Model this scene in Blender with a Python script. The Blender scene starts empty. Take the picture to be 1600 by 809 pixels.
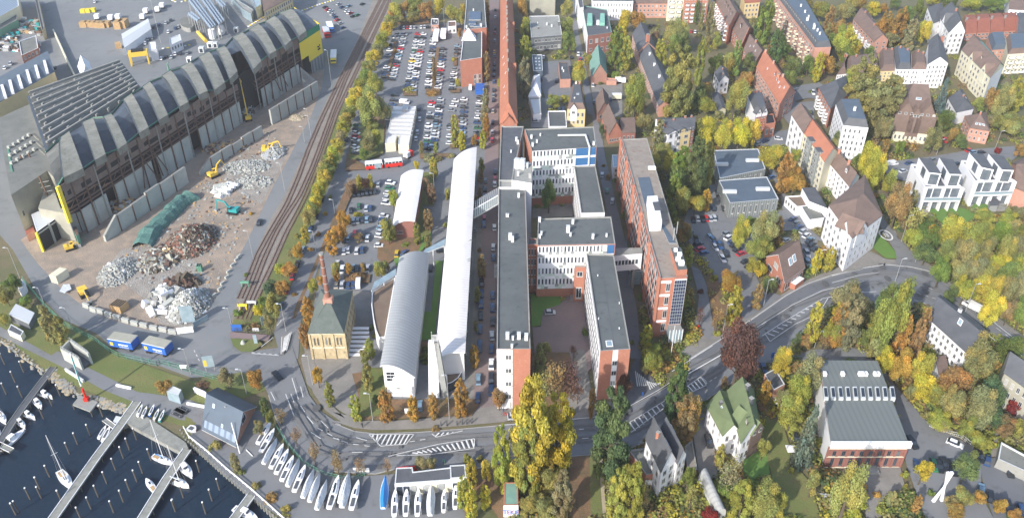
import bpy, math, random
from mathutils import Vector, Matrix
from mathutils.geometry import tessellate_polygon
random.seed(7)
S = bpy.context.scene
# camera
F_PX = 1272.0; PITCH = math.radians(33.93); CAM_H = 180.0
cam_d = bpy.data.cameras.new("Camera"); cam = bpy.data.objects.new("Camera", cam_d)
S.collection.objects.link(cam); S.camera = cam
cam.location = (0, 0, CAM_H); cam.rotation_euler = (math.pi/2 - PITCH, 0, 0)
cam_d.sensor_width = 36; cam_d.lens = 36 * F_PX / 1600
cam_d.clip_start = 1; cam_d.clip_end = 9000
# light
SUN_EL = math.radians(31); SUN_AZ = math.atan2(-0.60, -0.80)
w = bpy.data.worlds.new("World"); S.world = w; w.use_nodes = True
nt = w.node_tree
sky = nt.nodes.new('ShaderNodeTexSky'); sky.sky_type = 'NISHITA'; sky.sun_disc = False
sky.dust_density = 1.5; sky.air_density = 1; sky.sun_elevation = SUN_EL; sky.sun_rotation = SUN_AZ % (2*math.pi)
bg = nt.nodes['Background']; bg.inputs['Strength'].default_value = 0.15
nt.links.new(sky.outputs[0], bg.inputs[0])
sl = bpy.data.lights.new("Sun", 'SUN'); sl.energy = 3.0; sl.angle = math.radians(0.6); sl.color = (1, .955, .895)
so = bpy.data.objects.new("Sun", sl); S.collection.objects.link(so)
sd = Vector((math.sin(SUN_AZ)*math.cos(SUN_EL), math.cos(SUN_AZ)*math.cos(SUN_EL), math.sin(SUN_EL)))
so.rotation_euler = sd.to_track_quat('Z', 'Y').to_euler()
so.location = (-300, -200, 400)
S.view_settings.view_transform = 'Standard'; S.view_settings.look = 'None'
S.view_settings.gamma = 1; S.view_settings.use_curve_mapping = False
S.view_settings.exposure = 0.93
# survey: photo point + height -> place
SP, CP = math.sin(PITCH), math.cos(PITCH)
def G(px, py, z=0.0):
 u = px - 800; v = 404.5 - py
 dy = F_PX*CP + v*SP; dz = -F_PX*SP + v*CP
 t = (z - CAM_H)/dz
 return Vector((u*t, dy*t, z))
def mpp(px, py, z=0.0):
 p = G(px, py, z)
 return (p.y*CP + (CAM_H-z)*SP)/F_PX
def hh(yt, yb):                      # height of an upright whose top / foot are seen at these rows
 D = G(800, yb, 0).y
 v = 404.5 - yt
 return CAM_H + D*(-F_PX*SP + v*CP)/(F_PX*CP + v*SP)
def dep(py):
 return PITCH - math.atan((404.5-py)/F_PX)
def region(x0, y0, k):
 return lambda x, y: (x0 + x*k, y0 + y*k)
K1 = 300/1214.; K2 = 300/902.
L1, L2, L3, L4, L5, L6, L7, L8 = [region(a, b, c) for a, b, c in ((0,0,K1),(250,0,K1),(0,180,K1),(250,180,K1),(0,360,K1),(250,360,K1),(0,540,K2),(250,540,K2))]
M1, M2, M3, M4, M5, M6, M7, M8 = [region(a, b, c) for a, b, c in ((520,0,K1),(780,0,K1),(520,180,K1),(780,180,K1),(520,360,K1),(780,360,K1),(520,540,K2),(780,540,K2))]
R1, R2, R3, R4, R5, R6, R7, R8 = [region(a, b, c) for a, b, c in ((1050,0,K1),(1300,0,K1),(1050,180,K1),(1300,180,K1),(1050,360,K1),(1300,360,K1),(1050,540,K2),(1300,540,K2))]
P0 = region(0, 0, 1)
# materials
MATS = {}
def new_mat(name):
 m = bpy.data.materials.new(name); m.use_nodes = True
 b = m.node_tree.nodes['Principled BSDF']; MATS[name] = m
 return m, m.node_tree, b
def N(t, kind, **kw):
 n = t.nodes.new(kind)
 for k, v in kw.items(): setattr(n, k, v)
 return n
def coords(t, world):
 if world:
  g = N(t, 'ShaderNodeNewGeometry'); return g.outputs['Position']
 g = N(t, 'ShaderNodeTexCoord'); return g.outputs['Object']
def noise_mix(t, src, c1, c2, scale, detail=4, lo=.35, hi=.65, rough=.6):
 n = N(t, 'ShaderNodeTexNoise'); n.inputs['Scale'].default_value = scale
 n.inputs['Detail'].default_value = detail; n.inputs['Roughness'].default_value = rough
 t.links.new(src, n.inputs['Vector'])
 r = N(t, 'ShaderNodeMapRange'); r.inputs[1].default_value = lo; r.inputs[2].default_value = hi
 t.links.new(n.outputs[0], r.inputs[0])
 m = N(t, 'ShaderNodeMix', data_type='RGBA')
 t.links.new(r.outputs[0], m.inputs[0])
 for sock, c in ((m.inputs[6], c1), (m.inputs[7], c2)):
  if isinstance(c, tuple): sock.default_value = (*c, 1)
  else: t.links.new(c, sock)
 return m.outputs[2]
def surf(name, c1, c2=None, scale=.15, rough=.85, c3=None, s3=1.5, metal=0, spec=.3, bump=0, world=True, lo3=.55, hi3=.75):
 m, t, b = new_mat(name)
 src = coords(t, world)
 col = c1
 if c2: col = noise_mix(t, src, c1, c2, scale)
 if c3: col = noise_mix(t, src, col, c3, s3, lo=lo3, hi=hi3)
 if isinstance(col, tuple): b.inputs['Base Color'].default_value = (*col, 1)
 else: t.links.new(col, b.inputs['Base Color'])
 b.inputs['Roughness'].default_value = rough; b.inputs['Metallic'].default_value = metal
 b.inputs['Specular IOR Level'].default_value = spec
 if bump:
  n = N(t, 'ShaderNodeTexNoise'); n.inputs['Scale'].default_value = 2; n.inputs['Detail'].default_value = 5
  t.links.new(src, n.inputs['Vector'])
  bp = N(t, 'ShaderNodeBump'); bp.inputs['Strength'].default_value = bump; bp.inputs['Distance'].default_value = .5
  t.links.new(n.outputs[0], bp.inputs['Height']); t.links.new(bp.outputs[0], b.inputs['Normal'])
 return m
def striped(name, c1, c2, scale, direction='X', rough=.6, metal=0, dirt=None, world=True, sharp=.5, spec=.4):
 m, t, b = new_mat(name)
 src = coords(t, world)
 wv = N(t, 'ShaderNodeTexWave', bands_direction=direction); wv.inputs['Scale'].default_value = scale
 wv.inputs['Distortion'].default_value = 0; t.links.new(src, wv.inputs['Vector'])
 r = N(t, 'ShaderNodeMapRange'); r.inputs[1].default_value = sharp; r.inputs[2].default_value = min(1, sharp+.35)
 t.links.new(wv.outputs[0], r.inputs[0])
 mx = N(t, 'ShaderNodeMix', data_type='RGBA'); t.links.new(r.outputs[0], mx.inputs[0])
 mx.inputs[6].default_value = (*c1, 1); mx.inputs[7].default_value = (*c2, 1)
 col = mx.outputs[2]
 if dirt: col = noise_mix(t, src, col, dirt, .25, lo=.5, hi=.8)
 t.links.new(col, b.inputs['Base Color'])
 b.inputs['Roughness'].default_value = rough; b.inputs['Metallic'].default_value = metal
 b.inputs['Specular IOR Level'].default_value = spec
 return m
def tinted(name, rough=.4, spec=.5, coat=0, metal=0):      # paint whose colour is the object's own
 m, t, b = new_mat(name)
 o = N(t, 'ShaderNodeObjectInfo'); t.links.new(o.outputs['Color'], b.inputs['Base Color'])
 b.inputs['Roughness'].default_value = rough; b.inputs['Specular IOR Level'].default_value = spec
 b.inputs['Coat Weight'].default_value = coat; b.inputs['Metallic'].default_value = metal
 return m
surf('ground', (.115,.12,.055), (.175,.14,.085), .06, c3=(.085,.10,.04), s3=.5, bump=.3)
surf('grass', (.12,.15,.045), (.17,.17,.06), .08, c3=(.16,.12,.06), s3=.7, bump=.3)
surf('lawn', (.10,.20,.04), (.125,.22,.05), .15, c3=(.13,.15,.05), s3=1.2)
surf('leaf_litter', (.21,.125,.07), (.13,.10,.055), .25, c3=(.30,.13,.045), s3=1.6, bump=.3)
surf('earth', (.32,.26,.205), (.23,.195,.16), .05, c3=(.38,.29,.215), s3=.22, bump=.5, lo3=.45, hi3=.7)
surf('rubble_ground', (.34,.31,.27), (.25,.22,.19), .2, c3=(.45,.43,.40), s3=1.5, bump=.8)
surf('asphalt', (.165,.17,.178), (.195,.20,.205), .035, c3=(.135,.135,.135), s3=.3)
surf('asphalt_new', (.125,.13,.14), (.15,.155,.165), .05, c3=(.10,.105,.11), s3=.3)
surf('port_asphalt', (.175,.185,.19), (.215,.22,.22), .02, c3=(.145,.15,.15), s3=.12)
surf('paving', (.24,.225,.205), (.19,.18,.165), .2, c3=(.28,.26,.23), s3=1.4)
surf('brick_paving', (.235,.175,.165), (.20,.155,.15), .12, c3=(.26,.2,.18), s3=1.2)
surf('sand', (.40,.34,.24), (.33,.27,.19), .3)
surf('ballast', (.26,.23,.195), (.21,.185,.16), .12, c3=(.31,.275,.23), s3=1.1, bump=.4)
surf('rail', (.13,.075,.06), (.17,.10,.08), .5, rough=.6)
surf('sleeper', (.12,.085,.07), (.16,.12,.10), .6)
surf('tyre_wear', (.15,.149,.147), (.165,.163,.16), .3); surf('asphalt_patch', (.09,.09,.092), (.12,.12,.12), .6); surf('marking', (.72,.72,.70), (.58,.58,.56), .8)
surf('kerb', (.36,.35,.33), (.30,.29,.27), .4)
surf('concrete', (.31,.31,.29), (.25,.25,.23), .12, c3=(.20,.20,.18), s3=.5)
surf('pale_concrete', (.44,.45,.41), (.37,.38,.35), .15, c3=(.27,.27,.24), s3=.5, lo3=.6, hi3=.85)
surf('hall_roof', (.15,.155,.14), (.20,.20,.18), .15, c3=(.10,.105,.10), s3=.6)
surf('hump', (.19,.19,.16), (.26,.255,.22), .2, c3=(.12,.12,.10), s3=.9, bump=.2)
surf('glass_valley', (.055,.075,.105), (.085,.10,.12), .25, c3=(.12,.13,.13), s3=.9, rough=.5)
surf('rust_brick', (.20,.15,.125), (.16,.12,.105), .25, c3=(.24,.185,.155), s3=1.2)
surf('brick', (.43,.185,.125), (.38,.16,.105), .3, c3=(.48,.24,.17), s3=1.3)
surf('brick_pink', (.50,.27,.205), (.44,.23,.17), .3, c3=(.54,.32,.25), s3=1.3)
surf('brick_dark', (.23,.105,.085), (.28,.125,.10), .3)
surf('sandstone', (.40,.32,.19), (.52,.43,.27), .5, c3=(.30,.24,.15), s3=1.2)
surf('white_wall', (.80,.80,.81), (.72,.72,.74), .12)
surf('cream_wall', (.70,.66,.50), (.62,.58,.44), .2)
surf('yellow_wall', (.66,.52,.27), (.6,.47,.25), .2)
surf('beige_wall', (.38,.37,.30), (.31,.30,.25), .2)
surf('grey_wall', (.33,.34,.33), (.28,.29,.28), .2)
surf('dark_wall', (.10,.11,.12), (.14,.15,.16), .2)
surf('slate', (.085,.09,.10), (.11,.115,.125), .3, c3=(.07,.075,.08), s3=1.2, rough=.7)
surf('slate_blue', (.085,.11,.14), (.10,.13,.165), .2, rough=.55)
surf('brown_roof', (.16,.115,.095), (.20,.14,.115), .3, c3=(.12,.09,.08), s3=1.2)
surf('red_roof', (.34,.12,.075), (.28,.10,.065), .3, c3=(.22,.09,.06), s3=1)
surf('terracotta', (.41,.165,.10), (.35,.14,.085), .25, c3=(.30,.14,.10), s3=1.1)
surf('felt_roof', (.095,.105,.105), (.12,.13,.13), .09, c3=(.075,.083,.085), s3=.5)
surf('gravel_roof', (.29,.255,.215), (.24,.205,.175), .3, c3=(.20,.12,.10), s3=.35)
surf('brown_flat', (.20,.15,.11), (.17,.125,.095), .3)
surf('green_roof', (.15,.19,.095), (.125,.16,.08), .4)
surf('teal_roof', (.19,.33,.27), (.16,.28,.24), .4)
surf('copper', (.23,.48,.38), (.2,.42,.34), .6)
striped('white_rib_roof', (.72,.69,.67), (.63,.61,.59), .21, 'Y', rough=.5, sharp=.6, dirt=(.60,.575,.55))
striped('grey_rib_roof', (.40,.405,.395), (.33,.335,.33), .21, 'Y', rough=.5, sharp=.5, dirt=(.33,.33,.32))
striped('blue_rib_roof', (.15,.20,.27), (.12,.16,.215), .8, 'X', rough=.5)
striped('port_blue_roof', (.23,.29,.36), (.13,.17,.23), .15, 'X', rough=.5)
striped('standing_seam', (.15,.165,.155), (.13,.145,.138), .2, 'X', rough=.5)
striped('metal_cladding', (.24,.26,.255), (.14,.155,.155), .3, 'X', rough=.5)
striped('panel_joints', (.42,.44,.395), (.20,.19,.165), .125, 'X', rough=.8, sharp=.965, dirt=(.33,.33,.29))
surf('green_trim', (.13,.30,.21)); surf('bright_green', (.03,.22,.11)); surf('bright_yellow', (.78,.60,.06))
surf('machine_yellow', (.75,.50,.07), rough=.5); surf('machine_teal', (.03,.30,.30), rough=.5)
surf('glass_mid', (.09,.11,.13), (.14,.16,.18), .5, rough=.2, spec=.6); surf('black', (.02,.02,.022), rough=.6); surf('dark_glass', (.03,.04,.055), rough=.15, spec=.6)
surf('sky_glass', (.30,.38,.42), (.22,.30,.34), .4, rough=.2, spec=.7)
surf('white_paint', (.80,.80,.80), rough=.5); surf('window_frame', (.50,.49,.47), rough=.6); surf('blue_panel', (.045,.14,.30), rough=.5)
surf('pale_green_panel', (.50,.60,.53), (.62,.70,.64), .6, rough=.5)
surf('steel', (.45,.46,.46), rough=.4, metal=.4); surf('galvanised', (.55,.57,.57), rough=.45)
surf('rust_chimney', (.27,.12,.08), (.20,.10,.075), .8); surf('mural_grey', (.55,.56,.55), (.72,.72,.72), 1.2); surf('slate_green', (.125,.145,.13), (.10,.12,.105), .4, c3=(.16,.17,.15), s3=1.3); surf('rust', (.155,.095,.07), (.12,.08,.065), .8); surf('timber', (.50,.34,.17), (.42,.27,.13), .8)
surf('pier_wood', (.27,.27,.24), (.21,.21,.185), .8, c3=(.31,.31,.28), s3=2)
surf('pile_wood', (.10,.09,.075)); surf('tarp_blue', (.02,.20,.55), rough=.5)
surf('tarp_white', (.66,.68,.70), (.50,.53,.56), 1.2, rough=.6, bump=.6)
surf('solar', (.03,.045,.085), (.045,.06,.11), .6, rough=.2, spec=.7)
surf('bark', (.10,.08,.06)); surf('red_paint', (.62,.03,.02), rough=.4); surf('blue_paint', (.03,.12,.42), rough=.4)
surf('netting', (.07,.16,.14), (.11,.22,.19), .8, rough=.9, bump=.6)
surf('skin', (.55,.38,.3)); surf('cloth', (.05,.06,.12))
tinted('paint', rough=.3, coat=.4); tinted('plastic', rough=.6)
def glass_mat():                                # every pane a little different: blinds, curtains, dark rooms
 m, t, b = new_mat('window_glass')
 o = N(t, 'ShaderNodeObjectInfo'); r = N(t, 'ShaderNodeValToRGB')
 r.color_ramp.interpolation = 'CONSTANT'
 e = r.color_ramp.elements; e[0].color = (.025,.035,.05,1); e[1].position = .45; e[1].color = (.055,.075,.10,1)
 n = e.new(.8); n.color = (.14,.17,.19,1); n = e.new(.92); n.color = (.42,.42,.40,1)
 t.links.new(o.outputs['Random'], r.inputs[0]); t.links.new(r.outputs[0], b.inputs['Base Color'])
 b.inputs['Roughness'].default_value = .12
glass_mat()
def leaf_mat():
 m, t, b = new_mat('leaves')
 t.nodes.remove(b); out = t.nodes['Material Output']
 o = N(t, 'ShaderNodeObjectInfo'); a = N(t, 'ShaderNodeAttribute', attribute_name='tint')
 mx = N(t, 'ShaderNodeMix', data_type='RGBA', blend_type='MULTIPLY'); mx.inputs[0].default_value = 1
 t.links.new(o.outputs['Color'], mx.inputs[6]); t.links.new(a.outputs['Color'], mx.inputs[7])
 d = N(t, 'ShaderNodeBsdfDiffuse'); tr = N(t, 'ShaderNodeBsdfTranslucent'); ms = N(t, 'ShaderNodeMixShader')
 ms.inputs[0].default_value = .42
 t.links.new(mx.outputs[2], d.inputs[0]); t.links.new(mx.outputs[2], tr.inputs[0])
 t.links.new(d.outputs[0], ms.inputs[1]); t.links.new(tr.outputs[0], ms.inputs[2]); t.links.new(ms.outputs[0], out.inputs[0])
leaf_mat()
def water_mat():
 m, t, b = new_mat('water')
 b.inputs['Base Color'].default_value = (.012,.024,.042,1); b.inputs['Roughness'].default_value = .12
 b.inputs['IOR'].default_value = 1.33
 src = coords(t, True)
 n = N(t, 'ShaderNodeTexNoise'); n.inputs['Scale'].default_value = .55; n.inputs['Detail'].default_value = 4
 t.links.new(src, n.inputs['Vector'])
 bp = N(t, 'ShaderNodeBump'); bp.inputs['Strength'].default_value = .5; bp.inputs['Distance'].default_value = .25
 t.links.new(n.outputs[0], bp.inputs['Height']); t.links.new(bp.outputs[0], b.inputs['Normal'])
water_mat()
# mesh builder
class MB:
 def __init__(s): s.v = []; s.f = []; s.m = []; s.ml = []
 def mi(s, mat):
  if mat not in s.ml: s.ml.append(mat)
  return s.ml.index(mat)
 def face(s, pts, mat):
  n = len(s.v); s.v += [tuple(p) for p in pts]; s.f.append(tuple(range(n, n+len(pts)))); s.m.append(s.mi(mat)); return s
 def poly(s, pts, mat, up=True):
  pts = [Vector(p) for p in pts]
  if len(pts) <= 4 and up is None: return s.face(pts, mat)
  area = sum(pts[i-1].x*pts[i].y - pts[i].x*pts[i-1].y for i in range(len(pts)))
  if (area < 0) == bool(up): pts = pts[::-1]
  n = len(s.v); s.v += [tuple(p) for p in pts]
  for tri in tessellate_polygon([pts]):
   a, b, c = (pts[i] for i in tri)
   cr = (b.x-a.x)*(c.y-a.y) - (b.y-a.y)*(c.x-a.x)
   if (cr < 0) == bool(up): tri = tri[::-1]
   s.f.append(tuple(n+i for i in tri)); s.m.append(s.mi(mat))
  return s
 def prism(s, pts, z0, z1, mat, top=None, bottom=False):
  pts = [Vector((p[0], p[1], 0)) for p in pts]
  area = sum(pts[i-1].x*pts[i].y - pts[i].x*pts[i-1].y for i in range(len(pts)))
  if area < 0: pts = pts[::-1]
  for i in range(len(pts)):
   a, b = pts[i-1], pts[i]
   s.face([(a.x,a.y,z0),(b.x,b.y,z0),(b.x,b.y,z1),(a.x,a.y,z1)], mat)
  s.poly([(p.x,p.y,z1) for p in pts], top or mat)
  if bottom: s.poly([(p.x,p.y,z0) for p in pts], mat, up=False)
  return s
 def box(s, x0, x1, y0, y1, z0, z1, mat, top=None):
  return s.prism([(x0,y0),(x1,y0),(x1,y1),(x0,y1)], z0, z1, mat, top, True)
 def bar(s, a, b, r, mat, r2=None, n=6):
  a, b = Vector(a), Vector(b); r2 = r if r2 is None else r2
  d = (b-a).normalized(); q = d.orthogonal().normalized(); w_ = d.cross(q)
  k = len(s.v)
  for j in range(n):
   an = 2*math.pi*j/n; o = q*math.cos(an) + w_*math.sin(an)
   s.v += [tuple(a+o*r), tuple(b+o*r2)]
  m = s.mi(mat)
  for j in range(n):
   i = k+2*j; i2 = k+2*((j+1) % n); s.f.append((i, i2, i2+1, i+1)); s.m.append(m)
  s.f.append(tuple(k+2*j+1 for j in range(n))); s.m.append(m)
  s.f.append(tuple(k+2*j for j in reversed(range(n)))); s.m.append(m)
  return s
 def xf(s, M): s.v = [tuple(M @ Vector(p)) for p in s.v]; return s
 def mesh(s, name, origin=(0,0,0)):
  me = bpy.data.meshes.new(name); o = Vector(origin)
  me.from_pydata([tuple(Vector(p)-o) for p in s.v], [], s.f)
  for m in s.ml: me.materials.append(MATS[m])
  me.polygons.foreach_set('material_index', s.m); me.update()
  return me
 def build(s, name, parent=None, origin=None):
  o_ = Vector(origin) if origin is not None else (parent.location.copy() if parent else Vector((0,0,0)))
  ob = bpy.data.objects.new(name, s.mesh(name, o_)); S.collection.objects.link(ob)
  if parent: ob.parent = parent
  else: ob.location = o_
  return ob
def obj(name, me, parent=None, loc=(0,0,0), rz=0, sc=(1,1,1), color=None):
 o = bpy.data.objects.new(name, me); S.collection.objects.link(o)
 o.location = loc; o.rotation_euler = (0,0,rz); o.scale = sc
 if parent: o.parent = parent
 if color: o.color = (*color, 1)
 return o
def tag(o, label=None, cat=None, group=None, kind=None):
 if label: o['label'] = label
 if cat: o['category'] = cat
 if group: o['group'] = group
 if kind: o['kind'] = kind
 return o
def thing(name, label, cat, loc, group=None, rz=0):
 o = bpy.data.objects.new(name, None); S.collection.objects.link(o); o.empty_display_size = .5
 o.location = loc; o.rotation_euler = (0,0,rz)
 return tag(o, label, cat, group)
def structure(name, mb, origin=None):
 return tag(mb.build(name, origin=origin or (0,0,0)), kind='structure')
SOLID = []                                      # paved sheets and footprints, kept free of planting
# labels from surroundings
MARKS = [((250,60),'striped port canopies'),((190,110),'saw-tooth hall roof'),((60,140),'blue warehouse with skylight strips'),((485,70),'yellow hall end'),((350,240),'yellow excavator'),
 ((60,330),'beige hall annex'),((150,440),'yellow loader'),((355,320),'teal excavator'),((320,450),'white rubble heap'),((35,490),'grey roofed harbour shed'),((210,545),'parked blue trailers'),
 ((105,570),'concrete ramp box'),((270,610),'grey cabin by the marina'),((355,650),'blue roofed clubhouse'),((440,680),'laid-up boats'),((590,765),'blue covered boat'),((665,745),'boat yard shed'),
 ((515,500),'sandstone chimney house'),((600,257),'red and white bus'),((630,200),'white roofed car park block'),((655,90),'middle of the big car park'),((575,100),'railway hedge'),
 ((735,100),'brick office with flat roof'),((635,310),'small curved roof hall'),((560,300),'black car row'),((560,390),'lower car park'),((720,400),'long curved roof hall'),((630,500),'grey ribbed curved hall'),
 ((690,570),'leaning white pylon'),((800,100),'terracotta roofed row'),((845,60),'grey office with window band'),((870,120),'small service yard'),((895,180),'yellow and white villa'),((930,60),'green skylight building'),
 ((940,110),'pink gabled chapel'),((950,190),'brown roofed twin houses'),((1025,110),'long slate roofed block'),((805,420),'west campus wing'),((880,260),'campus courtyard'),((900,370),'middle campus block'),
 ((950,470),'east campus wing'),((870,510),'paved forecourt'),((1050,400),'brick tower with solar column'),((1010,260),'gravel roof of the tower'),((1060,210),'dark roofed corner flats'),((1125,130),'small white house'),
 ((1165,270),'dark flat roofed pavilions'),((1120,380),'car park behind the tower'),((1200,120),'terracotta roofed terrace'),((1175,180),'slate mansard house'),((1245,50),'long grey mansard block'),((1360,50),'red roofed balcony house'),
 ((1150,40),'brown roofed balcony terrace'),((1270,210),'white terrace wall'),((1330,200),'white corner mansard block'),((1400,110),'row of white mansards'),((1430,170),'steep gabled brown villa'),((1480,40),'white turreted villa'),
 ((1530,100),'cream apartment house'),((1560,40),'terracotta roofed row houses'),((1525,200),'brick house by the bend'),((1500,270),'white modern terraces'),((1330,340),'white corner house'),((1240,310),'white garages'),
 ((1228,410),'brick house with skylights'),((1170,450),'main road bend'),((1420,390),'painted speed roundel'),((1515,480),'white van'),((1490,520),'white house with slate roof'),((1150,650),'green roofed villa'),
 ((1040,720),'white villa with slate roofs'),((1340,630),'brick hall with skylight row'),((1110,770),'metal greenhouse'),((1215,600),'garden shed'),((1270,680),'blue spruce'),((1490,690),'white car on the drive'),
 ((1470,750),'white cross-shaped sculpture'),((1580,600),'beige roadside house'),((850,690),'big yellow poplars'),((965,660),'dark green poplar'),((795,780),'graffiti hut'),((1540,400),'wooded slope'),((1300,560),'curved drive'),
 ((1230,720),'long garden lawn'),((1560,760),'lower parking yard'),((900,760),'bare brown lawn'),((650,700),'hatched road island'),((450,580),'road junction'),((420,510),'railway buffer stops'),((760,480),'cobbled street')]
AUTO = []
def auto(o, what, px, py):
 best = min(MARKS, key=lambda m: (m[0][0]-px)**2 + (m[0][1]-py)**2)
 dx, dy = px-best[0][0], py-best[0][1]
 rel = 'at' if abs(dx) < 7 and abs(dy) < 7 else (('right of' if dx > 0 else 'left of') if abs(dx) > abs(dy) else ('below' if dy > 0 else 'above'))
 AUTO.append((o, '%s %s the %s' % (what, rel, best[1]), px, py))
ORD = ['first','second','third','fourth','fifth','sixth','seventh','eighth','ninth','tenth','eleventh','twelfth','thirteenth','fourteenth','fifteenth','sixteenth','seventeenth','eighteenth','nineteenth','twentieth','twenty-first','twenty-second','twenty-third','twenty-fourth','twenty-fifth','twenty-sixth','twenty-seventh','twenty-eighth','twenty-ninth','thirtieth']
def finish_labels():
 g = {}
 for a in AUTO: g.setdefault(a[1], []).append(a)
 for lab, L in g.items():
  if len(L) == 1: L[0][0]['label'] = lab; continue
  xs = [a[2] for a in L]; ys = [a[3] for a in L]
  hor = max(xs)-min(xs) >= max(ys)-min(ys)
  L.sort(key=lambda a: a[2] if hor else a[3])
  for i, a in enumerate(L):
   a[0]['label'] = '%s, %s from %s' % (lab, ORD[i], 'left' if hor else 'top')
# SETTING
shore = [(-420,330),(-200,420),(0,530),(30,552),(62,574),(84,590),L7(245,140),L7(330,200),L7(370,225),L7(450,258),L7(520,285),L7(600,300),L7(640,262),L7(560,380),L7(600,365),L7(850,500),
   L7(885,480),L8(125,440),L8(200,500),L8(300,590),L8(420,690),L8(520,780),(440,826),(520,900),(560,1000),(600,1300)]
shore = shore[:10] + [L7(540,292),L7(575,300),L7(610,300),L7(572,372),L7(600,365),L7(850,500)] + shore[16:]
sw = [G(x, y, 0) for x, y in shore]
g = MB(); far = [(1500,90,0),(1600,5200,0),(-2600,5200,0),(-2600,sw[0].y,0)]
g.poly([tuple(p) for p in sw] + [(500,sw[-1].y,0)] + far, 'ground')
for a, b in zip(sw, sw[1:]): g.face([(a.x,a.y,-3),(b.x,b.y,-3),(b.x,b.y,0),(a.x,a.y,0)], 'concrete')
structure('ground', g)
structure('water', MB().face([(-1500,-400,-1.7),(500,-400,-1.7),(500,500,-1.7),(-1500,500,-1.7)], 'water'))
LAY = [0]
def sheet(name, mat, pts, z=None):
 LAY[0] += 1
 zz = z if z is not None else .02 + .012*LAY[0]
 if name not in ('planted_strip','hall_bed','roadside_bed'): SOLID.append([(p.x, p.y) for p in (G(x, y, 0) for x, y in pts)])
 return structure(name, MB().poly([G(x, y, zz) for x, y in pts], mat))
def E(R, *xy): return [R(xy[i], xy[i+1]) for i in range(0, len(xy), 2)]
def ribbon(mb, pts, wd, z, mat, h=0):
 P = [G(x, y, z) for x, y in pts]
 for i in range(len(P)-1):
  a, b = P[i], P[i+1]; d = (b-a); d.z = 0
  if d.length < 1e-4: continue
  n = Vector((-d.y, d.x, 0)).normalized()*wd/2
  if h: mb.prism([a-n, b-n, b+n, a+n], z-h, z, mat)
  else: mb.poly([a-n, b-n, b+n, a+n], mat)
 return mb
sheet('port_yard', 'port_asphalt', [(-260,-70),(640,-70),(585,0),(562,54),(535,109),(520,138),(497,185),(487,215),(460,271),(445,304),(423,341),(398,400),(371,466),(361,498),(362,520),(380,545),(430,556),
  (425,575),(390,580),(300,590),(240,568),(195,558),(150,520),(100,500),(60,460),(20,390),(-60,300),(-260,200)])
sheet('demolition_ground', 'earth', E(L5,130,60,230,200,400,380,530,480,700,560,900,620,1130,660)+E(L6,150,650,250,590,320,480,400,340,500,160,555,60)+E(L4,640,610,720,440,800,300,880,140,950,20)+E(L2,1020,560,1040,440,700,500)+[(250,190),(100,330)])
sheet('demolition_ground', 'rubble_ground', E(L4,400,380,600,250,760,200,800,260,720,420,640,560,560,520,480,480,430,430))
sheet('demolition_ground', 'rubble_ground', [(165,420),(190,390),(235,380),(300,400),(330,440),(320,480),(300,515),(250,505),(230,470),(190,440)])
sheet('railway_bed', 'ballast', [(590,-30),(582,0),(562,54),(535,109),(520,138),(497,185),(487,215),(460,271),(445,304),(423,341),(398,400),(371,466),(361,498),(366,514),(398,510),(412,470),(420,432),(445,380),
  (455,353),(472,308),(492,262),(509,222),(527,180),(545,148),(582,74),(609,15),(622,-30)])
sheet('railway_verge', 'grass', [(622,-30),(609,15),(582,74),(545,148),(527,180),(509,222),(492,262),(472,308),(455,353),(420,432),(398,476),(364,500),(362,516),(420,522),(428,510),(450,460),(470,400),(492,350),(512,300),(537,240),(550,195),(564,153),(594,82),(611,49),(630,15)])
sheet('side_street', 'asphalt', [(640,-20),(625,20),(611,49),(594,82),(564,153),(548,195),(537,240),(514,290),(495,340),(478,385),(462,430),(440,480),(428,520),(435,545),(455,560),(466,560),(470,500),(490,440),(520,350),(540,300),(580,262),(765,252),(765,240),(580,248),(568,240),(575,200),(600,150),(625,80),(640,40)])
sheet('planted_strip', 'leaf_litter', E(L6,835,560,860,470,930,320,1000,150,1060,0,1100,0,1040,120,960,300,900,440,860,550))
sheet('parking_ground', 'asphalt', [(612,36),(762,36),(762,640),(700,640),(660,625),(560,640),(500,560),(490,480),(500,420),(520,350),(540,262),(592,262),(600,150)])
sheet('paved_square', 'paving', [(470,560),(480,545),(552,455),(580,455),(573,540),(560,600),(555,640),(545,650),(500,620),(480,600)])
sheet('cobbled_street', 'brick_paving', [(765,-20),(780,-20),(779,200),(778,640),(738,645),(748,500),(757,250),(765,100)])
sheet('street_pavement', 'paving', [(757,250),(748,500),(738,645),(728,648),(738,500),(750,250)])
# waterfront
sheet('waterfront_lawn', 'grass', [(-80,430),(60,480),(110,505),(200,560),(300,595),(345,590),(440,560),(455,590),(440,600),(330,640),(310,665),(300,670),(235,650),(205,640),(140,612),(84,588),(0,520),(-80,480)])
sheet('promenade', 'asphalt', [(-60,480),(0,510),(80,555),(90,548),(140,575),(215,612),(240,615),(300,625),(330,640),(310,660),(280,655),(220,632),(160,608),(95,572),(0,525)])
sheet('waterfront_lawn', 'grass', E(L8,120,330,150,345,175,400,160,440,110,390))
sheet('boat_yard', 'asphalt', E(L8,150,400,200,290,250,300,420,310,470,300,520,400,600,500,760,600,902,640)+E(M7,0,610,150,610,300,600,640,600,640,809,640,950,-100,950)+[(470,850),(440,809)]+E(L8,400,690,250,560,140,430))
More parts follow.
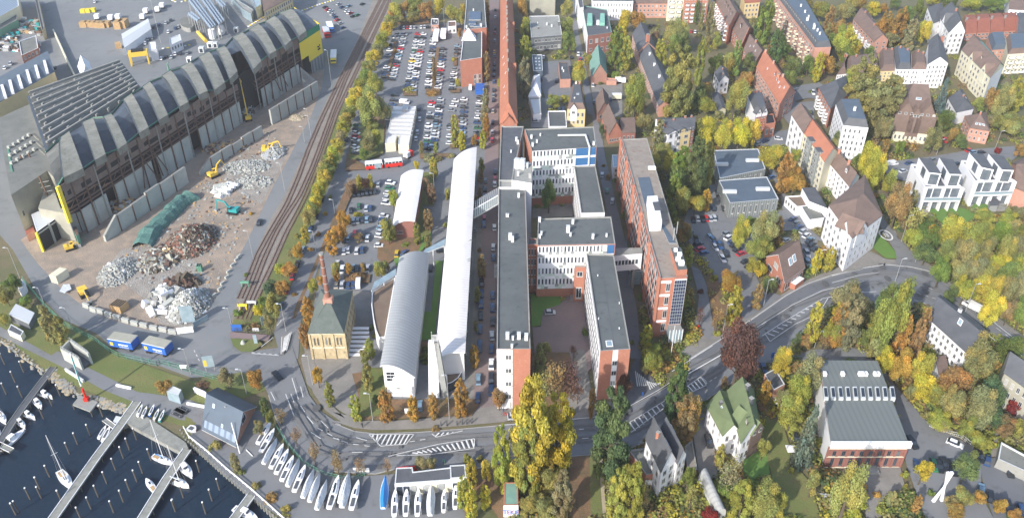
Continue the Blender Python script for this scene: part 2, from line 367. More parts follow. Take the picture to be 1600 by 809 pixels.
# main road
up = E(L8,620,0,640,60,665,130,700,230,760,310,850,370)+E(M7,0,360,100,400,200,412,400,405,600,390,820,370)+E(M8,120,362,330,345,450,335,600,295,740,220,902,130)+E(R5,110,809,320,680,500,560,720,410,820,350,1000,290,1214,240)+E(R6,180,240,340,215,500,230,640,265,720,340,800,400,900,470,1000,550,1214,700)+[(1700,600)]
dn = E(L8,0,80,170,90,300,100,470,150,510,230,540,330,600,460,700,570,800,610)+E(M7,0,588,200,600,300,575,620,580,780,560)+E(M8,50,545,300,520,450,510,600,485,700,445,760,400,902,330)+E(R7,60,270,130,275,230,205,330,140,430,100)+E(R5,700,790,760,745,850,600,960,490,1100,440,1214,400)+E(R6,150,440,400,480,640,480,780,480,850,530,980,630,1110,720,1214,809)+[(1700,650)]
MR = up + dn[::-1]
sheet('main_road', 'asphalt', MR)
sheet('pavement', 'paving', E(L8,665,-20,690,60,690,130,720,220,775,300,850,355)+E(M7,-20,345,100,385,200,395,400,390,600,375,820,355)+E(M8,20,352,120,350,330,330,450,320,590,282,700,215,640,110,600,250,300,290,130,290,0,280)+E(M7,700,290,560,330,300,350,100,350,90,330)+E(M7,0,310)+E(L8,870,340,820,290,760,200,720,60,700,-20))
sheet('pavement', 'paving', E(R5,60,795,110,809,320,680,500,560,720,410,820,350,1000,290,1214,240)+E(R6,180,240,340,215,500,230,500,195,340,180,240,130)+E(R5,1150,200,1000,250,820,330,700,400,560,480,480,530,300,660,200,660,60,760))
sheet('pavement', 'paving', E(R6,500,230,640,265,720,340,800,400,900,470,1000,550,1214,700,1214,670,1010,520,900,440,800,370,700,290,600,200,460,90,380,0,400,0))
mr = MB()
for L in (up[5:], dn[4:]): ribbon(mr, L, .32, .26, 'kerb', .14)
structure('kerb', mr)
# inner bus lane, newer surface
sheet('main_road', 'asphalt_new', E(R5,130,805,320,695,500,575,720,425,820,362,1000,302,1214,252)+E(R6,180,252,340,228,500,242,640,280,700,340,620,300,500,262,340,250,180,270,0,330)+E(R5,1100,320,950,370,820,430,700,510,540,620,440,700,260,809))
sheet('left_apron', 'asphalt_new', E(M8,620,100,650,40,700,130,760,200,740,220,600,295,570,290,600,240))
# courts, drives, yards
sheet('service_street', 'asphalt', E(M2,460,0,520,0,500,200,560,480,600,700,640,809)+E(M4,640,60,670,260,720,480,760,640,800,809)+E(M6,800,0,830,300,870,500,890,700,900,809,830,809,790,600,720,230,660,0)+E(M4,680,600,640,400,600,200,590,0)+E(M2,560,720,520,480,470,250))
sheet('yard', 'asphalt', E(M2,280,390,450,380,470,560,440,640,300,640,270,560))
sheet('yard', 'paving', E(M2,580,540,780,530,780,740,640,760,590,620))
sheet('yard', 'asphalt', E(M2,200,620,300,620,310,809,200,809))
sheet('campus_court', 'paving', E(M4,210,520,460,540,470,640,210,650))
sheet('campus_court', 'brick_paving', E(M6,210,610,260,610,280,500,380,470,440,400,540,400,545,560,560,640,620,809,560,900,230,900))
sheet('campus_lawn', 'lawn', E(M6,200,400,410,420,380,470,280,500,260,600,205,605))
sheet('forecourt_path', 'paving', E(M8,330,20,400,20,430,200,450,330,330,345,320,240,360,150))
sheet('planted_strip', 'leaf_litter', E(M8,150,30,330,30,360,200,310,260,300,345,160,350))
sheet('rear_street', 'asphalt', E(R3,560,120,740,90,740,30,780,30,740,200,560,195,530,170))
sheet('tower_car_park', 'asphalt', E(R3,100,600,240,560,240,440,290,440,340,620,700,600,680,480,640,400,600,330,640,330,720,500,870,720,980,809)+E(R5,920,60,930,160,840,230,800,0,640,0,520,260,560,350,690,415,600,480,520,530,460,560,450,430,420,250,300,330,220,220,100,60,60,0))
sheet('tower_car_park', 'asphalt', E(R5,430,560,520,530,600,480,520,300,440,230,400,300,450,420))
sheet('footpath', 'asphalt', E(R5,120,220,180,250,220,350,240,480,270,640,230,690,150,600,170,420,140,300))
sheet('planted_strip', 'leaf_litter', E(R5,220,230,300,330,440,400,440,560,320,650,270,640,250,480,220,350))
sheet('hill_street', 'asphalt', E(R1,560,570,700,560,930,520,1040,600,1000,640,860,620,780,640,760,580)+E(R1,780,650,900,640,900,809,760,809))
sheet('hill_street', 'asphalt', E(R4,180,330,400,290,640,260,900,215,1214,190,1214,230,1120,300,1000,260,820,330,700,290,480,420,400,400,280,330))
sheet('hill_street', 'asphalt', E(R4,320,640,440,809)+E(R6,440,60,560,200,640,265,500,230,410,215,400,130,330,20,290,-60))
sheet('campus_lawn', 'lawn', E(R6,300,20,400,130,410,175,340,175,260,110,285,30))
sheet('villa_drive', 'paving', E(R7,100,420,140,300,190,380,215,620,130,620))
sheet('curved_drive', 'asphalt', E(R5,760,790,900,750)+E(R6,0,750,100,732,200,760)+E(R8,210,60,300,190,440,350,560,420,660,470,700,560,700,700,760,809,902,900,560,900,440,809,350,560,320,400,260,200,170,90,0,85)+E(R7,690,90,560,60,520,30))
sheet('hall_court', 'paving', E(R8,130,570,320,560,350,690,240,720,230,809,160,809,150,690,130,640))
sheet('lower_yard', 'asphalt_new', E(R8,690,540,780,520,902,620,902,809,760,809,720,690))
sheet('back_lane', 'paving', E(R8,770,400,785,400,780,520,745,520))
sheet('garden_lawn', 'grass', E(R7,430,330,520,360,580,560,650,640,700,809,480,809,470,600,420,470))
sheet('modern_lawn', 'lawn', E(R4,600,590,820,585,860,600,900,560,990,560,1010,620,800,690,700,690))
sheet('garden_lawn', 'lawn', E(R7,340,520,440,470,460,600,380,630,330,620))
sheet('bare_lawn', 'leaf_litter', E(M8,330,520,450,510,470,809,330,850,320,600))
sheet('bare_lawn', 'grass', E(M8,425,520,465,515,490,809,430,809))
sheet('sand_path', 'sand', E(M8,465,510,485,510,505,809,488,809))
sheet('roadside_bed', 'leaf_litter', E(M7,90,130,220,110,240,250,700,250,650,330,480,330,260,345,100,345,120,230))
sheet('roadside_bed', 'grass', E(M7,140,100,235,105,275,250,230,330,110,330,130,200))
sheet('roadside_bed', 'leaf_litter', E(M7,620,590,780,560,860,560,880,809,780,809,700,700,620,809))
sheet('hall_lawn', 'lawn', E(M5,652,190,695,190,640,690,560,690,580,512,622,512))
sheet('hall_lawn', 'lawn', E(M5,380,90,460,60,620,0,620,60,560,130,440,160,400,230,385,180))
sheet('hall_lawn', 'grass', E(M3,555,360,640,360,640,570,550,570)+E(M3,560,570,625,620,620,740,500,809,540,650))
sheet('hall_bed', 'leaf_litter', E(M3,290,790,540,730,560,809,540,860,400,900,330,950,280,900))
sheet('hall_bed', 'leaf_litter', E(M5,550,695,645,695,640,809,545,809))
sheet('car_park_bed', 'leaf_litter', E(M3,80,350,230,340,130,270,250,250,250,0,330,0,320,240,220,280,90,240,80,330))
sheet('verge', 'grass', E(M3,150,50,320,60,320,240,220,280,110,280,100,240))
sheet('car_park_bed', 'leaf_litter', E(M3,550,240,750,240,755,260,550,275))
sheet('car_park_bed', 'leaf_litter', E(M3,90,440,130,400,260,430,250,470,120,500,60,640,30,809,0,809,-20,700))
sheet('car_park_bed', 'leaf_litter', E(M5,70,285,240,275,230,330,70,330))
# islands between the car park rows
for pts in (E(M1,385,265,408,265,350,500,335,480), E(M1,445,560,530,560,530,605,445,605), E(M1,590,560,680,560,680,600,585,600), E(M1,655,300,675,300,650,560,628,560), E(M1,745,560,808,560,805,585,742,585),
   E(M1,765,330,785,330,785,415,760,415), E(M3,550,240,690,240,690,270,550,270), E(M1,400,160,610,150,600,110,410,120), E(M3,745,0,790,0,830,200,740,210)):
 sheet('car_park_bed', 'leaf_litter', pts)
sheet('junction_island', 'grass', E(L6,445,680,620,690,650,720,580,765,510,765,465,730))
sheet('junction_island', 'brick_paving', E(L6,440,640,700,660,680,700,620,690,445,678))
sheet('hatched_island', 'paving', E(L6,770,670,820,655,830,620,790,760,765,790))
# road markings
mk = MB(); ZM = .95
ZM = .02 + .012*(LAY[0]+2)
def line(R, *xy, w_=.2): ribbon(mk, E(R, *xy), w_, ZM, 'marking')
def dashes(R, x0, y0, x1, y1, n, w_=.2, duty=.5):
 for i in range(n):
  a, b = i/n, (i+duty)/n
  line(R, x0+(x1-x0)*a, y0+(y1-y0)*a, x0+(x1-x0)*b, y0+(y1-y0)*b, w_=w_)
def hatch(R, a0, a1, b0, b1, n, w_=.25):
 for i in range(1, n):
  t = i/n
  line(R, a0[0]+(a1[0]-a0[0])*t, a0[1]+(a1[1]-a0[1])*t, b0[0]+(b1[0]-b0[0])*t, b0[1]+(b1[1]-b0[1])*t, w_=w_)
line(M7,170,415,225,470,345,460,380,415,170,415); hatch(M7,(180,415),(378,415),(150,440),(345,462),1)
for i in range(9): line(M7, 190+i*21, 416, 172+i*21+12 if i < 2 else 165+i*21, 434+i*9 if i < 4 else 468-(i-4)*2, w_=.4)
line(M7,465,412,485,428,610,398);
for i in range(5): line(M7, 500+i*22, 408-i, 482+i*26, 424-i*5, w_=.4)
line(M7,260,518,500,460,665,435,665,480,470,508,300,515)
for i in range(13): line(M7, 650-i*23, 437+i*5.4, 664-i*22, 478+i*2.2, w_=.45)
dashes(M7,0,430,70,455,1,duty=1); dashes(M7,95,460,200,475,2); dashes(M7,360,450,460,433,2)
line(M7,110,430,130,436,160,443); line(M7,90,500,140,498)
line(L8,520,215,540,255); line(L8,590,225,630,330); line(L8,620,150,650,250); line(L8,660,190,672,240); line(L8,615,225,630,265)
dashes(L8,690,330,720,365,1,duty=1); dashes(L8,740,385,880,460,3); dashes(L8,710,405,755,435,1,duty=1); dashes(L8,755,350,790,385,1,duty=1); dashes(L8,660,280,680,310,1,duty=1)
line(L8,430,35,560,45); dashes(L8,160,20,190,80,3)
line(M8,0,372,330,345,450,333,600,290,760,200,880,120,902,108)
dashes(M8,330,440,450,430,2); dashes(M8,330,396,420,388,2); dashes(M8,50,420,80,415,1,duty=1)
line(M8,610,360,790,250,810,265,620,405)
for i in range(9): line(M8, 612+i*21, 358-i*13, 640+i*20, 398-i*15, w_=.4)
line(R7,70,190,135,145,160,165,160,185,85,220,70,190)
for i in range(5): line(R7, 75+i*15, 187-i*10, 100+i*15, 215-i*9, w_=.4)
dashes(R7,155,180,220,140,3); line(R7,60,140,235,40,w_=.4); line(R7,0,120,190,0)
line(R5,120,809,500,565,720,412,860,335,1000,285,1214,235); line(R6,0,285,180,240,340,215,500,230,640,262,700,320,w_=.3)
line(R5,570,665,700,580,850,490,950,430,1110,400,1214,385)
line(R5,590,655,620,700,780,590,930,520,985,430)
for i in range(12): line(R5, 605+i*30, 650-i*19, 650+i*27, 665-i*21, w_=.45)
line(R5,540,610,760,470,950,380,1214,320,w_=.2)
line(R6,0,330,180,280,300,265,w_=.2); line(R6,0,420,100,405,150,395,280,385); dashes(R6,440,360,680,440,5); dashes(R6,460,310,660,380,4); dashes(R6,520,440,620,470,2)
dashes(R6,920,530,1214,740,5); line(R6,790,490,960,640,1214,830,w_=.3); line(R6,780,395,1000,560,1214,730,w_=.25)
for i in range(12): line(M8, 640+i*9, 118+i*7 if i < 8 else 170+(i-8)*3, 650+i*10, 190-i*1 if i < 6 else 205-(i-6)*6, w_=.35)
hatch(L6,(780,680),(828,640),(768,770),(800,750),6); line(L6,770,670,765,780); line(L6,830,640,800,760)
line(L6,640,735,715,675); dashes(L6,580,770,760,785,5); line(L6,740,600,770,565); line(L6,760,570,790,555)
line(R5,0,760,0,760)
# painted roundel on the side street
c = G(*R4(340,757), ZM); ring = [Vector((c.x+2.6*math.cos(a/24*6.2832), c.y+4.2*math.sin(a/24*6.2832), ZM)) for a in range(25)]
ring2 = [Vector((c.x+2.0*math.cos(a/24*6.2832), c.y+3.4*math.sin(a/24*6.2832), ZM)) for a in range(25)]
for i in range(24): mk.poly([ring[i], ring[i+1], ring2[i+1], ring2[i]], 'marking')
for x0 in (-.9, .35):
 for (xa, xb, ya, yb) in ((0,.55,1.2,1.5),(0,.55,-1.5,-1.2),(.4,.65,-1.3,1.3)) + (((0,.55,-.15,.15),) if x0 < 0 else ((-.12,.12,-1.3,1.3),)):
  mk.poly([(c.x+x0+xa,c.y+ya,ZM),(c.x+x0+xb,c.y+ya,ZM),(c.x+x0+xb,c.y+yb,ZM),(c.x+x0+xa,c.y+yb,ZM)], 'marking')
for i in range(11): line(M5,1020,215+i*8,1040,217+i*8,w_=.3)
structure('road_markings', mk)
pt = MB(); rnd = random.Random(21); mid = [((a[0]+b[0])/2, (a[1]+b[1])/2) for a, b in zip(up[2::2], dn[2::2])]
for L, k in ((up, .3), (up, .62)):
 for o_ in (-.9, .9):
  pts = []
  for i in range(4, min(len(up), len(dn))-2):
   a, b = G(*up[i], 0), G(*dn[min(len(dn)-1, int(i*len(dn)/len(up)))], 0); pts.append(a.lerp(b, k))
  for a, b in zip(pts, pts[1:]):
   d = (b-a); n = Vector((-d.y, d.x, 0)).normalized(); c = n*o_; w0_ = n*.28
   if d.length > 1: pt.poly([Vector((*(p.xy), ZM-.012)) for p in (a+c-w0_, b+c-w0_, b+c+w0_, a+c+w0_)], 'tyre_wear')
for _ in range(60):
 i = rnd.randrange(4, min(len(up), len(dn))-2); a, b = G(*up[i], 0), G(*dn[min(len(dn)-1, int(i*len(dn)/len(up)))], 0); p = a.lerp(b, rnd.uniform(.08,.92)); r_ = rnd.choice((.45,.45,1.3)); r2 = r_*rnd.uniform(.8,2)
 pt.poly([Vector((p.x+r_*math.cos(k), p.y+r2*math.sin(k), ZM-.006)) for k in (.4,1.2,2.0,2.8,3.6,4.4,5.2,6.0)], 'asphalt_patch')
structure('road_wear', pt)
# railway tracks
def track(px, label):
 P = [G(x, y, .35) for x, y in px]
 t = thing('railway_track', label, 'railway track', P[-1]*1.0, 'railway tracks beside the port road')
 D = [0]
 for a, b in zip(P, P[1:]): D.append(D[-1]+(b-a).length)
 def at(d):
  for i in range(len(P)-1):
   if d <= D[i+1] or i == len(P)-2:
    f = (d-D[i])/(D[i+1]-D[i]); p = P[i].lerp(P[i+1], f); q = (P[i+1]-P[i]).normalized(); return p, q
 for s_ in (-1, 1):
  m = MB(); d = 0; prev = None
  for k in range(int(D[-1]/6)+1):
   p, q = at(min(D[-1], k*6)); n = Vector((-q.y, q.x, 0)); c_ = p+n*s_*.8
   if prev:
    m.prism([prev[0]-prev[1]*.11, c_-n*.11, c_+n*.11, prev[0]+prev[1]*.11], .12, .36, 'rail')
   prev = (c_, n)
  m.build('rail', t)
 m = MB(); k = 0
 while k*.9 < D[-1]:
  p, q = at(k*.9); n = Vector((-q.y, q.x, 0))
  m.prism([p-n*1.35-q*.13, p-n*1.35+q*.13, p+n*1.35+q*.13, p+n*1.35-q*.13], .1, .22, 'sleeper'); k += 1
 tag(m.build('sleepers', t), kind='stuff')
track([(600,-20),(594,0),(562,64),(532,123),(500,190),(482,232),(465,279),(448,318),(420,365),(403,396),(388,434),(374,466)], 'left railway track ending at the green buffer stop')
track([(609,-20),(602,0),(569,64),(540,123),(519,175),(510,200),(487,262),(467,306),(448,335),(431.6,362),(413,402),(398,441),(383,476),(374,498)], 'middle railway track running through a yellow buffer stop')
track([(617,-20),(609,0),(579,64),(545,136),(527,174),(518,200),(500,250),(478,305),(460,340),(447.7,362),(428,407),(408,449),(398,471),(386,501)], 'right railway track nearest the hedge')
# BUILDING KIT
WIN = {}
def win_mesh(frame):
 if frame not in WIN:
  m = MB()
  m.box(-.5,.5,-.06,.0,-.5,.5,frame); m2 = m
  n = len(m.f)
  m.face([(-.4,-.075,-.41),(.4,-.075,-.41),(.4,-.075,.41),(-.4,-.075,.41)], 'window_glass')
  m.box(-.04,.04,-.10,-.07,-.41,.41,frame)
  m.box(-.55,.55,-.14,-.0,-.57,-.5,frame)
  WIN[frame] = m.mesh('window')
 return WIN[frame]
def offset(P, d):                               # move every edge of a ccw outline inwards by d
 n = len(P); out = []
 for i in range(n):
  a, b, c = P[i-1], P[i], P[(i+1) % n]
  d1 = Vector((b.x-a.x, b.y-a.y)).normalized(); d2 = Vector((c.x-b.x, c.y-b.y)).normalized()
  n1 = Vector((-d1.y, d1.x)); n2 = Vector((-d2.y, d2.x)); s_ = n1+n2
  k = s_.dot(n1)
  v = s_*(d/k) if abs(k) > .25 else n1*d
  out.append(Vector((b.x+v.x, b.y+v.y, b.z)))
 return out
def windows(root, a, b, h0, h1, cols, rows, ww=.5, wh=.55, frame='window_frame', m0=.03, m1=.03, name='window'):
 """a, b: wall ends seen from outside, left to right; windows between heights h0 and h1"""
 d = Vector((b.x-a.x, b.y-a.y, 0)); L = d.length
 if L < .5: return
 d.normalize(); n = Vector((d.y, -d.x, 0)); ang = math.atan2(d.y, d.x)
 me = win_mesh(frame); cw = L*(1-m0-m1)/cols; rh = (h1-h0)/rows
 for r in range(rows):
  for c in range(cols):
   p = a + d*(L*m0 + cw*(c+.5)); p = Vector((p.x, p.y, h0 + rh*(r+.5))) + n*.03
   o = bpy.data.objects.new(name, me); S.collection.objects.link(o); o.parent = root
   o.location = p - root.location; o.rotation_euler = (0,0,ang); o.scale = (cw*ww, 1, rh*wh)
class Bld: pass
def B(name, label, cat, pts, h, wall, roof='flat', rmat='felt_roof', rise=4, axis=0, wins=(), z0=0, over=.35, hipin=.0, group=None, trim=None, parts=(), ridge=None, para=.5, sidemat=None):
 """pts: eave corners in the photo, A front-left, B front-right, C back-right, D back-left"""
 if len(pts) == 3: pts = list(pts); q = [G(x, y, h) for x, y in pts]; q.append(q[0]+q[2]-q[1])
 else: q = [G(x, y, h) for x, y in pts]
 cx = sum((p for p in q), Vector())/len(q); SOLID.append([(p.x, p.y) for p in q])
 t = thing(name, label, cat, (cx.x, cx.y, z0), group)
 b = Bld(); b.t, b.q, b.h, b.rise, b.axis = t, q, h, rise, axis
 n = len(q); m = MB()
 for i in range(n):
  a, c = q[i], q[(i+1) % n]
  m.face([(a.x,a.y,z0-(0 if z0 else .4)),(c.x,c.y,z0-(0 if z0 else .4)),(c.x,c.y,h),(a.x,a.y,h)], sidemat[i] if sidemat and i in sidemat else wall)
 if z0: m.poly([(p.x,p.y,z0) for p in q], wall, up=False)
 r = MB()
 if roof == 'flat':
  inn = offset(q, .35)
  for i in range(n):
   j = (i+1) % n
   m.face([(q[i].x,q[i].y,h),(q[j].x,q[j].y,h),(inn[j].x,inn[j].y,h),(inn[i].x,inn[i].y,h)], trim or 'concrete')
   m.face([(inn[j].x,inn[j].y,h-para),(inn[i].x,inn[i].y,h-para),(inn[i].x,inn[i].y,h),(inn[j].x,inn[j].y,h)], trim or wall)
  r.poly([(p.x,p.y,h-para) for p in offset(q, .3)], rmat)
  b.f = lambda u, v: (q[0].lerp(q[1], u)).lerp(q[3].lerp(q[2], u), v) - Vector((0,0,para))
 elif roof in ('gable','hip'):
  A_, B_, C_, D_ = q if axis == 0 else (q[1], q[2], q[3], q[0])
  r0 = (A_+D_)/2; r1 = (B_+C_)/2          # ridge runs A->B
  ax = (r1-r0).normalized(); k = hipin if roof == 'hip' else 0
  L_ = (r1-r0).length
  if roof == 'hip' and not hipin: k = min(.5, (A_-D_).length/2/L_)
  e0 = r0.lerp(r1, k) + Vector((0,0,rise)); e1 = r1.lerp(r0, k) + Vector((0,0,rise))
  if ridge is not None:
   e0 = G(*ridge[0], h+rise); e1 = G(*ridge[1], h+rise)
  def ex(p, c_):                          # eaves overhang, continuing the slope
   s_ = (p-c_); s_.z = 0; L2 = s_.length
   return p + s_.normalized()*over - Vector((0,0,over*rise/max(L2, 1)))
  mid0, mid1 = r0, r1
  a_, b_, c_, d_ = ex(A_, mid0), ex(B_, mid1), ex(C_, mid1), ex(D_, mid0)
  if roof == 'gable':
   m.face([A_, e0, D_], wall); m.face([B_, C_, e1], wall)
   o_ = ax*over; a_ = a_-o_; d_ = d_-o_; b_ = b_+o_; c_ = c_+o_; f0 = e0-o_; f1 = e1+o_
  else: f0, f1 = e0, e1
  T = Vector((0,0,.22))
  fs = [[a_, b_, f1, f0], [c_, d_, f0, f1]]
  if roof == 'hip': fs += [[d_, a_, f0], [b_, c_, f1]]
  for f_ in fs:
   r.face([p+T for p in f_], rmat)
   r.face([p for p in reversed(f_)], trim or rmat)
   for i in range(len(f_)):
    p0, p1 = f_[i], f_[(i+1) % len(f_)]; r.face([p0, p1, p1+T, p0+T], trim or rmat)
  b.e = (e0, e1); b.A = (A_, B_, C_, D_)
  def ff(u, v):                           # v 0..1 = front eave .. ridge, 1..2 = ridge .. back eave
   if v <= 1: return A_.lerp(B_, u).lerp(e0.lerp(e1, u), v) + T
   return e0.lerp(e1, u).lerp(D_.lerp(C_, u), v-1) + T
  b.f = ff
 elif roof == 'shed':
  up_ = Vector((0,0,rise)); A_, B_, C_, D_ = q
  m.face([A_, D_+up_, D_], wall); m.face([B_, C_, C_+up_], wall); m.face([C_, D_, D_+up_, C_+up_], wall)
  T = Vector((0,0,.2))
  o1 = (A_-D_); o1.z = 0; o1.normalize(); o1 = o1*over
  f_ = [A_+o1, B_+o1, C_+up_-o1, D_+up_-o1]
  r.face([p+T for p in f_], rmat); r.face(list(reversed(f_)), rmat)
  for i in range(4): r.face([f_[i], f_[(i+1) % 4], f_[(i+1) % 4]+T, f_[i]+T], trim or rmat)
  b.f = lambda u, v: A_.lerp(B_, u).lerp(D_.lerp(C_, u)+up_, v)+T
 elif roof == 'mansard':
  inn = offset(q, rise*.45)
  up_ = [p+Vector((0,0,rise)) for p in inn]
  for i in range(n):
   j = (i+1) % n; r.face([q[i], q[j], up_[j], up_[i]], rmat)
  r.poly(up_, trim or rmat)
  b.f = lambda u, v: (up_[0].lerp(up_[1], u)).lerp(up_[3].lerp(up_[2], u), v)
 m.build('wall', t); b.roof = r.build('roof', t)
 for w_ in wins:                             # (side, cols, rows, h0 fraction, h1 fraction, options)
  side, cols, rows = w_[:3]; f0 = w_[3] if len(w_) > 3 else .06; f1 = w_[4] if len(w_) > 4 else .96
  kw = w_[5] if len(w_) > 5 else {}
  a, c = q[side], q[(side+1) % n]
  windows(t, a, c, z0+(h-z0)*f0, z0+(h-z0)*f1, cols, rows, **kw)
 for p in parts:
  k = p[0]; pos = b.f(p[1], p[2]) if len(p) > 2 else None
  s_ = p[3] if len(p) > 3 else 1
  ang = math.atan2(q[1].y-q[0].y, q[1].x-q[0].x)
  if k == 'chimney': part_box(t, 'chimney', pos-Vector((0,0,1.2)), (.9*s_, .9*s_, 2.6*s_), p[4] if len(p) > 4 else 'brick', ang, cap='concrete')
  elif k == 'vent': part_box(t, 'vent', pos, (.62*s_, .62*s_, 1.35*s_), p[4] if len(p) > 4 else 'white_paint', ang, cap='galvanised')
  elif k == 'skylight' or k == 'dormer':
   v1 = b.f(p[1], min(p[2]+.1, 2)); v0 = b.f(p[1], p[2]-.1); u1 = b.f(p[1]+.05, p[2]); up = (v1-v0).normalized()
   if p[2] > 1: up = -up
   right = (u1-pos).normalized()*(1 if p[2] <= 1 else -1); nr = right.cross(up).normalized()
   m = MB()
   if k == 'skylight':
    W_, H_ = .65*s_, .9*s_
    pa = [pos+right*x+up*y+nr*.12 for x, y in ((-W_,-H_),(W_,-H_),(W_,H_),(-W_,H_))]
    m.face(pa, 'white_paint'); m.face([pos+right*x*.75+up*y*.8+nr*.14 for x, y in ((-W_,-H_),(W_,-H_),(W_,H_),(-W_,H_))], p[4] if len(p) > 4 else 'sky_glass')
    for i in range(4): m.face([pa[i]-nr*.2, pa[(i+1) % 4]-nr*.2, pa[(i+1) % 4], pa[i]], 'white_paint')
    m.build('skylight', t)
   else:
    out = Vector((up.x, up.y, 0)).normalized()*-1; W_ = 1.1*s_; H_ = 1.7*s_
    base = pos+out*.6*s_; back = 2.6*s_
    c = [base-right*W_, base+right*W_]
    fl, fr = c[0]+Vector((0,0,H_*.75)), c[1]+Vector((0,0,H_*.75))
    dn_ = Vector((0,0,-.8))
    m.face([c[0]+dn_, c[1]+dn_, fr, fl], p[4] if len(p) > 4 else 'white_wall')
    for s2, e_ in ((c[0], fl), (c[1], fr)): m.face([s2+dn_, e_, e_-out*back, s2+dn_-out*back], 'slate')
    pk = (fl+fr)/2+Vector((0,0,H_*.45))
    m.face([fl, fr, pk], p[4] if len(p) > 4 else 'white_wall')
    m.face([fl+out*.2-right*.2, pk+out*.2, pk-out*back*1.3, fl-out*back-right*.2], rmat)
    m.face([pk+out*.2, fr+out*.2+right*.2, fr-out*back+right*.2, pk-out*back*1.3], rmat)
    dm = m.build('dormer', t)
    o = bpy.data.objects.new('window', win_mesh('window_frame')); S.collection.objects.link(o); o.parent = dm
    pc = (c[0]+c[1])/2+Vector((0,0,H_*.35))+out*.04
    o.location = pc - t.location; o.rotation_euler = (0,0,math.atan2(right.y, right.x)); o.scale = (W_*1.3, 1, H_*.6)
 return b
def part_box(t, name, pos, size, mat, ang=0, cap=None):
 m = MB(); x, y, z = size
 m.box(-x/2, x/2, -y/2, y/2, 0, z, mat)
 if cap: m.box(-x/2-.08, x/2+.08, -y/2-.08, y/2+.08, z, z+.15, cap)
 return obj(name, m.mesh(name), t, pos-t.location, ang)
def balconies(b, side, cols, rows, h0, h1, mat='white_paint', depth=1.3, width=.55, m0=.04):
 q = b.q; a, c = q[side], q[(side+1) % len(q)]; d = (c-a); d.z = 0; L = d.length; d.normalize(); n = Vector((d.y,-d.x,0)); ang = math.atan2(d.y, d.x)
 m = MB(); m.box(-.5,.5,-depth,0,-.1,.05,'concrete')
 m.box(-.5,.5,-depth-.06,-depth,-.1,1.0,mat); m.box(-.5,-.47,-depth,0,-.1,1.0,mat); m.box(.47,.5,-depth,0,-.1,1.0,mat)
 me = m.mesh('balcony'); cw = L*(1-2*m0)/cols
 for r in range(rows):
  for i in range(cols):
   p = a+d*(L*m0+cw*(i+.5)); p = Vector((p.x, p.y, h0+(h1-h0)/rows*(r)))
   obj('balcony', me, b.t, p-b.t.location, ang, (cw*width,1,1))
def gable_front(b, side, u, wd, dp, h0, rise, wall, rmat, win=None):
 """a cross gable standing on one side of a building"""
 q = b.q; a, c = q[side], q[(side+1) % len(q)]; d = (c-a); d.z = 0; L = d.length; d.normalize(); n = Vector((d.y,-d.x,0))
 p = a+d*(L*u); l = p-d*wd/2+n*.25; r = p+d*wd/2+n*.25; Z = lambda v, z: Vector((v.x, v.y, z))
 m = MB(); k = p+n*.25
 m.face([Z(l,h0-.5), Z(r,h0-.5), Z(r,b.h+.2), Z(k,b.h+rise), Z(l,b.h+.2)], wall)
 m.face([Z(l,h0-.5), Z(l,b.h+.2), Z(l-n*.3,b.h+.2), Z(l-n*.3,h0-.5)], wall); m.face([Z(r,h0-.5), Z(r-n*.3,h0-.5), Z(r-n*.3,b.h+.2), Z(r,b.h+.2)], wall)
 g_ = m.build('gable_wall', b.t)
 m = MB(); o = n*.3; T = Vector((0,0,.2))
 for s_, e_ in ((l-d*.3, -1), (r+d*.3, 1)):
  f_ = [Z(s_,b.h)+o, Z(k,b.h+rise)+o, Z(k,b.h+rise)-n*dp, Z(s_,b.h)-n*dp]
  if e_ > 0: f_ = f_[::-1]
  m.face([p_+T for p_ in f_], rmat); m.face(list(reversed(f_)), rmat)
  for i in range(4): m.face([f_[i], f_[(i+1) % 4], f_[(i+1) % 4]+T, f_[i]+T], rmat)
 m.build('gable_roof', b.t)
 if win: windows(b.t, Z(l,0), Z(r,0), win[2], win[3], win[0], win[1])
# CAMPUS AND THE STREETS BEHIND IT
ww = dict(ww=.62, wh=.5)
h = hh(543, 636)
b = B('campus_building', 'long flat-roofed campus wing beside the cobbled street, white and brick end wall', 'building', [(776,545),(829,545),(821,293),(779,293)], h, 'brick', sidemat={1:'grey_wall',3:'grey_wall'},
  wins=[(1,30,1,.1,.3,ww),(1,30,1,.5,.7,ww)], parts=[('vent',.32,.055,1.6),('vent',.48,.05,.9),('vent',.66,.055,1.6),('vent',.88,.05,1.6),('vent',.45,.01,1),('vent',.42,.62,1.8),('vent',.50,.605,1.5),('vent',.74,.93,1.3),('vent',.3,.78,.9),('vent',.35,.78,.9)])
A, B_ = b.q[0], b.q[1]
m = MB(); d = (B_-A).normalized(); nn = Vector((d.y,-d.x,0))*.12
m.face([A+nn-Vector((0,0,h)), A+d*(B_-A).length*.47+nn-Vector((0,0,h)), A+d*(B_-A).length*.47+nn, A+nn], 'white_wall')
m.face([A+d*(B_-A).length*.47+nn-Vector((0,0,h)),A+d*(B_-A).length*.47-Vector((0,0,h)),A+d*(B_-A).length*.47,A+d*(B_-A).length*.47+nn],'white_wall')
m.build('white_facade', b.t)
p0 = A+d*(B_-A).length*.25+nn; p1 = A+d*(B_-A).length*.44+nn
windows(b.t, Vector((p0.x,p0.y,0)), Vector((p1.x,p1.y,0)), 2.6, h-.4, 2, 4, ww=.85, wh=.32)
windows(b.t, Vector((p0.x,p0.y,0))+d*1.2, Vector((p1.x,p1.y,0)), 0.1, 3.4, 1, 1, ww=.9, wh=.8)
m = MB()
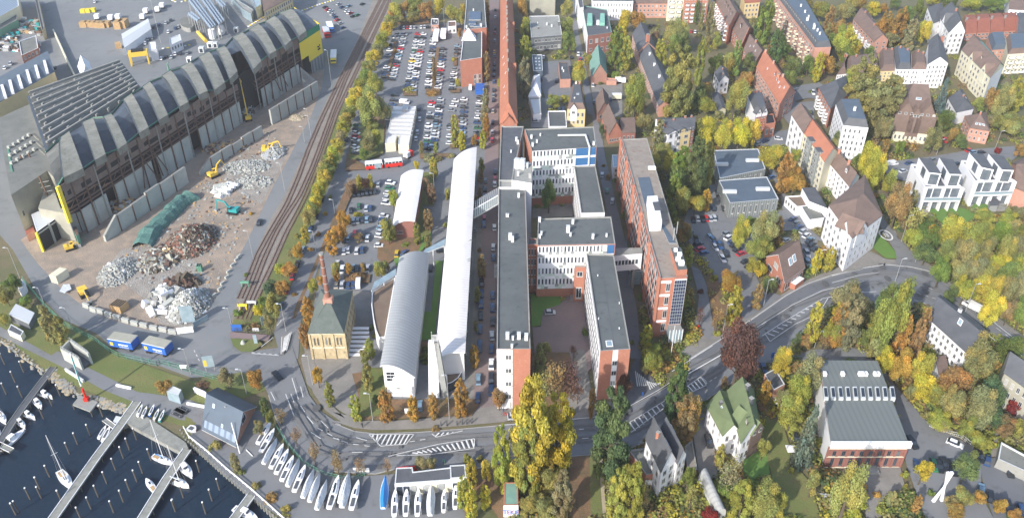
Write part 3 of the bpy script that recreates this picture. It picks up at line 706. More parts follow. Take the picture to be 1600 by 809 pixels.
for k in range(1, 5): m.face([A+nn*1.4+Vector((0,0,-h*k/5-.12)), A+d*(B_-A).length*.47+nn*1.4+Vector((0,0,-h*k/5-.12)), A+d*(B_-A).length*.47+nn*1.4+Vector((0,0,-h*k/5+.12)), A+nn*1.4+Vector((0,0,-h*k/5+.12))], 'grey_wall')
m.build('storey_bands', b.t)
m = MB()
for k in range(1, 9):
 a_, c_ = b.q[0].lerp(b.q[3], k/9), b.q[1].lerp(b.q[2], k/9)
 m.face([a_+Vector((.4,0,-.47)), c_+Vector((-.4,0,-.47)), c_+Vector((-.4,.18,-.47)), a_+Vector((.4,.18,-.47))], 'slate')
m.build('roof_seams', b.t)
hN = hh(233, 319.6)
h2 = h+.8
B('campus_building', 'dark flat roof of the campus wing directly north of the white plant block', 'building', [M4(-2,410),M4(82,410),M4(155,70),M4(12,70)], h2, 'grey_wall', rmat='slate', parts=[('vent',.78,.72,1.3),('vent',.88,.66,1.3),('vent',.6,.5,.8)])
b = B('plant_block', 'white rooftop plant block with big ducts between the dark campus roofs', 'plant block', [M4(80,410),M4(206,430),M4(206,300),M4(92,300)], h+3.2, 'white_wall', rmat='concrete', parts=[('vent',.2,.75,3,'white_paint'),('vent',.5,.75,3,'white_paint'),('vent',.3,.35,1.2),('chimney',.93,.3,1.3,'steel'),('vent',.75,.8,1.6,'galvanised')])
b = B('campus_wall', 'low white connecting block beside the white plant block', 'building', [M4(0,455),M4(168,455),M4(168,408),M4(0,408)], h+.5, 'white_wall', rmat='concrete')
blue = dict(ww=.66, wh=.55)
def facade(b, side, cols, rows, f0, f1, ww_=.45, wh_=.52, blue0=None, seed=3):
 """pale panel facade: checkered white / pale green panels between window rows"""
 rnd = random.Random(seed); q = b.q; a, c = q[side], q[(side+1) % 4]; d = (c-a); d.z = 0; L = d.length; d.normalize(); n = Vector((d.y,-d.x,0))*.05
 m = MB(); H0, H1 = b.h*f0, b.h*f1; rh = (H1-H0)/rows; cw = L*.98/cols
 for r in range(rows):
  for k in range(cols):
   for z0_, z1_ in ((H0+rh*r, H0+rh*(r+.22)), (H0+rh*(r+.22), H0+rh*(r+.45))):
    mat_ = rnd.choice(['pale_green_panel','white_wall','white_wall','grey_wall'] if rnd.random() < .6 else ['pale_green_panel','white_wall'])
    if blue0 and k/cols > blue0: mat_ = 'white_wall' if z0_ < H0+rh*(r+.1) else 'blue_panel'
    p_, s_ = a+d*(L*.01+cw*k)+n, a+d*(L*.01+cw*(k+1))+n
    m.face([(p_.x,p_.y,z0_),(s_.x,s_.y,z0_),(s_.x,s_.y,z1_),(p_.x,p_.y,z1_)], mat_)
   p_, s_ = a+d*(L*.01+cw*k)+n*.8, a+d*(L*.01+cw*(k+1))+n*.8
   z0_, z1_ = H0+rh*(r+.45), H0+rh*(r+1)
   m.face([(p_.x,p_.y,z0_),(s_.x,s_.y,z0_),(s_.x,s_.y,z1_),(p_.x,p_.y,z1_)], 'blue_panel' if blue0 and k/cols > blue0 and r > rows-3 else 'white_wall')
 m.build('facade_panels', b.t)
 for r in range(rows):
  z = H0+rh*(r+.45)
  windows(b.t, Vector((a.x+n.x, a.y+n.y, 0)), Vector((c.x+n.x, c.y+n.y, 0)), z, z+rh*.55, int(cols*(blue0 if blue0 and r > rows-3 else 1)), 1, ww=ww_, wh=.82, m0=.01, m1=.01+(1-blue0 if blue0 and r > rows-3 else 0), frame='dark_wall')
b = B('campus_building', 'north campus block with pale green panel facade facing the round courtyard tree', 'building', [M4(206,228),M4(616,203),M4(598,72),M4(160,88)], hN, 'brick', trim='concrete',
  parts=[('vent',.12,.4,1),('vent',.04,.25,1.2),('vent',.06,.6,1.2),('vent',.2,.7,.8),('vent',.96,.15,1.2)])
facade(b, 0, 19, 5, .16, 1.0, blue0=.66)
m = MB(); P = [b.f(.45,.62), b.f(.86,.58), b.f(.89,.02)]
for a_, c_ in zip(P, P[1:]): m.bar(a_+Vector((0,0,.7)), c_+Vector((0,0,.7)), .45, 'galvanised', n=8)
m.bar(P[-1]+Vector((0,-.6,.7)), P[-1]+Vector((0,-.6,-12)), .4, 'galvanised', n=8)
m.build('duct', b.t)
b = B('campus_building', 'low dark flat-roofed campus link on the east side of the courtyard', 'building', [M4(518,618),M4(668,615),M4(608,318),M4(474,322)], hN*.70, 'white_wall', trim='concrete', wins=[(3,14,3,.08,.97,dict(ww=.4, wh=.5))])
b = B('campus_building', 'middle campus block with checkered pale panels and windows above the forecourt', 'building', [M6(240,95),M6(735,85),M4(708,640),M4(246,652)], 22.9, 'brick', trim='concrete',
  parts=[('vent',.40,.5,1.9),('vent',.43,.35,1),('vent',.47,.8,1.3),('vent',.72,.25,1.3),('vent',.03,.3,1.1),('vent',.05,.42,1),('vent',.9,.3,.9),('vent',.02,.9,1.4)])
facade(b, 0, 21, 4, .17, .985, blue0=.86, seed=5)
b = B('campus_building', 'narrow glazed campus link between the west wing and the middle block', 'building', [M6(180,88),M6(240,88),M6(240,48),M6(180,48)], 21.5, 'brick', wins=[(0,3,4,.15,.95,dict(ww=.6, wh=.7))])
b = B('campus_building', 'east campus wing with white west wall and brick end by the main road', 'building', [(938,548),(985,545),(959,397),(916,396)], 20.0, 'brick', sidemat={3:'white_wall'}, trim='concrete',
  wins=[(3,17,4,.05,.95,dict(ww=.3, wh=.42,frame='dark_wall'))], parts=[('skylight',.34,.07,1.6),('vent',.1,.3,.4),('vent',.9,.45,.4),('vent',.75,.2,.4),('vent',.3,.75,.4)])
A, B_ = b.q[0], b.q[1]; d = (B_-A).normalized(); L_ = (B_-A).length; nn = Vector((d.y,-d.x,0))*.08
m = MB(); m.face([(A+d*L_*.42+nn).to_tuple()[:2]+(0,), (A+d*L_*.60+nn).to_tuple()[:2]+(0,), A+d*L_*.60+nn, A+d*L_*.42+nn], 'white_wall'); m.build('white_facade', b.t)
p0, p1 = A+d*L_*.41+nn, A+d*L_*.61+nn
windows(b.t, Vector((p0.x,p0.y,0)), Vector((p1.x,p1.y,0)), .6, 17, 1, 4, ww=.95, wh=.45)
m = MB(); a_, c_ = b.q[0].lerp(b.q[1], .5), b.q[3].lerp(b.q[2], .5)
m.face([a_+Vector((-.1,.5,-.46)), a_+Vector((.1,.5,-.46)), c_+Vector((.1,-.5,-.46)), c_+Vector((-.1,-.5,-.46))], 'slate'); m.build('roof_seam', b.t)
b = B('entrance_tower', 'narrow brick entrance bay with glass door at the middle campus block', 'entrance', [M6(478,232),M6(545,232),M6(545,222),M6(478,222)], 15.5, 'brick', wins=[(0,1,1,.72,.9,dict(ww=.6, wh=.8)),(0,1,1,.1,.45,dict(ww=.6, wh=.9))])
m = MB(); c = G(*M6(505,395), 0)
for k in range(6): m.box(c.x-3.5, c.x+3.5, c.y-1-k*1.1, c.y-k*1.1+.2, 0, 1.4-k*.22, 'concrete')
tag(m.build('entrance_stair', origin=c), 'concrete entrance steps in front of the narrow brick entrance bay', 'steps')
# tower
hT = hh(434, 525.6)
b = B('tower_block', 'long brick tower block with gravel roof and red framed window bays', 'office tower', [M6(1020,302),M6(1192,292),M4(935,145),M4(775,152)], hT, 'brick', rmat='gravel_roof', trim='concrete')
q = b.q; D_, A_ = q[3], q[0]
nb = 5
for k in range(nb):                             # staggered bays of ribbon windows down the west side
 a_, c_ = D_.lerp(A_, k/nb), D_.lerp(A_, (k+.93)/nb)
 windows(b.t, a_, c_, 1.2, hT-.6, 3, 6, ww=.94, wh=.62, m0=.0, m1=.0)
d = (A_-D_); d.z = 0; L_ = d.length; d.normalize(); n = Vector((d.y,-d.x,0))
for k in range(nb+1):
 p = D_ + d*(L_*k/nb - (.6 if k else 0)); MB().prism([p, p+d*1.1, p+d*1.1+n*.9, p+n*.9], 0, hT+.4, 'brick').build('brick_pier', b.t)
m = MB()
for r in range(7):
 z = 1.0+(hT-1.6)*r/6
 p0, p1 = D_, A_; m.prism([p0, p1, p1+n*.25, p0+n*.25], z-.35, z+.35, 'brick' if r % 2 else 'red_roof')
m.build('brick_bands', b.t)
A_, B_ = q[0], q[1]; d = (B_-A_); d.z = 0; L_ = d.length; d.normalize(); n = Vector((d.y,-d.x,0))
def pf(u, o=0): return A_+d*(L_*u)+n*o
m = MB(); m.prism([pf(.5,0), pf(.95,0), pf(.95,.9), pf(.5,.9)], 5.5, hT+.2, 'brick'); m.build('front_bay', b.t)
m = MB()
for i in range(5):
 for j in range(13):
  u0, u1 = .51+.43*i/5, .51+.43*(i+.9)/5; z0_, z1_ = 6+(hT-6.5)*j/13, 6+(hT-6.5)*(j+.9)/13
  m.face([pf(u0,1.0)*1+Vector((0,0,z0_-pf(u0).z)), pf(u1,1.0)+Vector((0,0,z0_-pf(u0).z)), pf(u1,1.0)+Vector((0,0,z1_-pf(u0).z)), pf(u0,1.0)+Vector((0,0,z1_-pf(u0).z))], 'solar')
m.face([Vector((pf(.5,.95).x,pf(.5,.95).y,5.8)), Vector((pf(.95,.95).x,pf(.95,.95).y,5.8)), Vector((pf(.95,.95).x,pf(.95,.95).y,hT)), Vector((pf(.5,.95).x,pf(.5,.95).y,hT))], 'galvanised')
m.build('solar_panels', b.t)
a_, c_ = pf(.22,.02), pf(.42,.02)
windows(b.t, Vector((a_.x,a_.y,0)), Vector((c_.x,c_.y,0)), 1.5, hT-1, 1, 4, ww=.85, wh=.6)
for k in range(4):
 z = 1.2+(hT-3)*(k+1)/4+.2; a_, c_ = pf(.03,.05), pf(.42,.05)
 MB().face([Vector((a_.x,a_.y,z-.5)), Vector((c_.x,c_.y,z-.5)), Vector((c_.x,c_.y,z+.5)), Vector((a_.x,a_.y,z+.5))], 'white_wall').build('white_band', b.t)
m = MB(); m.prism([pf(.47,0), pf(.95,0), pf(.95,4), pf(.47,4)], 0, 5.6, 'sky_glass', top='concrete')
for u in (.47,.59,.71,.83,.95):
 p = pf(u, 4.05); m.box(p.x-.12,p.x+.12,p.y-.12,p.y+.12,0,5.9,'white_paint')
m.build('glass_porch', b.t)
# roof structures
def roofbox(name, R, pts, z0_, z1_, mat, top, t):
 P = [G(*R(x, y), z1_) for x, y in pts]; return MB().prism(P, z0_, z1_, mat, top=top).build(name, t)
pb = roofbox('penthouse', M4, [(955,672),(1030,668),(1000,508),(936,512)], hT-.5, hT+3.6, 'white_wall', 'white_wall', b.t)
roofbox('roof_hatch', M4, [(985,600),(1025,598),(1008,545),(970,548)], hT+3.5, hT+3.9, 'slate', 'slate', b.t)
roofbox('roof_well', M4, [(955,700),(1030,695),(950,390),(875,395)], hT-.45, hT-.3, 'galvanised', 'slate_blue', b.t)
roofbox('roof_well', M4, [(1075,809),(1120,809),(1040,690),(1020,690)], hT-.45, hT-.3, 'galvanised', 'slate_blue', b.t)
roofbox('lift_head', M6, [(1128,250),(1190,245),(1150,108),(1085,110)], hT-.5, hT+2.2, 'brick', 'felt_roof', b.t)
for x, y, s_ in ((1150,215,1.5),(1130,190,1.3),(1140,160,1.2),(1115,130,1)):
 part_box(b.t, 'vent', G(*M6(x,y), hT+2.2), (1.2*s_,1*s_,1*s_), 'white_paint')
part_box(b.t, 'vent', G(*M4(965,340), hT), (3,1.6,1), 'white_paint')
for x, y in ((1100,60),(1120,20)):
 p = G(*M6(x,y), hT); part_box(b.t, 'antenna', p, (.3,.3,5), 'steel')
# link bridge, porch, glass bridge
t = thing('link_bridge', 'white elevated link corridor between the middle campus block and the brick tower', 'footbridge', G(960+30*.9,395,0))
zb, zt = 8.5, 15.5
P = [G(*M6(728,160), zt), G(*M6(905,145), zt), G(*M6(905,108), zt), G(*M6(728,112), zt)]
MB().prism(P, zb, zt, 'white_wall', top='concrete', bottom=True).build('corridor', t)
windows(t, P[0], P[1], 11, 13.5, 7, 1, ww=.7, wh=.7, frame='dark_wall', m1=.12)
MB().prism([P[1]+Vector((-3,-.5,0)), P[1]+Vector((-2,-.5,0)), P[1]+Vector((-2,4,0)), P[1]+Vector((-3,4,0))], 0, zb, 'concrete').build('pier', t)
B('entrance_porch', 'small glazed porch with concrete roof under the elevated white link corridor', 'porch', [M6(825,262),M6(902,258),M6(900,225),M6(820,228)], 6, 'sky_glass', rmat='concrete', trim='white_paint')
t = thing('glass_footbridge', 'glazed sloping footbridge over the cobbled street to the long curved roof hall', 'footbridge', G(759,337,0))
a0, a1 = G(*M3(890,650), 7), G(*M3(1045,560), 10); dpt = Vector((0,6.5,0))
m = MB(); m.face([a0,a1,a1+dpt,a0+dpt], 'galvanised'); m.face([a1,a0,a0+dpt,a1+dpt], 'galvanised'); m.build('deck', t)
m = MB(); u = Vector((0,0,4.0)); m.face([a0,a1,a1+u,a0+u], 'sky_glass'); m.face([a1+dpt,a0+dpt,a0+dpt+u,a1+dpt+u], 'sky_glass'); m.build('glazing', t)
m = MB(); m.face([a0+u,a1+u,a1+dpt+u,a0+dpt+u], 'slate_blue'); m.face([a1+u,a0+u,a0+dpt+u,a1+dpt+u], 'slate_blue'); m.build('glass_roof', t)
m = MB()
for k in range(13):
 p = a0.lerp(a1, k/12); m.bar(p+Vector((0,-.1,0)), p+u+Vector((0,-.1,0)), .12, 'white_paint', n=4); m.bar(p+u+Vector((0,-.1,.15)), p+u+dpt+Vector((0,.1,.15)), .12, 'white_paint', n=4)
m.bar(a0+Vector((0,-.1,0)), a1+Vector((0,-.1,0)), .3, 'galvanised', n=4); m.bar(a0+u, a1+u, .2, 'white_paint', n=4)
m.build('frame', t)
# halls with curved roofs
def curved_hall(name, label, nl, nr, fr, fl, zl, zr, bulge, wall, rmat, over=1.2, wins=None):
 """corner photo points at the eaves; roof bends between left height zl and right height zr"""
 NL, NR, FR, FL = G(*nl, zl), G(*nr, zr), G(*fr, zr), G(*fl, zl)
 t = thing(name, label, 'building', ((NL+NR+FR+FL)/4).xy.to_3d())
 n = 14
 def arc(a, b): return [a.lerp(b, k/n) + Vector((0,0,bulge*math.sin(math.pi*(k/n)**.9))) for k in range(n+1)]
 def ins(a, b, c, d, s_):                       # shrink footprint for walls
  c0 = (a+b+c+d)/4; return [p.lerp(Vector((c0.x,c0.y,p.z)), s_) for p in (a,b,c,d)]
 w0, w1, w2, w3 = NL.lerp(NR,.06).lerp(FL.lerp(FR,.06),.015), NL.lerp(NR,.94).lerp(FL.lerp(FR,.94),.015), NL.lerp(NR,.94).lerp(FL.lerp(FR,.94),.985), NL.lerp(NR,.06).lerp(FL.lerp(FR,.06),.985)
 a1_, a2_ = arc(w0, w1), arc(w3, w2)
 m = MB()
 for A_, flip in ((a1_, 0), (a2_, 1)):
  for p, q_ in zip(A_, A_[1:]):
   f_ = [(p.x,p.y,0),(q_.x,q_.y,0),q_-Vector((0,0,.05)),p-Vector((0,0,.05))]
   m.face(f_[::-1] if flip else f_, wall)
 for p, q_ in ((w1,w2),(w3,w0)): m.face([(p.x,p.y,0),(q_.x,q_.y,0),q_,p], wall if p is w1 else 'grey_wall')
 m.build('wall', t)
 r = MB(); ra, rb = arc(NL, NR), arc(FL, FR); T = Vector((0,0,.45))
 for i in range(n):
  r.face([ra[i]+T, ra[i+1]+T, rb[i+1]+T, rb[i]+T], rmat); r.face([ra[i+1], ra[i], rb[i], rb[i+1]], 'white_paint')
  r.face([ra[i], ra[i+1], ra[i+1]+T, ra[i]+T], 'white_paint'); r.face([rb[i+1], rb[i], rb[i]+T, rb[i+1]+T], 'white_paint')
 r.face([ra[-1], rb[-1], rb[-1]+T, ra[-1]+T], 'white_paint'); r.face([rb[0], ra[0], ra[0]+T, rb[0]+T], 'white_paint')
 r.build('roof', t)
 return t, (w0, w1, w2, w3)
t, W = curved_hall('curved_hall', 'very long hall with curved white roof along the cobbled street', (679,566), (727,552), (745,231), (709,251), 10.5, 13, 1.6, 'white_wall', 'white_rib_roof')
for k in range(12):
 p = W[1].lerp(W[2], k/12); windows(t, p, W[1].lerp(W[2], (k+.9)/12), 1, 11, 1, 2, ww=.9, wh=.7, frame='dark_wall')
m = MB()
for k in range(9):
 p = G(*M5(700+ (k%4)*38, 60+k*70), 13);
for x, y in ((855,70),(845,190),(850,200)):
 p = G(*M5(x,y), 13.6); m.bar(p, p+Vector((1.2,1.2,.2)), .15, 'steel')
m.build('roof_rail', t)
t, W = curved_hall('curved_hall', 'grey ribbed curved-roof hall with white end wall, between halls and sandstone house', (593.8,573), (648.5,591), (670.6,396.5), (624,404), 13.2, 9.0, 1.8, 'white_wall', 'grey_rib_roof')
windows(t, W[3], W[0], 1, 10, 16, 2, ww=.9, wh=.75, frame='dark_wall')
m = MB(); a_, c_ = W[0], W[1]; d = (c_-a_).normalized(); n_ = Vector((d.y,-d.x,0))
for z in range(3):
 for x in range(2): p = a_+d*(1.0+x*1.4)+n_*.1; m.face([(p.x,p.y,6.8+z*1.3),(p.x+1.2,p.y,6.8+z*1.3),(p.x+1.2,p.y,7.8+z*1.3),(p.x,p.y,7.8+z*1.3)], 'dark_glass')
m.build('corner_glazing', t)
rnd = random.Random(4); m = MB(); ctr = a_+(c_-a_)*.42+n_*.08
P_ = [(ctr.x+(1.1+.5*rnd.random())*math.cos(k*.3142), ctr.y, 5.6+(2.6+1.6*rnd.random())*math.sin(k*.3142)) for k in range(20)]
for k in range(20): m.face([(ctr.x,ctr.y,5.6), P_[k], P_[(k+1) % 20]], 'mural_grey')
m.build('leaf_mural', t)
t, W = curved_hall('curved_hall', 'small hall with curved white roof and brick end, near the bus', (612.7,356.5), (648.5,346.5), (662,267), (626.5,276), 5.5, 8.5, 1.6, 'brick_dark', 'white_rib_roof')
windows(t, W[0], W[1], 2.2, 4.2, 6, 1, ww=.6, wh=.8, m0=.12, m1=.55)
B('round_hall', 'low brown flat-roofed hall with curved white rim beside the grey ribbed hall', 'building', [M5(290,676),M5(332,672),M5(398,290),M5(330,330),M5(248,385),M5(243,470),M5(255,560),M5(270,630)], 6, 'white_wall', rmat='brown_flat', trim='white_paint')
m = MB(); a0, a1, a2, a3 = G(*M5(245,375),7), G(*M5(398,280),7), G(*M5(400,240),7), G(*M5(262,325),7)
t = thing('glass_canopy', 'glazed entrance canopy above the low brown-roofed round hall', 'canopy', a0*1)
t.location.z = 0; m.prism([a0,a1,a2,a3], 6.6, 7, 'white_paint', top='sky_glass', bottom=True); m.build('canopy_roof', t)
m = MB(); [m.bar((p.x,p.y,0), (p.x,p.y,6.7), .2, 'white_paint') for p in (a0,a1,a0.lerp(a1,.5))]; m.build('posts', t)
a0, a1, a2, a3 = G(*M5(560,150),8), G(*M5(705,95),8), G(*M5(715,50),8), G(*M5(590,115),8)
t = thing('glass_canopy', 'glazed link canopy between the grey ribbed hall and the long white hall', 'canopy', (a0.x,a0.y,0))
MB().prism([a0,a1,a2,a3], 7.5, 8, 'white_paint', top='sky_glass', bottom=True).build('canopy_roof', t)
m = MB(); [m.bar((p.x,p.y,0), (p.x,p.y,7.6), .2, 'white_paint') for p in (a0,a1,a0.lerp(a1,.5))]; m.build('posts', t)
B('cafe_pavilion', 'low brown roofed pavilion curving below the end of the long white hall', 'building', [M7(530,182),M7(560,172),M7(590,150),M7(612,115),M7(622,80),M7(560,80),M7(528,95)], 3.6, 'dark_glass', rmat='brown_flat', trim='white_paint')
# leaning white pylon
t = thing('pylon', 'tall leaning white pylon mast with lattice head in front of the long white hall', 'sculpture', G(*M7(505,245),0))
b0, b1 = G(*M7(493,243), 0), G(*M7(525,262), 0); H_ = hh(541, 622)
base = G(*M7(505,245),0); top = G(*M7(478,-10), H_)
m = MB()
for dx, mat_, wd in ((-2.0,'white_wall',1.7),(1.6,'grey_wall',.9)):
 m.face([(base.x+dx-wd,base.y,0),(base.x+dx+wd,base.y,0),(top.x+dx*.3+wd*.8,base.y+1.5,H_),(top.x+dx*.3-wd*.8,base.y+1.5,H_)], mat_)
 m.face([(base.x+dx+wd,base.y,0),(base.x+dx+wd,base.y+2.2,0),(top.x+dx*.3+wd*.8,base.y+3,H_),(top.x+dx*.3+wd*.8,base.y+1.5,H_)], mat_)
 m.face([(base.x+dx-wd,base.y+2.2,0),(base.x+dx-wd,base.y,0),(top.x+dx*.3-wd*.8,base.y+1.5,H_),(top.x+dx*.3-wd*.8,base.y+3,H_)], mat_)
 m.face([(top.x+dx*.3-wd*.8,base.y+1.5,H_),(top.x+dx*.3+wd*.8,base.y+1.5,H_),(top.x+dx*.3+wd*.8,base.y+3,H_),(top.x+dx*.3-wd*.8,base.y+3,H_)], mat_)
 m.face([(base.x+dx+wd,base.y+2.2,0),(base.x+dx-wd,base.y+2.2,0),(top.x+dx*.3-wd*.8,base.y+3,H_),(top.x+dx*.3+wd*.8,base.y+3,H_)], mat_)
m.build('mast', t)
m = MB(); tp = Vector((top.x, base.y+2, H_))
for k in range(6): m.bar(tp+Vector((-1,0,k*.5)), tp+Vector((1.2,0,k*.5+.3)), .1, 'steel');
m.bar(tp+Vector((-.8,0,0)), tp+Vector((-.8,0,4)), .12, 'steel'); m.bar(tp+Vector((1,0,0)), tp+Vector((1,0,3.4)), .12, 'steel'); m.box(tp.x+.2,tp.x+1.6,tp.y-.4,tp.y+.4,H_-3,H_-1.8,'black'); m.build('lattice_head', t)
# sandstone house with brick chimney
hS = hh(518, 560)
b = B('sandstone_house', 'sandstone house with grey pyramid roof and arched window pairs', 'house', [(481,519),(538,518),(551,455),(500,453)], hS, 'sandstone', 'hip', 'slate_green', rise=5, ridge=[(511.5,470),(514,469)], over=.6)
for u in (.09,.41,.72):
 a_, c_ = b.q[0].lerp(b.q[1], u), b.q[0].lerp(b.q[1], u+.2); m = MB()
 windows(b.t, a_, c_, hS*.48, hS*.84, 2, 1, ww=.55, wh=.9, frame='sandstone')
m = MB()
for u in (.02,.34,.66,.98):
 p = b.q[0].lerp(b.q[1], u); m.box(p.x-.35,p.x+.35,p.y-.3,p.y,0,hS-.3,'sandstone')
for z in (hS*.42, hS*.93): m.prism([b.q[0]+Vector((0,-.25,0)), b.q[1]+Vector((0,-.25,0)), b.q[1], b.q[0]], z, z+.4, 'cream_wall')
m.build('pilasters', b.t)
windows(b.t, b.q[1], b.q[2], hS*.2, hS*.9, 7, 2, ww=.45, wh=.6, frame='sandstone')
c = G(513, 468, hS+5); zc = hS+3.6; hc = 19.5
m = MB(); m.box(c.x-1.5,c.x+1.5,c.y-1.5,c.y+1.5,zc-1,zc+2.6,'brick_pink'); m.box(c.x-1.6,c.x+1.6,c.y-1.6,c.y+1.6,zc-1.2,zc-.2,'white_wall'); m.build('chimney_base', b.t)
m = MB(); m.bar((c.x,c.y,zc+2), (c.x,c.y,zc+hc), 0.85, 'rust_chimney', .6, n=12); m.bar((c.x,c.y,zc+hc), (c.x,c.y,zc+hc+.7), .85, 'concrete', .8, n=12)
for k in range(5): m.bar((c.x,c.y,zc+5+k*3.2), (c.x,c.y,zc+5.25+k*3.2), .88-.045*k, 'steel', n=12)
m.build('chimney', b.t)
# outside steps right of it
t = thing('outdoor_stairs', 'broad concrete stair flights right of the sandstone house', 'steps', G(*M5(140,760),0))
for k in range(7):
 c = G(*M5(152-k*0, 640+k*24), 0); MB().box(c.x-4.5,c.x+4.5,c.y-1.1,c.y+.4,0,1.9-k*.26,'concrete', top='white_wall').build('step', t)
# terracotta row, car park buildings
b = B('row_building', 'very long terracotta-roofed row building beside the cobbled street', 'building', [M1(1058,778),M1(1166,772),M1(1133,-60),M1(1062,-60)], 13, 'brick', 'hip', 'terracotta', rise=7, axis=1, hipin=.035,
  wins=[(0,4,3,.1,.95),(3,50,1,.7,.95,dict(ww=.5, wh=.6))], parts=[('chimney',u,1,.9,'concrete') for u in (.2,.27,.34,.42,.47,.5,.54,.57,.61,.66,.69,.73,.8)]+[('skylight',u,v,.8) for u, v in ((.1,1.4),(.15,1.5),(.22,1.3),(.3,1.5),(.36,1.6),(.5,1.5))])
gable_front(b, 0, .5, 5.5, 6, 9, 3.5, 'brick', 'terracotta')
for u in (.3,.62): gable_front(b, 1, u, 8, 6, 9, 4.5, 'brick', 'terracotta')
b = B('office_building', 'brick office building with dark flat roof and blue side shelter at the car park', 'building', [M1(806,385),M1(942,365),M1(944,190),M1(830,190)], hh(95,137), 'brick', trim='white_wall', wins=[(0,3,2,.05,.42,dict(m0=.6,m1=.06,ww=.8,wh=.9))])
t = b.t; c = G(*M1(862,240), b.h); m = MB()
base_ = [Vector((c.x+x, c.y+y, b.h-.5)) for x, y in ((-4.5,-4),(4.5,-4),(4,5),(-4,5))]; ap = Vector((c.x-.5, c.y+3.5, b.h+5))
for i in range(4): m.face([base_[i], base_[(i+1) % 4], ap], 'white_wall')
m.build('roof_cone', t)
roofbox('plant_room', M1, [(835,215),(880,212),(880,180),(838,182)], b.h-.5, b.h+1.5, 'white_wall', 'concrete', t)
c = G(*M1(928,598), 0); tag(MB().box(c.x-2.4,c.x+2.4,c.y-.5,c.y+9,0,2.8,'blue_paint').box(c.x-2.6,c.x+2.6,c.y-.8,c.y+9.2,2.8,3.0,'blue_paint').build('container', origin=c), 'blue container beside the brick office end wall', 'container')
b = B('office_building', 'grey flat-roofed office with solar panels beyond the brick office', 'building', [M1(830,190),M1(972,175),M1(955,-40),M1(848,-40)], hh(47,92), 'brick', trim='galvanised', parts=[('vent',.1,.05,1.3),('vent',.75,.05,1.5),('vent',.4,.5,1)])
for (x0, y0, x1, y1) in ((860,125,935,75),(858,152,905,135),(865,165,890,155),(890,168,930,158)):
 roofbox('solar_panel', M1, [(x0,y0),(x1,y0),(x1,y1),(x0,y1)], b.h-.4, b.h+.3, 'steel', 'solar', b.t)
b = B('car_park_block', 'low block with ribbed white roof in the middle of the car park', 'building', [M3(330,178),M3(395,172),M3(405,128),M3(420,128),M3(412,185),M3(480,190),M1(528,672),M1(385,672)], 5, 'cream_wall', rmat='white_rib_roof', trim='galvanised', para=.2)
m = MB()
for k in range(1, 8):
 a_, c_ = G(*M1(385-k*5.3, 672+k*25), 5.3), G(*M1(528-k*3.5, 672+k*26), 5.3); m.bar(a_, c_, .25, 'steel', n=4)
m.build('roof_rails', b.t)
c = G(*M1(460,690), 5); part_box(b.t, 'roof_plant', c, (3,6,1.2), 'steel')
B('gatehouse', 'small brick and white gatehouse at the top edge of the car park', 'building', [M1(622,160),M1(668,158),M1(668,118),M1(622,118)], 4.5, 'brick_pink', rmat='slate', trim='white_wall', wins=[(0,3,1,.2,.9)], parts=[('vent',.4,.6,.6),('vent',.7,.4,.6)])
B('storage_shed', 'white boxy shed at the top edge of the car park near the office', 'shed', [M1(727,170),M1(780,165),M1(778,132),M1(728,135)], 5, 'white_wall', rmat='brown_roof', trim='white_wall', wins=[(0,2,1,.1,.7,dict(ww=.5))])
# yard strip right of the terracotta row
b = B('office_building', 'grey office with two dark window bands and pale flat roof', 'building', [M2(203,238),M2(398,222),M2(378,98),M2(192,102)], 9.5, 'dark_wall', rmat='concrete', trim='galvanised', parts=[('vent',.25,.4,.9,'rust'),('vent',.25,.65,.7),('vent',.55,.55,1.2),('vent',.7,.45,1.2),('vent',.95,.5,2,'dark_wall')],
  wins=[(0,8,1,.62,.86,dict(ww=.8, wh=.9, m0=.1)),(0,8,1,.12,.40,dict(ww=.8, wh=.9, m0=.03))])
B('tall_block', 'plain tall beige block at the top edge of the photo', 'building', [(828,-8),(868,-8),(866,-45),(827,-45)], hh(-8,24), 'beige_wall', trim='concrete')
B('storage_shed', 'blue-grey container shed with roof lights below the grey office', 'shed', [M2(216,450),M2(276,448),M2(270,345),M2(206,345)], 4, 'slate_blue', rmat='slate_blue', trim='galvanised', parts=[('skylight',u,v,.8) for u in (.35,.7) for v in (.2,.4,.6,.8)])
B('hipped_shed', 'bright white shed with pointed hipped roof in the service yard', 'shed', [M2(187,612),M2(262,604),M2(256,470),M2(218,478)], 4.5, 'white_wall', 'hip', 'white_wall', rise=3.5, axis=1, hipin=.45)
B('storage_shed', 'long grey-roofed shed below the bright white hipped shed', 'shed', [M2(216,722),M2(266,716),M2(262,618),M2(190,620)], 4, 'white_wall', rmat='galvanised', trim='concrete')
B('workshop', 'small brick workshop with stepped dark roof in the service yard', 'workshop', [M2(386,502),M2(452,500),M2(434,392),M2(376,392)], 5.5, 'brick_pink', rmat='slate', trim='brown_roof', parts=[('vent',.4,.45,1),('vent',.3,.6,1)])
b = B('villa', 'yellow and white villa with grey roof at the narrow street', 'villa', [M2(430,690),M2(545,692),M2(522,545),M2(462,545)], hh(171,199), 'yellow_wall', 'mansard', 'brown_roof', rise=3, trim='slate', sidemat={3:'white_wall'},
  wins=[(0,4,2,.1,.9)], parts=[('chimney',.3,.9,1,'cream_wall'),('chimney',.9,.9,1),('skylight',.6,.4,1),('chimney',.3,.2,.7,'white_wall')])
gable_front(b, 0, .35, 3.5, 4, 4, 3, 'white_wall', 'brown_roof', (1,1,7,9.5))
B('extension', 'black felt roofed extension with white edge left of the yellow and white villa', 'building', [M2(315,800),M2(428,800),M2(420,700),M2(308,702)], 4.5, 'white_wall', rmat='felt_roof', trim='white_wall')
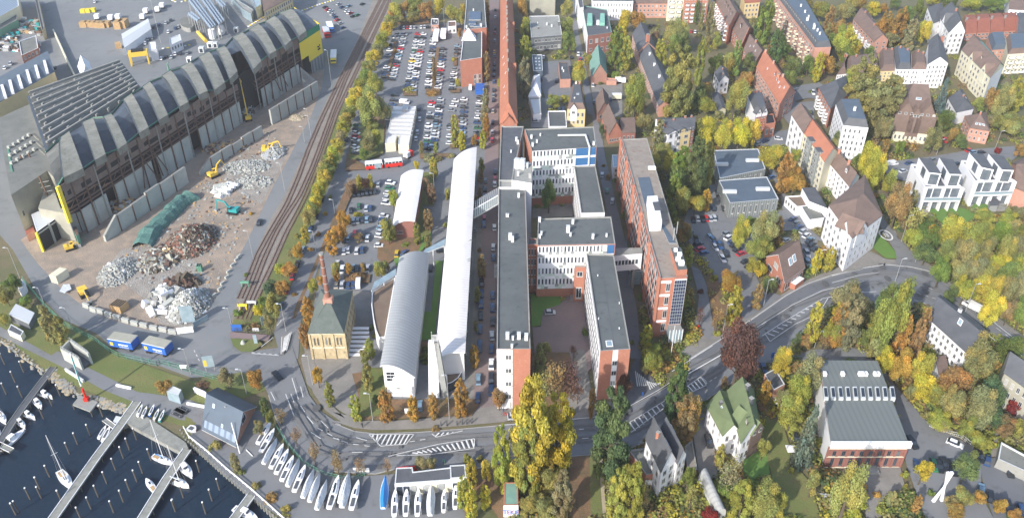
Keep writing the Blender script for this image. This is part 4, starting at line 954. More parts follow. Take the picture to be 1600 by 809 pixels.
b = B('green_skylight_building', 'dark brick building with flat roof and two mint green skylights', 'building', [M2(560,228),M2(712,206),M2(682,62),M2(524,34)], hh(56,86), 'brick_dark', trim='teal_roof', rmat='slate', sidemat={3:'white_wall'}, wins=[(0,4,1,.55,.82,dict(ww=.5, wh=.8)),(0,4,1,.1,.4,dict(ww=.5, wh=.5))], parts=[('vent',.5,.35,2.2),('vent',.85,.2,.8)])
for x in ((555,590),(635,668)): roofbox('skylight', M2, [(x[0],145),(x[1],145),(x[1]-2,85),(x[0]+5,85)], b.h-.4, b.h+1.6, 'copper', 'copper', b.t)
m = MB()
b = B('apartment_block', 'long white apartment block with dark window slots at the top edge', 'apartments', [M2(590,8),M2(848,10),M2(840,-60),M2(585,-60)], hh(2,32), 'white_wall', rmat='slate', wins=[(0,14,3,.08,.95,dict(ww=.35, wh=.6))])
B('apartment_block', 'white slab with green side strip between street and skylight building', 'apartments', [M2(508,50),M2(535,45),M2(520,-60),M2(485,-60)], hh(12,45), 'white_wall', rmat='slate')
b = B('apartment_block', 'pink brick apartment block with white windows at the top edge', 'apartments', [M2(852,22),M2(1068,22),M2(1060,-50),M2(850,-50)], hh(5,28), 'brick_pink', 'gable', 'brown_roof', rise=4, wins=[(0,8,3,.08,.95)])
b = B('apartment_block', 'ornate white apartment block at the top edge between two brick ones', 'apartments', [M2(1070,-10),M2(1172,-10),M2(1165,-60),M2(1068,-60)], hh(-2,34), 'cream_wall', 'gable', 'brown_roof', rise=4, wins=[(0,4,4,.08,.95)]); balconies(b,0,2,4,3,16)
b = B('chapel', 'pink gabled chapel with dark green roof', 'chapel', [M2(583,490),M2(682,470),M2(668,345),M2(572,365)], hh(118,131), 'brick_pink', 'gable', 'teal_roof', rise=7, axis=1, parts=[])
B('garden_wall_building', 'low pink annex right of the pink gabled chapel', 'building', [M2(680,510),M2(742,512),M2(740,495),M2(678,492)], 3, 'brick_pink', rmat='brick_pink')
b = B('apartment_block', 'long slate-roofed block with many window rows and pink gable end', 'apartments', [M2(1012,668),M2(1142,655),M2(995,330),M2(880,335)], hh(165,183), 'brick_pink', 'gable', 'slate', rise=5.5, axis=1, wins=[(3,22,3,.08,.95,dict(ww=.5, wh=.55)),(0,1,1,.3,.7,dict(ww=.15))],
  parts=[('chimney',u,1.25,1.1,'white_wall') for u in (.35,.58,.8)])
B('apartment_block', 'rear section of the slate-roofed block with brick firewall', 'apartments', [M2(880,322),M2(990,310),M2(935,170),M2(842,215)], hh(79,100), 'brick_pink', 'gable', 'slate', rise=5, axis=1, wins=[(3,7,3,.08,.95)], parts=[('chimney',.03,1,2,'brick')])
b = B('house', 'left one of two brown-roofed brick gable houses at the yard', 'house', [M2(622,720),M2(702,690),M2(688,600),M2(612,625)], hh(176,190), 'brick_pink', 'gable', 'brown_roof', rise=5, axis=1, wins=[(0,2,1,.2,.9)])
gable_front
b = B('house', 'right brown-roofed gable house with white roof windows and white ground floor', 'house', [M4(695,120),M4(775,105),M4(722,-10),M4(650,5)], hh(210,226), 'brick', 'gable', 'brown_roof', rise=6, axis=1, wins=[(0,5,1,.1,.6,dict(ww=.7))], parts=[('skylight',.3,.5,.9),('skylight',.5,.6,.9),('skylight',.7,.5,.9)])
B('house', 'small brown flat-roofed house right of the brown-roofed gable houses', 'house', [M4(775,112),M4(862,110),M4(858,35),M4(758,38)], 5.5, 'brick_dark', 'shed', 'brown_roof', rise=1.5, wins=[(0,3,1,.2,.85)])
B('sports_building', 'glass fronted white stair block at the foot of the brick tower', 'building', [M4(722,330),M4(760,325),M4(760,250),M4(714,250)], 6, 'white_wall', rmat='sky_glass', trim='white_wall', wins=[(0,1,2,.1,.9)])
# DEMOLITION HALL AND PORT
hH = 24.8
hl = thing('port_hall', 'huge half demolished port hall with humped concrete roof monitors and open brown steel front', 'hall', G(200, 290, 0))
def Q(R, x, y, z): return G(*R(x, y), z)
NL, NR = G(89.5, 294, hH), G(466, 59, hH)
FLb, FRb = G(72, 232, hH), G(458, 12, hH); FL2 = G(161,172,hH)
gap0, gap1 = .70, .83
far0, far1 = G(74,234,hH), G(457,12,hH)
front = lambda t: NL.lerp(NR, t)
# far edge of the vaults follows the photo: steps from the left corner to the right end
FK = [(0,G(*L3(290,235),hH)),(.12,G(*L3(525,45),hH)),(.2,G(*L1(655,690),hH)),(.31,G(*L1(785,625),hH)),(.42,G(*L1(905,560),hH)),(.5,G(*L1(1025,490),hH)),(.58,G(*L1(1142,425),hH)),(.68,G(*L2(245,360),hH)),(.76,G(*L2(355,300),hH)),(.84,G(*L2(460,232),hH)),(.9,G(*L2(560,178),hH)),(.95,G(*L2(655,118),hH)),(1,G(*L2(745,80),hH))]
HUMPS = [  # near-left, near-right, far-right, far-left, broken
 (L3,400,395,525,335,440,110,385,150),(L3,600,285,668,245,590,25,520,55),(L3,745,215,802,175,705,0,655,20),(L1,880,840,940,805,835,600,780,640),(L1,1005,760,1062,725,950,525,902,560),
 (L1,1135,675,1190,645,1075,465,1025,495),(L2,130,660,180,635,70,455,10,490),(L2,245,600,302,575,195,400,130,435),(L2,345,570,410,520,312,335,245,370),(L2,440,500,490,450,410,300,355,320),
 (L2,590,440,640,385,525,215,460,245),(L2,690,345,735,320,625,160,565,195),(L2,790,290,830,255,725,110,665,145),(L2,880,230,925,195,830,65,755,90)]
def arch(s): return 3.0*math.sin(math.pi*min(1, s*.93+.07))
m = MB(); ns = 4
for R_, *c in HUMPS:
 nl, nr, fr, fl = (G(*R_(c[i], c[i+1]), hH+2.6) for i in (0,2,4,6))
 Lp = [fl.lerp(nl, k/ns)+Vector((0,0,arch(k/ns))) for k in range(ns+1)]; Rp = [fr.lerp(nr, k/ns)+Vector((0,0,arch(k/ns))) for k in range(ns+1)]
 for k in range(ns):
  m.face([Lp[k+1], Rp[k+1], Rp[k], Lp[k]], 'hump')
  dz = Vector((0,0,-3.2))
  m.face([Lp[k]+dz, Lp[k+1]+dz, Lp[k+1], Lp[k]], 'glass_valley'); m.face([Rp[k+1]+dz, Rp[k]+dz, Rp[k], Rp[k+1]], 'hump')
  m.face([Lp[k]+Vector((0,0,.02)), Lp[k]+Vector((-.3,0,.35)), Lp[k+1]+Vector((-.3,0,.35)), Lp[k+1]+Vector((0,0,.02))], 'concrete')
 m.face([Lp[-1]+dz, Rp[-1]+dz, Rp[-1], Lp[-1]], 'hump'); m.face([Rp[0]+dz, Lp[0]+dz, Lp[0], Rp[0]], 'hump')
 me = m.build('roof_monitor', hl); m = MB()
# valley roof, following the same arches
m = MB(); es = []
for R_, *c in HUMPS:
 nl, nr, fr, fl = (G(*R_(c[i], c[i+1]), hH) for i in (0,2,4,6)); es += [(fl, nl), (fr, nr)]
es = [(Q(L3,290,240,hH), Q(L3,360,455,hH))] + es + [(Q(L2,845,52,hH), Q(L2,1005,162,hH))]
for i, ((f0, n0), (f1, n1)) in enumerate(zip(es, es[1:])):
 if i in (20,): pass
 for k in range(ns):
  z0_, z1_ = Vector((0,0,arch(k/ns)*.85-.6)), Vector((0,0,arch((k+1)/ns)*.85-.6))
  if i == 20 and k >= 2: continue
  m.face([f0.lerp(n0,(k+1)/ns)+z1_, f1.lerp(n1,(k+1)/ns)+z1_, f1.lerp(n1,k/ns)+z0_, f0.lerp(n0,k/ns)+z0_], 'glass_valley' if i and i % 2 == 0 else 'hall_roof')
m.build('valley_roof', hl)
# edge gutter with green line, far wall
m = MB()
E0 = [Q(L3,362,458,hH)]+[n for f, n in es[1:-1]]+[Q(L2,875,240,hH)]
for a, c in zip(E0[:19], E0[1:20]): m.bar(a+Vector((0,-.3,.1)), c+Vector((0,-.3,.1)), .35, 'green_trim', n=4)
m.build('rear_wall', hl); m = MB()
for a, c in zip(E0[22:], E0[23:]): m.bar(a+Vector((0,-.3,.1)), c+Vector((0,-.3,.1)), .35, 'green_trim', n=4)
m.build('rear_wall', hl); m = MB(); F0 = [f for f, n in es]
for a, c in zip(F0, F0[1:]): m.face([(c.x,c.y,0),(a.x,a.y,0),a+Vector((0,0,1)),c+Vector((0,0,1))], 'concrete'); m.bar(a+Vector((0,0,.6)), c+Vector((0,0,.6)), .3, 'green_trim', n=4)
m.build('rear_wall', hl)
# the open front: brown sill band, truss band, pale panels, posts
A, C_ = Q(L3,362,458,hH), Q(L2,870,243,hH)
fd = (C_-A); fd.z = 0; FLn = fd.length; fd.normalize(); fn = Vector((fd.y,-fd.x,0))
def fp(t, z, o=0): p = A+fd*(FLn*t)+fn*o; return Vector((p.x, p.y, z))
def band(m, t0, t1, z0_, z1_, mat, o=0, th=.3): m.prism([fp(t0,0,o), fp(t1,0,o), fp(t1,0,o-th), fp(t0,0,o-th)], z0_, z1_, mat)
g0, g1 = .665, .745
m = MB(); band(m, 0, .60, hH-7.2, hH, 'rust_brick'); band(m, .60, g0, hH-7.2, hH-4.0, 'rust_brick'); band(m, g1+.03, 1, hH-5.5, hH, 'rust_brick'); m.build('brick_band', hl)
m = MB()
for k, (t0, t1) in enumerate(((.0,.012),(.02,.03),(.06,.09),(.11,.145),(.155,.185),(.2,.22),(.225,.25),(.27,.285),(.29,.32),(.335,.35),(.355,.375),(.39,.425),(.44,.455),(.46,.475),(.49,.51),(.52,.54),(.55,.565),(.8,.815),(.84,.87),(.9,.93))):
 z = hH-2.6-(k % 3)*.7
 m.face([fp(t0,z-2.2,.03), fp(t1,z-2.2,.03), fp(t1,z,.03), fp(t0,z-.4*(k % 2),.03)], 'black')
m.build('broken_windows', hl)
m = MB()
for z in (hH-8.4, hH-11.2, hH-12.8):
 for t0, t1 in ((0,g0),(g1,1)): band(m, t0, t1, z-.3, z+.3, 'rust', 0, .6)
for k in range(int(30)):
 t0 = k/30
 if g0 < t0+.02 < g1: continue
 m.bar(fp(t0,hH-8.4,-.2), fp(t0+1/60,hH-11.2,-.2), .16, 'rust', n=4); m.bar(fp(t0+1/60,hH-11.2,-.2), fp(t0+1/30,hH-8.4,-.2), .16, 'rust', n=4)
m.build('truss', hl)
for k in range(29):
 t0 = k/28
 if g0+.005 < t0 < g1-.02: continue
 m = MB(); wd = .35 if k % 2 else .5
 m.prism([fp(t0,0,.45)-fd*wd/2, fp(t0,0,.45)+fd*wd/2, fp(t0,0,0)+fd*wd/2, fp(t0,0,0)-fd*wd/2], 0, hH+.3, 'rust' if k % 3 else 'concrete'); m.build('post', hl)
m = MB()
for t0, t1, top in ((.04,.12,10.5),(.15,.28,11.5),(.30,.43,11.8),(.47,.66,11.5),(.77,.985,10.5)):
 n_ = max(1, round((t1-t0)*28)); m = MB()
 for k in range(n_):
  a_, b_ = t0+(t1-t0)*k/n_, t0+(t1-t0)*(k+.96)/n_
  m.prism([fp(a_,0,-.1), fp(b_,0,-.1), fp(b_,0,-.5), fp(a_,0,-.5)], 0, top, 'pale_concrete')
 m.build('concrete_infill', hl)
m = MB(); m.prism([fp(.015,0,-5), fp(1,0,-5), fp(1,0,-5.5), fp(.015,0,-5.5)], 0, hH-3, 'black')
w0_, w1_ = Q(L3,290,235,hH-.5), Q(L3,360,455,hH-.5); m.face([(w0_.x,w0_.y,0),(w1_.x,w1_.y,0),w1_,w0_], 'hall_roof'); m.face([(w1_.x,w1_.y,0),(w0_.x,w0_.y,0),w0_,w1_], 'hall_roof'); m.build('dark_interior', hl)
for t0, dx in ((.25,.0),(.29,.03),(.83,.0),(.87,.02)): m = MB(); m.bar(fp(t0,hH-9,.5), fp(t0+dx-.02,2,.8), .3, 'rust', n=4); m.bar(fp(t0,hH-9,.5), fp(t0+.03,3,.8), .25, 'rust', n=4); m.build('brace', hl)
# west end of the front: yellow post; east end: yellow cladding
m = MB(); m.prism([fp(-.005,0,1), fp(.004,0,1), fp(.004,0,0), fp(-.005,0,0)], 9, hH+.6, 'bright_yellow'); m.build('corner_post', hl)
a_, b_, c_ = Q(L2,875,243,hH), Q(L2,1008,158,hH), Q(L2,1005,150,hH)
m = MB(); off_ = Vector((0,-.25,0)); z1 = lambda p, z: Vector((p.x, p.y, z))+off_
m.face([z1(a_,hH-3), z1(b_,hH-3), z1(b_,hH+.8), z1(a_,hH+.8)], 'bright_green')
mid = a_.lerp(b_,.33)
m.face([z1(a_,hH-13), z1(mid,hH-13), z1(mid,hH-3), z1(a_,hH-3)], 'bright_yellow'); m.face([z1(mid,hH-17), z1(b_,hH-17), z1(b_,hH-3), z1(mid,hH-3)], 'bright_yellow')
m.face([z1(a_.lerp(b_,.38),0), z1(b_,0), z1(b_,hH-17), z1(a_.lerp(b_,.38),hH-17)], 'metal_cladding')
m.face([(b_.x,b_.y,0),(F0[-1].x,F0[-1].y,0),F0[-1]+Vector((0,0,.8)),b_+Vector((0,0,.8))], 'bright_yellow')
for i_, (u_, v_) in enumerate(((.78,.45),(.82,.45),(.86,.45),(.78,.52),(.82,.5),(.86,.53))):
 p_ = a_.lerp(b_, u_); m.face([(p_.x,p_.y-.4,hH*v_),(p_.x+.6,p_.y-.1,hH*v_),(p_.x+.6,p_.y-.1,hH*v_+.9),(p_.x,p_.y-.4,hH*v_+.9)], 'black')
m.build('yellow_cladding', hl)
# saw-tooth part behind the vaults (north-west)
ST = [G(*L1(165,598),hH), G(*L1(770,388),hH), G(*L1(902,562),hH), Q(L3,290,235,hH)]
m = MB(); m.prism(ST, 0, hH-1, 'grey_wall', top='glass_valley'); m.build('sawtooth_base', hl)
nst = 9
for k in range(nst):
 t0, t1 = k/nst, (k+.72)/nst
 a0, a1 = ST[0].lerp(ST[3], t0), ST[1].lerp(ST[2], t0); b0, b1 = ST[0].lerp(ST[3], t1), ST[1].lerp(ST[2], t1)
 u0, u1 = (.03,.97)
 p0, p1, q0, q1 = a0.lerp(a1,u0), a0.lerp(a1,u1), b0.lerp(b1,u0), b0.lerp(b1,u1)
 m = MB(); z = Vector((0,0,1.5)); e_ = Vector((0,0,-.98))
 pk0, pk1 = p0.lerp(q0,.5)+z, p1.lerp(q1,.5)+z
 m.face([q0+e_, q1+e_, pk1, pk0], 'hall_roof'); m.face([p0+e_, pk0, pk1, p1+e_], 'glass_valley'); m.face([p0+e_, q0+e_, pk0], 'hall_roof'); m.face([q1+e_, p1+e_, pk1], 'hall_roof')
 m.bar(pk0, pk1, .6, 'concrete', n=4); m.bar(p0+Vector((0,0,-.6)), p1+Vector((0,0,-.6)), .35, 'green_trim' if k == 0 else 'hump', n=4)
 m.bar(p0+e_*.2, pk0, .4, 'hump', n=4); m.bar(p1+e_*.2, pk1, .4, 'green_trim', n=4)
 m.build('sawtooth', hl)
 m = MB()
 for j in range(7):
  c = q0.lerp(q1, (j+.3+.4*((k*3+j*5) % 7)/7)/7); m.box(c.x-.3,c.x+.3,c.y-1.3,c.y+.5,hH-1,hH+.8 if j % 3 else hH+1.4,'concrete')
 tag(m.build('roof_vents', hl), kind='stuff')
# left annex halls
P = [Q(L3,300,350,20), Q(L3,70,505,20), Q(L3,22,250,20), Q(L3,-12,30,20), Q(L1,-20,752,20), Vector((ST[0].x+.5,ST[0].y,20)), Vector((w0_.x+.5,w0_.y,20)), w1_.lerp(w0_,.45).xy.to_3d()+Vector((.5,0,20))]
ax = thing('hall_annex', 'beige annex with weathered grey roof at the left end of the port hall', 'hall', G(60,330,0))
MB().prism(P, 0, 20, 'beige_wall', top='hall_roof').build('wall', ax)
windows(ax, Q(L3,70,505,20), Q(L3,300,345,20), 8, 12.5, 6, 1, ww=.3, wh=.6, frame='beige_wall')
for k in range(3):
 a_, b_ = Q(L3,50+k*8,215+k*50,20), Q(L3,205+k*18,120+k*45,20); m = MB(); m.bar(a_, b_, .5, 'hump', n=4); m.bar(b_, b_+(Q(L3,250,160,20)-Q(L3,205,120,20)), .5, 'hump', n=4); m.bar(a_, a_+(Q(L3,70,300,20)-Q(L3,50,215,20))*.5, .5, 'green_trim', n=4)
 for j in range(5): c = a_.lerp(b_, (j+.5)/5); m.box(c.x-.5,c.x+.5,c.y-1.6,c.y-.4,20,21.4,'pale_concrete')
 m.build('roof_frame', ax)
m = MB(); b_ = Q(L3,360,458,hH)
m.prism([Q(L3,290,240,20), Q(L3,300,345,20), fp(0,0,0), fp(0,0,-14)], 0, 13, 'beige_wall'); m.build('side_wall', ax)
for s_ in ((215,225,240,370),(275,420,310,520),(175,330,190,385)):
 m = MB(); a_ = Q(L3,s_[2],s_[3],12); m.bar(a_-Vector((0,0,4)), Vector((a_.x-1,a_.y,22)), .4, 'rust', n=4)
 for j in range(5): m.bar((a_.x-2,a_.y,10+j*2.2), (a_.x+2.4,a_.y,11+j*2.2), .14, 'concrete', n=4)
 m.build('steel_frame', ax)
b = B('gate_annex', 'white flat-roofed gate building with dark opening in front of the beige hall annex', 'building', [Q2 for Q2 in (L3(232,738),L3(402,618),L3(370,548),L3(198,628))], 9, 'black', rmat='galvanised', trim='white_wall', para=.1, sidemat={3:'cream_wall'})
q = b.q; m = MB();
for u_ in (0,.45,.99):
 p = q[0].lerp(q[1], u_); m.box(p.x-.4,p.x+.4,p.y-.8,p.y,0,9,'bright_yellow' if u_ == 0 else 'steel')
m.bar(q[0]+Vector((0,-.4,-1)), q[1]+Vector((0,-.4,-1)), .4, 'steel', n=4); m.build('gate_posts', b.t)
tag(MB().prism([Q(L3,185,800,0), Q(L3,235,770,0), Q(L3,205,690,0), Q(L3,150,700,0)], 0, 3.2, 'brick_pink', top='red_roof').build('container', origin=Q(L3,190,760,0)), 'orange-red container stack left of the white gate building', 'container')
tag(MB().prism([Q(L5,505,100,0), Q(L5,520,90,0), Q(L5,505,40,0), Q(L5,480,45,0)], 0, 5, 'green_trim', top='rust').build('container', origin=Q(L5,500,80,0)), 'rusty green skip container right of the dark gate opening', 'container')
# free-standing panel walls
def panel_wall(label, R, x0, y0, x1, y1, h, n, ragged=False, grp='free-standing concrete walls on the demolition site'):
 a, c = G(*R(x0,y0),0), G(*R(x1,y1),0); t = thing('concrete_wall', label, 'wall', (a+c)/2, grp)
 d = (c-a).normalized(); L_ = (c-a).length; nn = Vector((d.y,-d.x,0)); rnd = random.Random(x0)
 for k in range(n):
  p, q_ = a+d*(L_*k/n), a+d*(L_*(k+.97)/n); hk = h*(rnd.uniform(.86,1.0) if ragged else 1); hl_ = hk*(.35 if ragged and k == 0 else 1)
  m = MB(); w_ = nn*.5
  for f_ in ([p+w_, q_+w_], [q_-w_, p-w_]):
   hA, hB = (hl_, hk) if f_[0] == p+w_ else (hk, hl_)
   m.face([f_[0], f_[1], f_[1]+Vector((0,0,hB)), f_[0]+Vector((0,0,hA))], 'pale_concrete')
  m.face([p+w_+Vector((0,0,hl_)), q_+w_+Vector((0,0,hk)), q_-w_+Vector((0,0,hk)), p-w_+Vector((0,0,hl_))], 'concrete')
  m.face([q_+w_, q_-w_, q_-w_+Vector((0,0,hk)), q_+w_+Vector((0,0,hk))], 'pale_concrete'); m.face([p-w_, p+w_, p+w_+Vector((0,0,hl_)), p-w_+Vector((0,0,hl_))], 'pale_concrete')
  m.build('panel', t)
  if k: m = MB(); m.prism([p+w_*1.8-d*.25, p+w_*1.8+d*.1, p+w_+d*.1, p+w_-d*.25], 0, hk*1.02, 'rust'); m.build('post', t)
 return t
panel_wall('front concrete wall at lower left beside the green netting', L3, 668,800, 1192,425, hh(348,376.5), 6, True)
panel_wall('long concrete wall section behind the yellow excavator', L4, 255,380, 652,128, hh(255,272), 6, True)
panel_wall('far concrete wall section below the yellow hall end', L2, 708,790, 1006,602, hh(170.5,194), 6)
panel_wall('short inner wall at the hall front, left end', L3, 425,765, 610,700, 9, 2)
t = thing('wall_return', 'tall white wall slab leaning at the right end of the far concrete wall', 'wall', Q(L2,960,560,0))
a, c, e = Q(L2,905,560,0), Q(L2,985,545,0), Q(L2,1010,500,0)
MB().face([(a.x,a.y,1),(c.x,c.y,0),(c.x,c.y,4),(a.x,a.y,13)], 'white_wall').face([(c.x,c.y,0),(a.x,a.y,1),(a.x,a.y,13),(c.x,c.y,4)], 'grey_wall').build('slab', t)
# rubble, heaps
def heap(name, label, cx, cy, rx, ry, h, mat_list, n, size, seed, base='rubble_ground', flat=.5, kind='stuff'):
 rnd = random.Random(seed); c = G(cx, cy, 0); k = mpp(cx, cy); RX, RY = rx*k, ry*k/math.sin(dep(cy)); m = MB(); t = c
 N_, M_ = 24, 7; ring = []
 wob = [rnd.uniform(.8,1.15) for _ in range(N_)]
 for j in range(M_+1):
  s_ = j/M_; ring.append([Vector((c.x+math.cos(6.2832*i/N_)*RX*s_*wob[i], c.y+math.sin(6.2832*i/N_)*RY*s_*wob[i], h*(1-s_**1.3)*(1+rnd.uniform(-.15,.15)))) for i in range(N_)])
 for j in range(M_):
  for i in range(N_): i2 = (i+1) % N_; m.face([ring[j][i], ring[j+1][i], ring[j+1][i2], ring[j][i2]], base)
 for _ in range(n):
  a_, s_ = rnd.uniform(0,6.2832), math.sqrt(rnd.random())*1.05; x, y = c.x+math.cos(a_)*RX*s_, c.y+math.sin(a_)*RY*s_
  z = h*max(0, 1-s_**1.3); sz = [rnd.uniform(*size)*rnd.uniform(.4,1) for _ in range(3)]; sz[0] *= 1.5
  bb = MB(); bb.box(-sz[0]/2,sz[0]/2,-sz[1]/2,sz[1]/2,-sz[2]*flat,sz[2]*.5,rnd.choice(mat_list))
  bb.xf(Matrix.Translation((x,y,z)) @ Matrix.Rotation(rnd.uniform(0,6.28),4,'Z') @ Matrix.Rotation(rnd.uniform(-.6,.6),4,'X') @ Matrix.Rotation(rnd.uniform(-.6,.6),4,'Y'))
  k0 = len(m.v); m.v += bb.v; m.f += [tuple(k0+i for i in f) for f in bb.f]; m.m += [m.mi(bb.ml[0])]*len(bb.f)
 tag(m.build(name, origin=c), label, 'rubble heap', kind=kind)
heap('rubble_heap', 'big pale concrete rubble heap beside the road bend', 296, 478, 30, 26, 6, ['pale_concrete','concrete','pale_concrete','concrete','white_wall'], 1100, (.5,1.5), 1, base='concrete')
heap('rubble_heap', 'pale rubble heap with concrete pipes near the yellow loader', 185, 425, 26, 22, 3, ['pale_concrete','concrete','grey_wall'], 420, (.5,1.6), 2)
heap('scrap_heap', 'dark rusty brown scrap heap in the middle of the demolition site', 300, 378, 36, 26, 6.5, ['rust','bark','rust_chimney','rust','bark','concrete','beige_wall'], 1100, (.4,1.9), 3, base='bark')
heap('debris_heap', 'mixed timber and slab debris left of the scrap heap', 250, 405, 30, 22, 2, ['bark','pale_concrete','rust','concrete','beige_wall'], 320, (.5,2.4), 4, base='earth')
heap('debris_heap', 'yellowish pipe and foam debris below the scrap heap', 263, 396, 12, 9, 2.6, ['timber','yellow_wall','cream_wall','rust'], 240, (.4,1.6), 5, base='timber')
heap('slab_heap', 'stack of broken white slabs left of the pale rubble heap', 258, 470, 22, 22, 2.5, ['white_wall','pale_concrete','concrete'], 90, (1.5,5), 6)
heap('beam_heap', 'rusty steel beam tangle above the slab stack', 283, 446, 22, 8, 3, ['rust','bark'], 60, (.6,5), 7, base='earth')
heap('rubble_heap', 'long grey rubble bank right of the yellow excavator', 385, 262, 34, 11, 2.6, ['pale_concrete','concrete','grey_wall'], 620, (.4,1.6), 8)
heap('rubble_heap', 'scattered grey rubble between the two excavators', 395, 285, 30, 10, 1.2, ['pale_concrete','concrete'], 220, (.5,1.6), 9)
heap('rubble_heap', 'fresh rubble under the second yellow excavator', 428, 240, 16, 10, 3, ['pale_concrete','concrete','steel'], 200, (.6,2.4), 10)
heap('debris_heap', 'debris piled between hall front and long concrete wall', 350, 232, 34, 9, 2, ['rust','timber','concrete'], 220, (.5,2.5), 11, base='earth')
heap('debris_heap', 'twisted debris behind the front concrete wall', 190, 322, 30, 10, 2.5, ['rust','timber','pale_concrete','concrete'], 220, (.5,2.5), 12, base='earth')
heap('debris_heap', 'dark debris pile in the collapsed gap of the hall', 370, 178, 26, 14, 4, ['bark','rust','concrete','pale_concrete'], 320, (.6,3.2), 13, base='bark')
heap('sand_heap', 'small sandy mound on the far demolition ground', 464, 184, 14, 6, 1.6, ['sand','earth'], 60, (.3,.8), 14, base='sand')
heap('rubble_heap', 'thin slab pieces right of the teal excavator', 348, 300, 12, 8, .8, ['white_wall','pale_concrete'], 30, (1.2,4.5), 15)
# small debris strewn over the whole site
m = MB(); rnd = random.Random(31)
for _ in range(900):
 u_ = rnd.random(); a_, b_ = (150+u_*260, 440-u_*250), (330+u_*110, 470-u_*240); f_ = rnd.random(); p = G(a_[0]+(b_[0]-a_[0])*f_, a_[1]+(b_[1]-a_[1])*f_, 0); s_ = rnd.uniform(.12,.5)
 m.box(p.x-s_,p.x+s_,p.y-s_*1.3,p.y+s_*1.3,0,s_*rnd.uniform(.3,.9),rnd.choice(['pale_concrete','concrete','rust','concrete','timber','grey_wall']))
tag(m.build('strewn_debris', origin=G(300,350,0)), 'small stones and debris strewn across the demolition ground', 'debris', kind='stuff')
# green netting over a long heap
m = MB(); rnd = random.Random(5); P = [G(*L5(900,110),0), Q(L3,960,740,0), Q(L3,1060,650,0), Q(L3,1150,560,0), Q(L4,60,640,0), Q(L4,130,570,0), Q(L4,210,520,0)]
prev = None
for i in range(len(P)*4-3):
 k, f = divmod(i, 4); p = P[k].lerp(P[min(k+1, len(P)-1)], f/4); d = (P[min(k+1, len(P)-1)]-P[max(0, k-1)]).normalized(); n_ = Vector((-d.y, d.x, 0))
 wd = rnd.uniform(3.0,4.4); hz = rnd.uniform(3.4,4.6)*(.6 if i in (0, len(P)*4-4) else 1)
 row = [p+n_*wd*math.cos(math.pi*j/7)+Vector((0,0,hz*math.sin(math.pi*j/7)*rnd.uniform(.85,1.1))) for j in range(8)]
 if prev:
  for j in range(7): m.face([prev[j], prev[j+1], row[j+1], row[j]], 'netting')
 prev = row
tag(m.build('netted_heap', origin=P[3]), 'long heap covered with dark green netting on the demolition site', 'covered heap')
for lab, R, x, y, n_, dx, dy in (('white concrete pipes lying left of the teal excavator', L4, 395, 480, 4, 22, -14), ('pale concrete pipes on the rubble near the yellow loader', L5, 725, 225, 3, 14, 14)):
 t = thing('concrete_pipes', lab, 'pipes', G(*R(x,y),0))
 for k in range(n_):
  a = G(*R(x+dx*k,y+dy*k),1.2); MB().bar(a+Vector((-3,1.5,0)), a+Vector((3,-1.5,.5)), .75, 'white_wall', n=10).build('pipe', t)
# excavators
def excavator(label, pos, ang, mat, boom, scale=1.3, turn=0):
 t = thing('excavator', label, 'excavator', pos, None, ang); c = t
 def P_(name, mb): mb.xf(Matrix.Scale(scale*(.82 if scale > 1 else 1), 4)); return obj(name, mb.mesh(name), t)
 for s_ in (-1, 1):
  m = MB(); m.box(-2.2,2.2,s_*1.3-.35,s_*1.3+.35,0,1.0,'black'); m.box(-2.4,2.4,s_*1.3-.3,s_*1.3+.3,.25,.75,'black'); P_('track', m)
 m = MB(); m.box(-2.2,1.2,-1.45,1.45,1.2,2.5,mat); m.box(-2.6,-1.0,-1.5,1.5,1.25,2.9,mat); m.box(-.7,.7,-.7,.7,.9,1.2,'black'); P_('body', m)
 m = MB(); m.box(.2,1.7,.35,1.4,1.3,3.4,'dark_glass'); m.box(.15,1.75,.3,1.45,3.4,3.55,mat); P_('cab', m)
 pts = [Vector(p) for p in boom]
 m = MB(); m.bar(pts[0], pts[1], .42, mat, .38, n=4); m.bar(pts[1], pts[2], .38, mat, .28, n=4); P_('boom', m)
 m = MB(); m.bar(pts[2], pts[3], .26, mat, .18, n=4); m.bar(pts[1]+Vector((.2,0,.4)), pts[2].lerp(pts[3],.25)+Vector((0,0,.5)), .12, 'steel', n=4); P_('arm', m)
 e = pts[3]; m = MB(); m.box(e.x-.6,e.x+.7,e.y-.7,e.y+.7,e.z-1.3,e.z,'steel'); m.box(e.x+.3,e.x+1.1,e.y-.6,e.y+.6,e.z-1.5,e.z-.9,'black'); P_('bucket', m)
 return t
excavator('yellow excavator with raised arm in front of the long concrete wall', Q(L4,345,390,0), .9, 'machine_yellow', [(1.2,0,2),(2.4,0,5.2),(4.6,0,6.6),(6.6,0,3)], 1.25)
excavator('yellow excavator on the grey rubble near the port road', Q(L4,690,235,0), .15, 'machine_yellow', [(1.2,0,2),(2.0,0,4.2),(4.4,0,4.8),(5.2,0,1.6)], 1.45)
excavator('teal green excavator with long arm reaching left', Q(L4,465,620,0), 2.9, 'machine_teal', [(1.2,0,2),(3,0,5.0),(6.6,0,5.8),(8,0,.9)], 1.25)
excavator('yellow wheeled loader digger beside the row of concrete barriers', Q(L5,535,410,0), -.9, 'machine_yellow', [(1.2,0,2),(2.6,0,3.6),(5,0,3.2),(6.6,0,1.4)], 1.2)
excavator('yellow long-reach excavator standing in the collapsed hall gap', Q(L2,560,760,0), 1.95, 'machine_yellow', [(1.0,0,2),(4.5,0,12),(8.0,0,20),(10.4,0,18.5)], 1.0)
excavator('small yellow excavator at the dark gate opening', Q(L5,450,120,0), .6, 'machine_yellow', [(1.2,0,2),(1.8,0,3.0),(3,0,3.2),(3.8,0,1.4)], .85)
